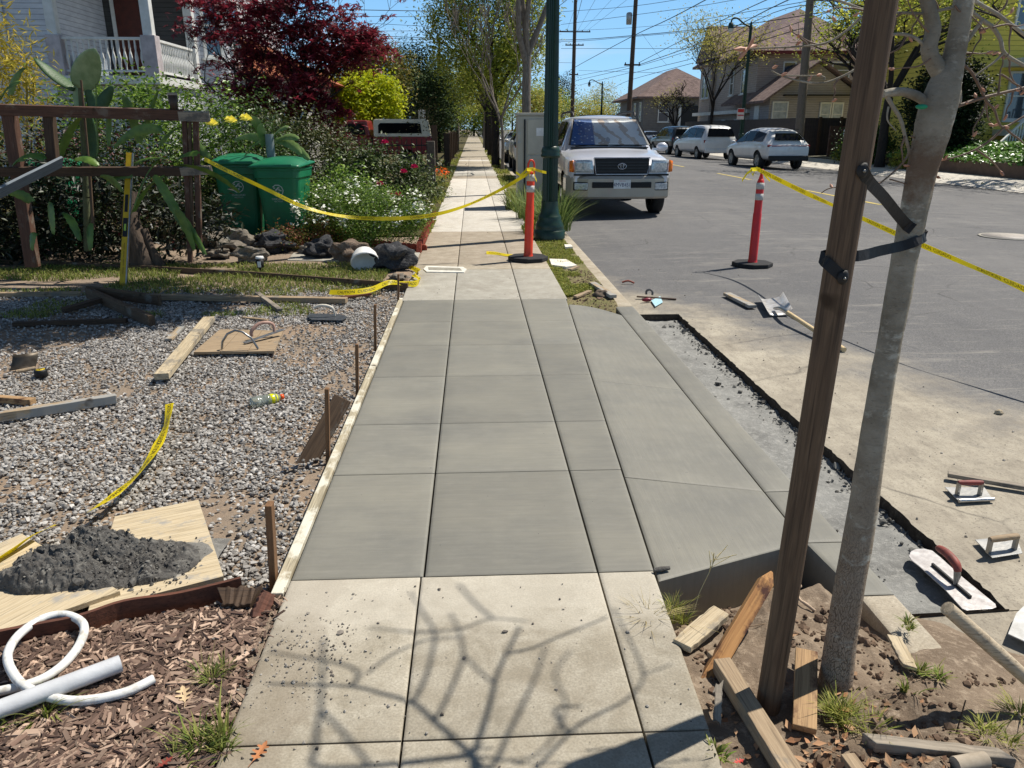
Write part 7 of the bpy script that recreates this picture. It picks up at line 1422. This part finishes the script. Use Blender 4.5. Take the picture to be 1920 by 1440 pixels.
window(hs, (-12.6, HY - .03, 4.1), 1.3, 2.2, 'y-', o0=o0); 
MB().tube([Vector((-11.55 - HX, -.07, 0)), Vector((-11.55 - HX, -.07, 8))], .05, 8).build('downpipe', TRIM, hs)
# bay on the street front
bay = [(HX, HY + 3.6), (HX + .62, HY + 4.3), (HX + .62, HY + 6.0), (HX, HY + 6.7)]
MB().prism([(x - HX, y - HY) for x, y in bay] + [(-.3, 6.7), (-.3, 3.6)], 0, 8.5).build('bay', WS_, hs)
window(hs, (HX + .34, HY + 3.93, 4.35), .62, 1.8, 42, o0=o0); window(hs, (HX + .66, HY + 5.15, 4.35), 1.0, 1.8, 'x+', o0=o0)
tag(MB().box((.75, .6, .5), (0, 0, .25)).build('white_sofa_cushion', mat((206, 216, 226), (190, 202, 214), 3, .8), None, loc=(-10.0, HY + .75, FL), bevel=.06), 'pale blue white upholstered seat on the porch behind the railing', 'seat')
# roofed house behind the maple
h2 = thing('bungalow', 'low pale house with an orange brown roof seen through the red maple', 'house', (-9, 27.5, 0)); MB().box((7, 9, 3.0), (0, 4.5, 1.5)).build('wall', siding((190, 186, 178), 6, 'sid2'), h2)
MB().add([(-4, -.6, 3.0), (4.1, -.6, 3.0), (4.1, 9.6, 3.0), (-4, 9.6, 3.0), (0, 2.6, 5.0), (0, 6.4, 5.0)], [(0, 1, 4), (1, 2, 5, 4), (2, 3, 5), (3, 0, 4, 5), (3, 2, 1, 0)]).build('roof', shingle((178, 110, 80), 'orangeroof'), h2)
window(h2, (-6.2, 27.47, 1.7), 1.4, 1.3, 'y-', o0=Vector((-9, 27.5, 0)))
# --- houses across the street ---
def hip(m, x0, x1, y0, y1, z, h, ov=.5, ridge='y', inset=None):
    x0 -= ov; x1 += ov; y0 -= ov; y1 += ov; w_ = min(x1 - x0, y1 - y0) / 2 if inset is None else inset
    a, b = ((( x0 + x1) / 2, y0 + w_), ((x0 + x1) / 2, y1 - w_)) if ridge == 'y' else ((x0 + w_, (y0 + y1) / 2), (x1 - w_, (y0 + y1) / 2))
    vs = [(x0, y0, z), (x1, y0, z), (x1, y1, z), (x0, y1, z), (a[0], a[1], z + h), (b[0], b[1], z + h)]
    fs = [(0, 1, 4), (1, 2, 5, 4), (2, 3, 5), (3, 0, 4, 5)] if ridge == 'y' else [(3, 0, 4), (0, 1, 5, 4), (1, 2, 5), (2, 3, 4, 5)]
    m.add(vs + [(x, y, z - .18) for x, y, zz in vs[:4]], fs + [(6 + (i + 1) % 4, 6 + i, i, (i + 1) % 4) for i in range(4)] + [(9, 8, 7, 6)])
TAU = siding((172, 158, 148), 7, 'taupe', (156, 142, 132)); SH1 = shingle((136, 118, 114), 'roofa', (98, 84, 82)); SH2 = shingle((126, 108, 102), 'roofb', (90, 76, 73)); REDT = mat((110, 34, 34), None, 5, .6)
g = Vector((19.6, 56, .1)); gh = thing('two_storey_house', 'large taupe two storey house with a steep brown hip roof', 'house', g)
MB().box((8.2, 14, 6.6), (4.1, 7, 3.3)).build('wall', TAU, gh)
m = MB(); hip(m, 0, 8.2, 0, 14, 6.4, 3.2, .6); rf = m.build('roof', SH1, gh); MB().box((9.5, .08, .2), (4.1, -.66, 6.28)).build('fascia', REDT, rf)
MB().add([(-.6, 7.6, 6.62), (-.6, 13.8, 6.62), (-.6, 10.7, 9.2), (3.2, 7.6, 6.7), (3.2, 13.8, 6.7), (3.2, 10.7, 9.2)], [(0, 2, 1), (0, 3, 5, 2), (2, 5, 4, 1)]).build('gable_roof', SH1, rf)
MB().box((.4, 2.4, 6.1), (-.2, 10.7, 3.3)).build('bay', TAU, gh); MB().box((.5, 14.0, .25), (-.26, 7, 2.55)).build('belt_trim', TRIM, gh)
for y, z in ((2.6, 4.6), (5.2, 4.6), (10.2, 4.6), (11.3, 4.6), (3.5, 1.3), (6.5, 1.3)): window(gh, g + Vector((-.44 if 9 < y < 12.2 else -.04, y, z)), .85, 1.7 if z > 3 else 1.5, 'x-', o0=g)
window(gh, g + Vector((2.2, -.04, 5.0)), .9, 1.5, 'y-', o0=g); window(gh, g + Vector((5.8, -.04, 5.2)), 1.3, 1.1, 'y-', o0=g)
g = Vector((19.2, 52, .1)); TAU2 = siding((160, 154, 152), 7, 'taupecool', (146, 140, 138)); sh = thing('garage_cottage', 'small taupe gabled cottage behind the tall brown board fence', 'house', g)
MB().box((6.1, 3.6, 3.3), (3.05, 1.8, 1.65)).build('wall', TAU2, sh); MB().prism([(-.02, 3.3), (6.12, 3.3), (2.9, 5.35)], 0, 3.6, Matrix.Translation((0, 3.6, 0)) @ Matrix.Rotation(R(90), 4, 'X')).build('gable', TAU2, sh)
MB().add([(-.6, -.5, 3.1), (2.9, -.5, 5.55), (7.0, -.5, 3.1), (-.6, 8.4, 3.1), (2.9, 8.4, 5.55), (7.0, 8.4, 3.1), (-.6, -.5, 2.95), (2.9, -.5, 5.4), (7, -.5, 2.95), (-.6, 8.4, 2.95), (2.9, 8.4, 5.4), (7, 8.4, 2.95)], [(0, 1, 4, 3), (1, 2, 5, 4), (6, 7, 1, 0), (7, 8, 2, 1), (0, 3, 9, 6), (8, 11, 5, 2), (9, 10, 7, 6), (10, 11, 8, 7)]).build('roof', SH2, sh)
window(sh, g + Vector((.7, -.04, 2.45)), 1.05, 1.2, 'y-', CURT, o0=g); window(sh, g + Vector((3.7, -.04, 2.25)), .75, 1.5, 'y-', CURT, o0=g, sill=False); window(sh, g + Vector((4.5, -.04, 2.25)), .75, 1.5, 'y-', CURT, o0=g, sill=False)
MB().box((5.2, .5, .08), (3.4, -.28, 3.42)).build('awning', BLACK, sh)
MB().box((.05, .9, 1.9), (-.03, 2.2, 1.9)).build('white_door', TRIM, sh)
BF = siding((64, 56, 52), 7, 'boardfence', vert=True)
t2 = thing('board_fence', 'tall dark brown board fence beyond the white crossover', 'fence', (18.2, 44.6, -.1)); MB().box((3.6, .06, 2.15), (1.85, 0, 1.07)).build('board_panel', BF, t2); MB().box((.06, 24, 2.15), (0, 12.1, 1.07)).build('board_panel', BF, t2)
for x in (1.2, 2.4, 3.6): MB().box((.14, .14, 2.2), (x, -.1, 1.1)).build('post', W_DARK, t2)
MB().box((1.7, .1, 1.7), (0, 0, .85)).build('wooden_gate_panel', W_FENCE, None, loc=(20.0, 42.6, -.1), label='weathered lower wooden gate right of the dark board fence', cat='gate')
t2 = thing('standing_mailbox', 'pale green and white mailbox on a post behind the tree stake', 'mailbox', (18.5, 38.6, -.1)); MB().box((.5, .5, 1.2), (0, 0, .6)).build('pedestal', mat((96, 120, 96), None, 5, .7), t2, bevel=.02); MB().prism([(-.32, 1.2), (.32, 1.2), (.32, 1.5), (0, 1.75), (-.32, 1.5)], -.3, .3, Matrix.Rotation(R(90), 4, 'X')).build('box', WHITE, t2, bevel=.02)
t2 = thing('parking_sign', 'small red and white parking sign on the far green lamp post', 'sign', (15.75, 47.2, 2.3)); MB().box((.42, .02, .62)).build('plate', mat((214, 206, 204), None, 5, .5), t2); MB().box((.36, .006, .18), (0, -.014, .18)).build('band', mat((190, 40, 40), None, 5, .5), t2); MB().box((.36, .006, .06), (0, -.014, -.08)).build('band', mat((190, 40, 40), None, 5, .5), t2)
g = Vector((18.6, 88, .2)); c3 = thing('grey_cottage', 'grey cottage with a low brown hip roof beyond the wooden power pole', 'house', g); MB().box((9, 14, 4.6), (4.5, 7, 2.3)).build('wall', siding((120, 116, 112), 6, 'sidc'), c3); m = MB(); hip(m, 0, 9, 0, 14, 4.6, 3.2, .9); m.build('roof', SH2, c3)
for y in (1.5, 4.5): window(c3, g + Vector((-.05, y, 3.1)), 1.0, 2.0, 'x-', o0=g)
window(c3, g + Vector((2.2, -.05, 3.0)), 1.2, 2.0, 'y-', o0=g); MB().box((2.2, .1, 2.4), (5.2, -.04, 2.5)).build('porch_shade_panel', BLACK, c3); MB().box((.25, .25, 2.6), (3.95, -.2, 2.5)).build('porch_post', TRIM, c3); MB().box((2.4, 1.2, .5), (5.2, -.6, 1.0)).build('stairs', mat((60, 74, 110), None, 5, .8), c3)  # black panel stands for the shade inside the porch
# yellow house with stairs
YS = siding((226, 204, 96), 5, 'yellowsiding', (210, 190, 84)); g = Vector((21.3, 34.5, 0)); yh = thing('yellow_house', 'yellow clapboard house with white porch and stair railings at the right edge', 'house', g)
MB().box((14, 10, 8.5), (7, 5.0, 4.6)).build('wall', YS, yh); MB().box((8, 2.2, .25), (5.5, -1.1, 1.3)).build('porch_floor', TRIM, yh); MB().box((8.2, 2.4, .3), (5.5, -1.1, 4.1)).build('porch_roof', TRIM, yh)
for x in (1.6, 3.8, 6.0, 8.2): MB().box((.2, .2, 2.6), (x, -2.0, 2.68)).build('porch_post', TRIM, yh, bevel=.03)
for x in (2.4, 5.0): window(yh, g + Vector((x, -.05, 2.8)), 1.2, 2.0, 'y-', o0=g)
window(yh, g + Vector((2.2, -.05, 6.3)), 1.3, 1.6, 'y-', o0=g)
for k in range(7): MB().box((1.6, .32, .2), (2.7, -2.4 - .3 * k, 1.2 - .2 * k)).build('stair', TRIM, yh)
def srail(a, b, n):
    a, b = Vector(a), Vector(b); r_ = MB().bar(a + Vector((0, 0, .9)), b + Vector((0, 0, .9)), .07, .07).build('stair_rail', TRIM, yh)
    for k in range(n): c = a.lerp(b, k / (n - 1)); MB().box((.045, .045, .85), (c.x, c.y, c.z + .45)).build('baluster', TRIM, r_)
srail((-.6, -3.6, -.1), (1.7, -2.2, 1.3), 12); srail((1.2, -4.4, -.1), (3.6, -2.25, 1.3), 12); srail((3.7, -2.2, 1.4), (8, -2.2, 1.4), 22)
# retaining wall and ivy
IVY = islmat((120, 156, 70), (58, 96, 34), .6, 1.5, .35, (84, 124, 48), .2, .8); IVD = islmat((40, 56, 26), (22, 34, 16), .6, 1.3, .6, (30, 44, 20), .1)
t2 = thing('retaining_wall', 'low brown retaining wall topped by bright ivy across the street', 'wall', (17.6, 21.5, -.25)); MB().box((.3, 9.5, .62), (.15, 4.75, .31)).build('wall_face', mat((104, 84, 70), (86, 70, 58), 5, .9, .4, 30), t2, bevel=.01)
def sc_ivy(r): x = r.uniform(17.55, 22.5); y = r.uniform(20.5, 33.5); return (x, y, .38 + .5 * min(1, (x - 17.5) / 2.5) + .12 * noise.noise(Vector((x * 1.5, y * 1.5, 3))) + r.uniform(-.05, .06))
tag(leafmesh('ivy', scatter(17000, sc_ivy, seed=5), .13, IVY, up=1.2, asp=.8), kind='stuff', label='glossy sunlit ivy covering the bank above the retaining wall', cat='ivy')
MB().grid(8, 8, lambda u, v: (17.8 + 6 * u, 20.5 + 14 * v, .15 + .6 * min(1, u * 2.2))).build('garden_bank', DIRTD, kind='structure')
bush('ivy_mound', 'ivy mound spilling over the far kerb at the right edge', 'ivy', (16.5, 18.0, -.2), (1.2, 1.4, .75), DKG, .13, 160, 40, .2, 41, zc=.2, stems=0)
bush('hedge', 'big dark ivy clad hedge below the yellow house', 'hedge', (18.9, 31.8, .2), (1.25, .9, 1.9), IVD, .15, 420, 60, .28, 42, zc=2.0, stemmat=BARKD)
bush('hedge', 'dark shrubbery left of the ivy clad hedge', 'hedge', (18.0, 35.5, -.1), (1.2, 1.0, .7), DKG, .12, 200, 40, .22, 43, zc=.8)
bush('yellow_flower_shrub', 'low shrub with yellow flowers at the driveway by the brown fence', 'shrub', (18.6, 38.2, -.1), (1.0, .7, .4), islmat((206, 190, 50), (96, 112, 40), .8, 1.2, .6, (120, 130, 50)), .10, 130, 30, .12, 44, zc=.4)
bush('low_shrub', 'small yellowish shrub beside the retaining wall', 'shrub', (17.4, 31.0, -.1), (.8, .6, .35), islmat((170, 160, 50), (86, 100, 40), .8, 1.2), .09, 80, 30, .1, 45, zc=.3)
# utility poles and wires
POLE = wood((96, 78, 64), (70, 56, 46)); POLG = wood((128, 116, 102), (96, 86, 76))
def pole(label, a, b, r, arms=(), mt=POLE, box=None):
    a = Vector(a); b = Vector(b); t2 = thing('utility_pole', label, 'utility pole', a, 0, 'wooden utility poles'); L = (b - a).length; o = MB().tube([Vector((-L / 2 + L * k / 6, 0, 0)) for k in range(7)], [r * (1.15 - .3 * k / 6) for k in range(7)], 14).build('pole', mt, t2); o.matrix_basis = Matrix.Translation(-a) @ frame(a, b)
    for z, w_ in arms:
        c = a.lerp(b, (z - a.z) / (b.z - a.z)) - a; ar_ = MB().box((w_, .12, .14), (c.x, c.y - r - .05, c.z)).build('crossarm', POLE, t2)
        for k in range(5 if w_ > 2 else 2): MB().lathe([(.05, .07), (.06, .15), (.03, .22), (0, .23)], 8, c=(c.x - w_ / 2 + .1 + (w_ - .2) * k / (4 if w_ > 2 else 1), c.y - r - .05, c.z)).build('insulator', mat((70, 60, 56), None, 5, .3), ar_)
    if box: c = a.lerp(b, (box - a.z) / (b.z - a.z)) - a; MB().lathe([(0, -.5), (.25, -.48), (.27, .4), (.2, .5), (0, .55)], 14, c=(c.x - r - .3, c.y, c.z)).build('transformer', STEEL, t2)
    return t2
def PX_(px, py, Y): return Q(px, py, Y)
pole('leaning wooden power pole above the silver SUV, middle of the photo', PX_(1176, 262, 76), PX_(1196, -60, 76), .21, ((PX_(1180, 122, 76).z, 1.5),), box=PX_(1186, 35, 76).z)
pole('tall distant power pole with wide crossarms', PX_(1072, 250, 108), PX_(1080, -30, 108), .24, ((PX_(1078, 60, 108).z, 4.0), (PX_(1077, 85, 108).z, 2.4), (PX_(1075, 140, 108).z, 1.2)))
pole('thick wooden utility pole in front of the taupe cottage', (16.4, 39.8, -.2), PX_(1524, -60, 39.8), .20, (), POLG)
pole('thin dark pole left of the big green tree', PX_(822, 245, 95), PX_(824, 70, 95), .17, ((PX_(824, 80, 95).z, 1.6),))
WIRE = mat((26, 26, 28), None, 5, .6)
def wire(pts, r=.02, sag=.0, lb=''):
    ps = [Q(*p) for p in pts]
    if len(ps) == 2: a, b = ps; ps = [a.lerp(b, k / 10) + Vector((0, 0, -sag * 4 * (k / 10) * (1 - k / 10))) for k in range(11)]
    else: ps = smooth(ps, 4)
    o = ps[0].copy(); return MB().tube([p - o for p in ps], r, 4, cap=False).build('power_line', WIRE, None, loc=o, cat='power line', group='overhead power lines', label=lb)
W = [([(560, 16, 80), (700, 19, 80), (1052, 25, 90)], .05), ([(560, 30, 85), (1052, 33, 90)], .035), ([(560, 36, 85), (700, 44, 85), (830, 51, 85)], .03), ([(640, 58, 85), (1052, 58, 90)], .03), ([(640, 64, 85), (830, 72, 90), (1052, 75, 90), (1182, 67, 76), (1385, 47, 60), (1560, 20, 45)], .045), ([(640, 68, 85), (830, 75, 90), (1052, 78, 90), (1182, 69, 76), (1400, 50, 60)], .03),
     ([(600, 80, 85), (1052, 80, 90)], .025), ([(600, 108, 110), (1080, 118, 108)], .03), ([(1052, 22, 90), (1182, 12, 76), (1290, -4, 70)], .03), ([(1052, 46, 90), (1182, 29, 76), (1312, 11, 70), (1420, -8, 60)], .03), ([(1052, 58, 90), (1182, 52, 76), (1440, 30, 60)], .02),
     ([(1060, 140, 100), (1080, 125, 100), (1182, 70, 76), (1254, 36, 60), (1330, -4, 50)], .045), ([(1197, 118, 76), (1325, 52, 60), (1450, -6, 45)], .04), ([(1197, 122, 76), (1322, 77, 60), (1440, 18, 45), (1500, -10, 40)], .045), ([(1197, 124, 76), (1325, 84, 60), (1450, 24, 45), (1530, 8, 39)], .03), ([(1182, 138, 76), (1320, 104, 60), (1440, 62, 50), (1560, 20, 39)], .03),
     ([(1052, 91, 95), (1285, 91, 76)], .03), ([(1080, 151, 108), (1180, 128, 76)], .035), ([(1080, 143, 108), (1180, 124, 76)], .03), ([(1085, 160, 108), (1182, 136, 76)], .03), ([(1085, 132, 108), (1250, 137, 76)], .025), ([(1150, 165, 90), (1182, 150, 76), (1300, 118, 60)], .03),
     ([(1203, 62, 76), (1225, 92, 70), (1250, 122, 66)], .02), ([(1075, 60, 108), (1092, -4, 60)], .03), ([(1082, 60, 108), (1118, -4, 60)], .02), ([(1090, 60, 108), (1150, -4, 60)], .02), ([(1098, 60, 108), (1180, -4, 60)], .02), ([(1062, 60, 108), (1085, -4, 60)], .02), ([(1300, 40, 60), (1560, -6, 39)], .025), ([(1340, 104, 60), (1480, 60, 45), (1505, 55, 39.5)], .04)]
WL = ['highest dark cable crossing the sky between red maple and green lamp post', 'second cable from the top, just under the highest one left of the lamp post', 'slightly slanting cable third from the top beside the red maple', 'level cable fourth from the top between maple and olive tree', 'thick cable running through the leaning power pole toward the taupe house roof', 'cable paired just below the thick one at the leaning power pole', 'lowest long cable of the bundle meeting the tall distant pole', 'faint line just above the far conifers at the left of the pole', 'cable crossing above the transformer of the leaning power pole', 'cable passing beside the transformer box and leaving at the top right', 'thin line crossing the leaning pole below its transformer', 'steep cable rising from the distant pole up to the right through the leaning pole', 'upper cable rising right from the crossarm of the leaning pole', 'thickest of the cables rising right from the lower crossarm', 'cable directly under the thickest one toward the thick utility pole', 'lowest cable climbing from the leaning pole across the taupe roof', 'long level line behind the leaning pole at the height of the gable', 'line from the distant pole sagging up to the lower crossarm', 'second line from the distant pole to the lower crossarm', 'lowest line from the distant pole to below the crossarm', 'faint level line just above the grey cottage roof', 'faint line rising from the distant bare tree toward the taupe gable', 'short steep guy line dropping right from the leaning pole', 'left centre line fanning up from the wide distant crossarm', 'centre line fanning up from the wide distant crossarm', 'right line fanning up from the wide distant crossarm', 'rightmost line fanning up from the wide distant crossarm', 'leftmost line fanning up beside the green lamp post', 'high line above the taupe house reaching the thick utility pole', 'cable crossing the big brown roof to the thick utility pole']
for (p, r), lb in zip(W, WL): wire(p, r * .62, 0, lb)
# trees
OLV = islmat((186, 184, 70), (104, 122, 44), .6, 1.35, .6, (146, 154, 58), .5); OLD_ = islmat((168, 174, 70), (88, 108, 40), .5, 1.4, .6, (126, 142, 52), .5); SPR = islmat((196, 190, 100), (140, 146, 66), .7, 1.3, .6, (160, 150, 70), .4)
bt = thing('street_tree', 'big olive green street tree arching over the far pavement', 'tree', (.85, 30.5, rise(30))); m = MB(); m.tube([Vector((0, 0, -.1)), Vector((.02, 0, 1.5)), Vector((-.05, 0, 2.6)), Vector((0, 0, 3.8))], [.17, .14, .13, .10], 9); m.build('trunk', BARKD, bt)
m = MB(); tips = []; rnd = random.Random(4)
for k in range(7): a = k * 2.4; grow(m, tips, Vector((0, 0, 2.6 + .15 * k)), Vector((math.cos(a) * .7, math.sin(a) * .7, 1)).normalized(), .07, 1.5, 3, rnd, .45, .2)
m.build('branch', BARKD, bt); C, K = clumps((-.1, 0, 5.1), (2.2, 2.0, 3.0), 430, 56, .26, 51, .35); leafmesh('crown', C, .13, OLD_, bt, asp=.35, droop=.6); C, K = clumps((-.05, -.2, 5.3), (2.3, 2.1, 2.9), 260, 44, .22, 52, .9); leafmesh('outer_leaves', C, .13, OLV, bt, asp=.35, droop=.6)
tree('street_tree', 'tall smooth grey bare tree rising behind the utility cabinet', (1.18, 18.2, 0), 8.5, 3.0, .11, 5, 61, .38, .28, SPR, .06, 3, .12, BARKG, lean=(.05, 0), kids=(2, 3), L0=1.9, minr=.006)
tree('street_tree', 'slim dark bare young tree left of the utility cabinet', (1.0, 27.0, 0), 6.5, 1.8, .055, 5, 62, .42, .3, None, bark=BARKG, L0=1.7, minr=.009)
tree('street_tree', 'dark trunked bare street tree farther along the near kerb', (.9, 41, rise(41)), 8, 2.6, .15, 5, 63, .5, .2, SPR, .12, 2, .2, BARKD, L0=2, minr=.012)
tree('street_tree', 'bare street tree in the hazy distance along the near kerb', (.9, 58, rise(58)), 8, 2.4, .16, 5, 64, .55, .2, SPR, .16, 3, .25, BARKG, L0=2, minr=.016)
tree('street_tree', 'small far bare street tree closing the view down the pavement', (-1.5, 82, rise(82)), 9, 2.4, .2, 5, 65, .55, .2, SPR, .2, 4, .3, BARKG, L0=2.4, minr=.02)
G = 'trees and tall shrubs down the left side of the street'
def blob(label, x, y, zc, rx, ry, rz, mt, ls, nc, per, cs, seed, name='background_tree', trunk=.12, shell=.4, asp=.5, droop=0, bk=None, group=G):
    t2 = thing(name, label, 'tree', (x, y, rise(y)), 0, group); C, K = clumps((0, 0, zc), (rx, ry, rz), nc, per, cs, seed, shell); C = C[C[:, 2] > .1]; leafmesh('crown', C, ls, mt, t2, asp=asp, rs=seed, droop=droop)
    m = MB(); m.tube([Vector((0, 0, -.1)), Vector((.05, 0, zc * .5)), Vector((0, 0, zc))], [trunk * 1.2, trunk, trunk * .5], 8)
    rr = random.Random(seed)
    for k in range(5): q = Vector(K[rr.randrange(len(K))]); m.tube([Vector((0, 0, zc * .45)), Vector((0, 0, zc * .5)).lerp(q, .5), q], [trunk * .5, trunk * .3, .01], 5)
    m.build('trunk', bk or BARKD, t2); return t2
blob('bright yellow green shrub tree above the camper shell', -4.6, 33.5, 2.35, 1.9, 1.2, 1.1, YLG, .15, 380, 50, .2, 71)
blob('bronze green round topped tree behind the yellow green one', -4.6, 40, 3.9, 1.7, 1.4, 1.5, islmat((150, 130, 60), (84, 100, 44), .6, 1.3, .6, (110, 112, 50), .3), .14, 260, 40, .24, 72)
blob('dark pointed conifer behind the bronze tree', -7.6, 62, 5.0, 1.7, 1.5, 3.2, islmat((60, 80, 44), (36, 52, 28), .6, 1.3), .18, 260, 40, .3, 73, asp=.25)
blob('second dark conifer with feathery top', -5.2, 64, 4.6, 1.1, 1.2, 3.2, islmat((60, 80, 44), (36, 52, 28), .6, 1.3), .18, 160, 40, .28, 74, asp=.25)
blob('dense dark evergreen left of the big olive street tree', -3.4, 52, 3.3, 2.1, 1.8, 3.0, islmat((56, 78, 36), (30, 46, 22), .6, 1.3), .17, 380, 45, .3, 75)
blob('dark green cypress close to the far pavement', -2.0, 47, 2.6, 1.2, 1.5, 2.3, islmat((66, 88, 40), (34, 52, 24), .6, 1.3), .15, 260, 40, .24, 76)
blob('low dark hedge tree behind the truck cab', -7.5, 37, 1.6, 3.0, 1.5, 1.5, DKG, .14, 300, 40, .28, 77)
blob('dark trees filling the gap behind the bungalow', -17, 46, 3.0, 6.0, 2.5, 3.0, DKG, .22, 420, 45, .45, 78)
blob('scruffy shrub with bare twigs right of the white panel', -2.0, 30.8, 1.5, .7, .8, .8, islmat((110, 100, 60), (70, 72, 40), .6, 1.3), .10, 60, 14, .25, 79, trunk=.04, bk=BARKG)
blob('green street trees far down the left of the pavement', -3.2, 70, 3.4, 2.2, 3, 2.8, OLD_, .2, 240, 40, .4, 80)
blob('shady street tree arching over the far end of the pavement', .9, 52, 5.2, 2.4, 3, 1.9, OLV, .18, 130, 36, .35, 81)
blob('leafy tree at the far left of the pavement end', -2.3, 88, 4.6, 3.2, 4, 3.0, OLV, .24, 160, 36, .45, 82)
blob('leafy tree closing the pavement vista on the kerb side', 1.2, 76, 4.8, 2.6, 3, 2.6, SPR, .2, 150, 34, .4, 83)
blob('far green tree centred at the vanishing point of the pavement', .2, 125, 4.5, 6, 4, 4.5, OLD_, .34, 300, 40, .7, 84)
G2 = 'trees beyond the silver SUV'
for k, (px, y, zc, rx, rz, mt, lb) in enumerate(((1030, 120, 4.0, 4.5, 3.4, OLD_, 'dark green distant tree left of the tall power pole'), (1012, 95, 3.0, 2.6, 2.6, SPR, 'pale budding distant tree beside the lamp post'), (1075, 135, 3.2, 5.5, 3.0, OLD_, 'low distant greenery under the tall power pole'), (1105, 115, 2.6, 3.6, 2.3, SPR, 'pale olive distant tree right of the tall power pole'), (1150, 150, 3.4, 6.5, 3.4, DKG, 'dark distant tree beside the grey cottage roof'), (1125, 170, 5.0, 4.5, 5.5, SPR, 'hazy bare tree rising over the distant street'), (1052, 150, 6.5, 2.5, 4.0, IVD, 'two dark palm like crowns on the distant skyline'), (960, 110, 3.5, 5.0, 3.2, OLD_, 'distant greenery closing the street end'), (905, 130, 3.0, 3.5, 3.0, OLV, 'distant trees at the vanishing point of the pavement'))):
    q = Q(px, 240, y); blob(lb, q.x, y, zc, rx, 2.5, rz, mt, .28, 150, 34, .6, 90 + k, group=G2)
tree('street_tree', 'thin budding tree leaning left in front of the taupe house', (16.7, 57, 0), 11.5, 3.4, .12, 5, 101, .5, .1, SPR, .15, 20, .5, BARKD, lean=(.35, 0), L0=2.2, minr=.012, kids=(2, 3))
tree('street_tree', 'small crooked bare tree before the grey cottage', (16.6, 66, 0), 6, 1.6, .13, 5, 102, .6, .1, SPR, .12, 4, .3, BARKD, L0=1.6, minr=.02)
tree('street_tree', 'large dark trunked tree with fresh leaves behind the tree stake', (16.9, 32.5, -.2), 8.5, 2.9, .19, 5, 103, .62, .08, OLV, .16, 30, .42, BARKD, L0=2.5, minr=.011, kids=(2, 3))
tree('street_tree', 'leafy tree between the yellow house and the big dark trunked tree', (20.2, 41.0, 0), 9.5, 3.6, .2, 5, 104, .62, .08, OLV, .16, 14, .42, BARKD, L0=2.4, minr=.011, kids=(2, 3))
tree('street_tree', 'budding tree over the cottage roof beside the thick utility pole', (21.0, 43.0, 0), 9.0, 4.0, .15, 5, 105, .6, .08, OLV, .16, 26, .42, BARKD, L0=2.1, minr=.011, kids=(2, 3))
tree('street_tree', 'leafy tree at the upper right corner whose shade streaks the street', (18.3, 25.2, -.1), 8.5, 3.4, .17, 5, 106, .66, .04, OLV, .15, 11, .42, BARKD, L0=2.4, minr=.011, kids=(2, 3))
bush('shrub', 'green shrub behind the dark hedge under the tree crown', 'shrub', (24.5, 42, 0), (3, 1.5, 1.9), OLV, .16, 240, 40, .35, 46, zc=2.0)
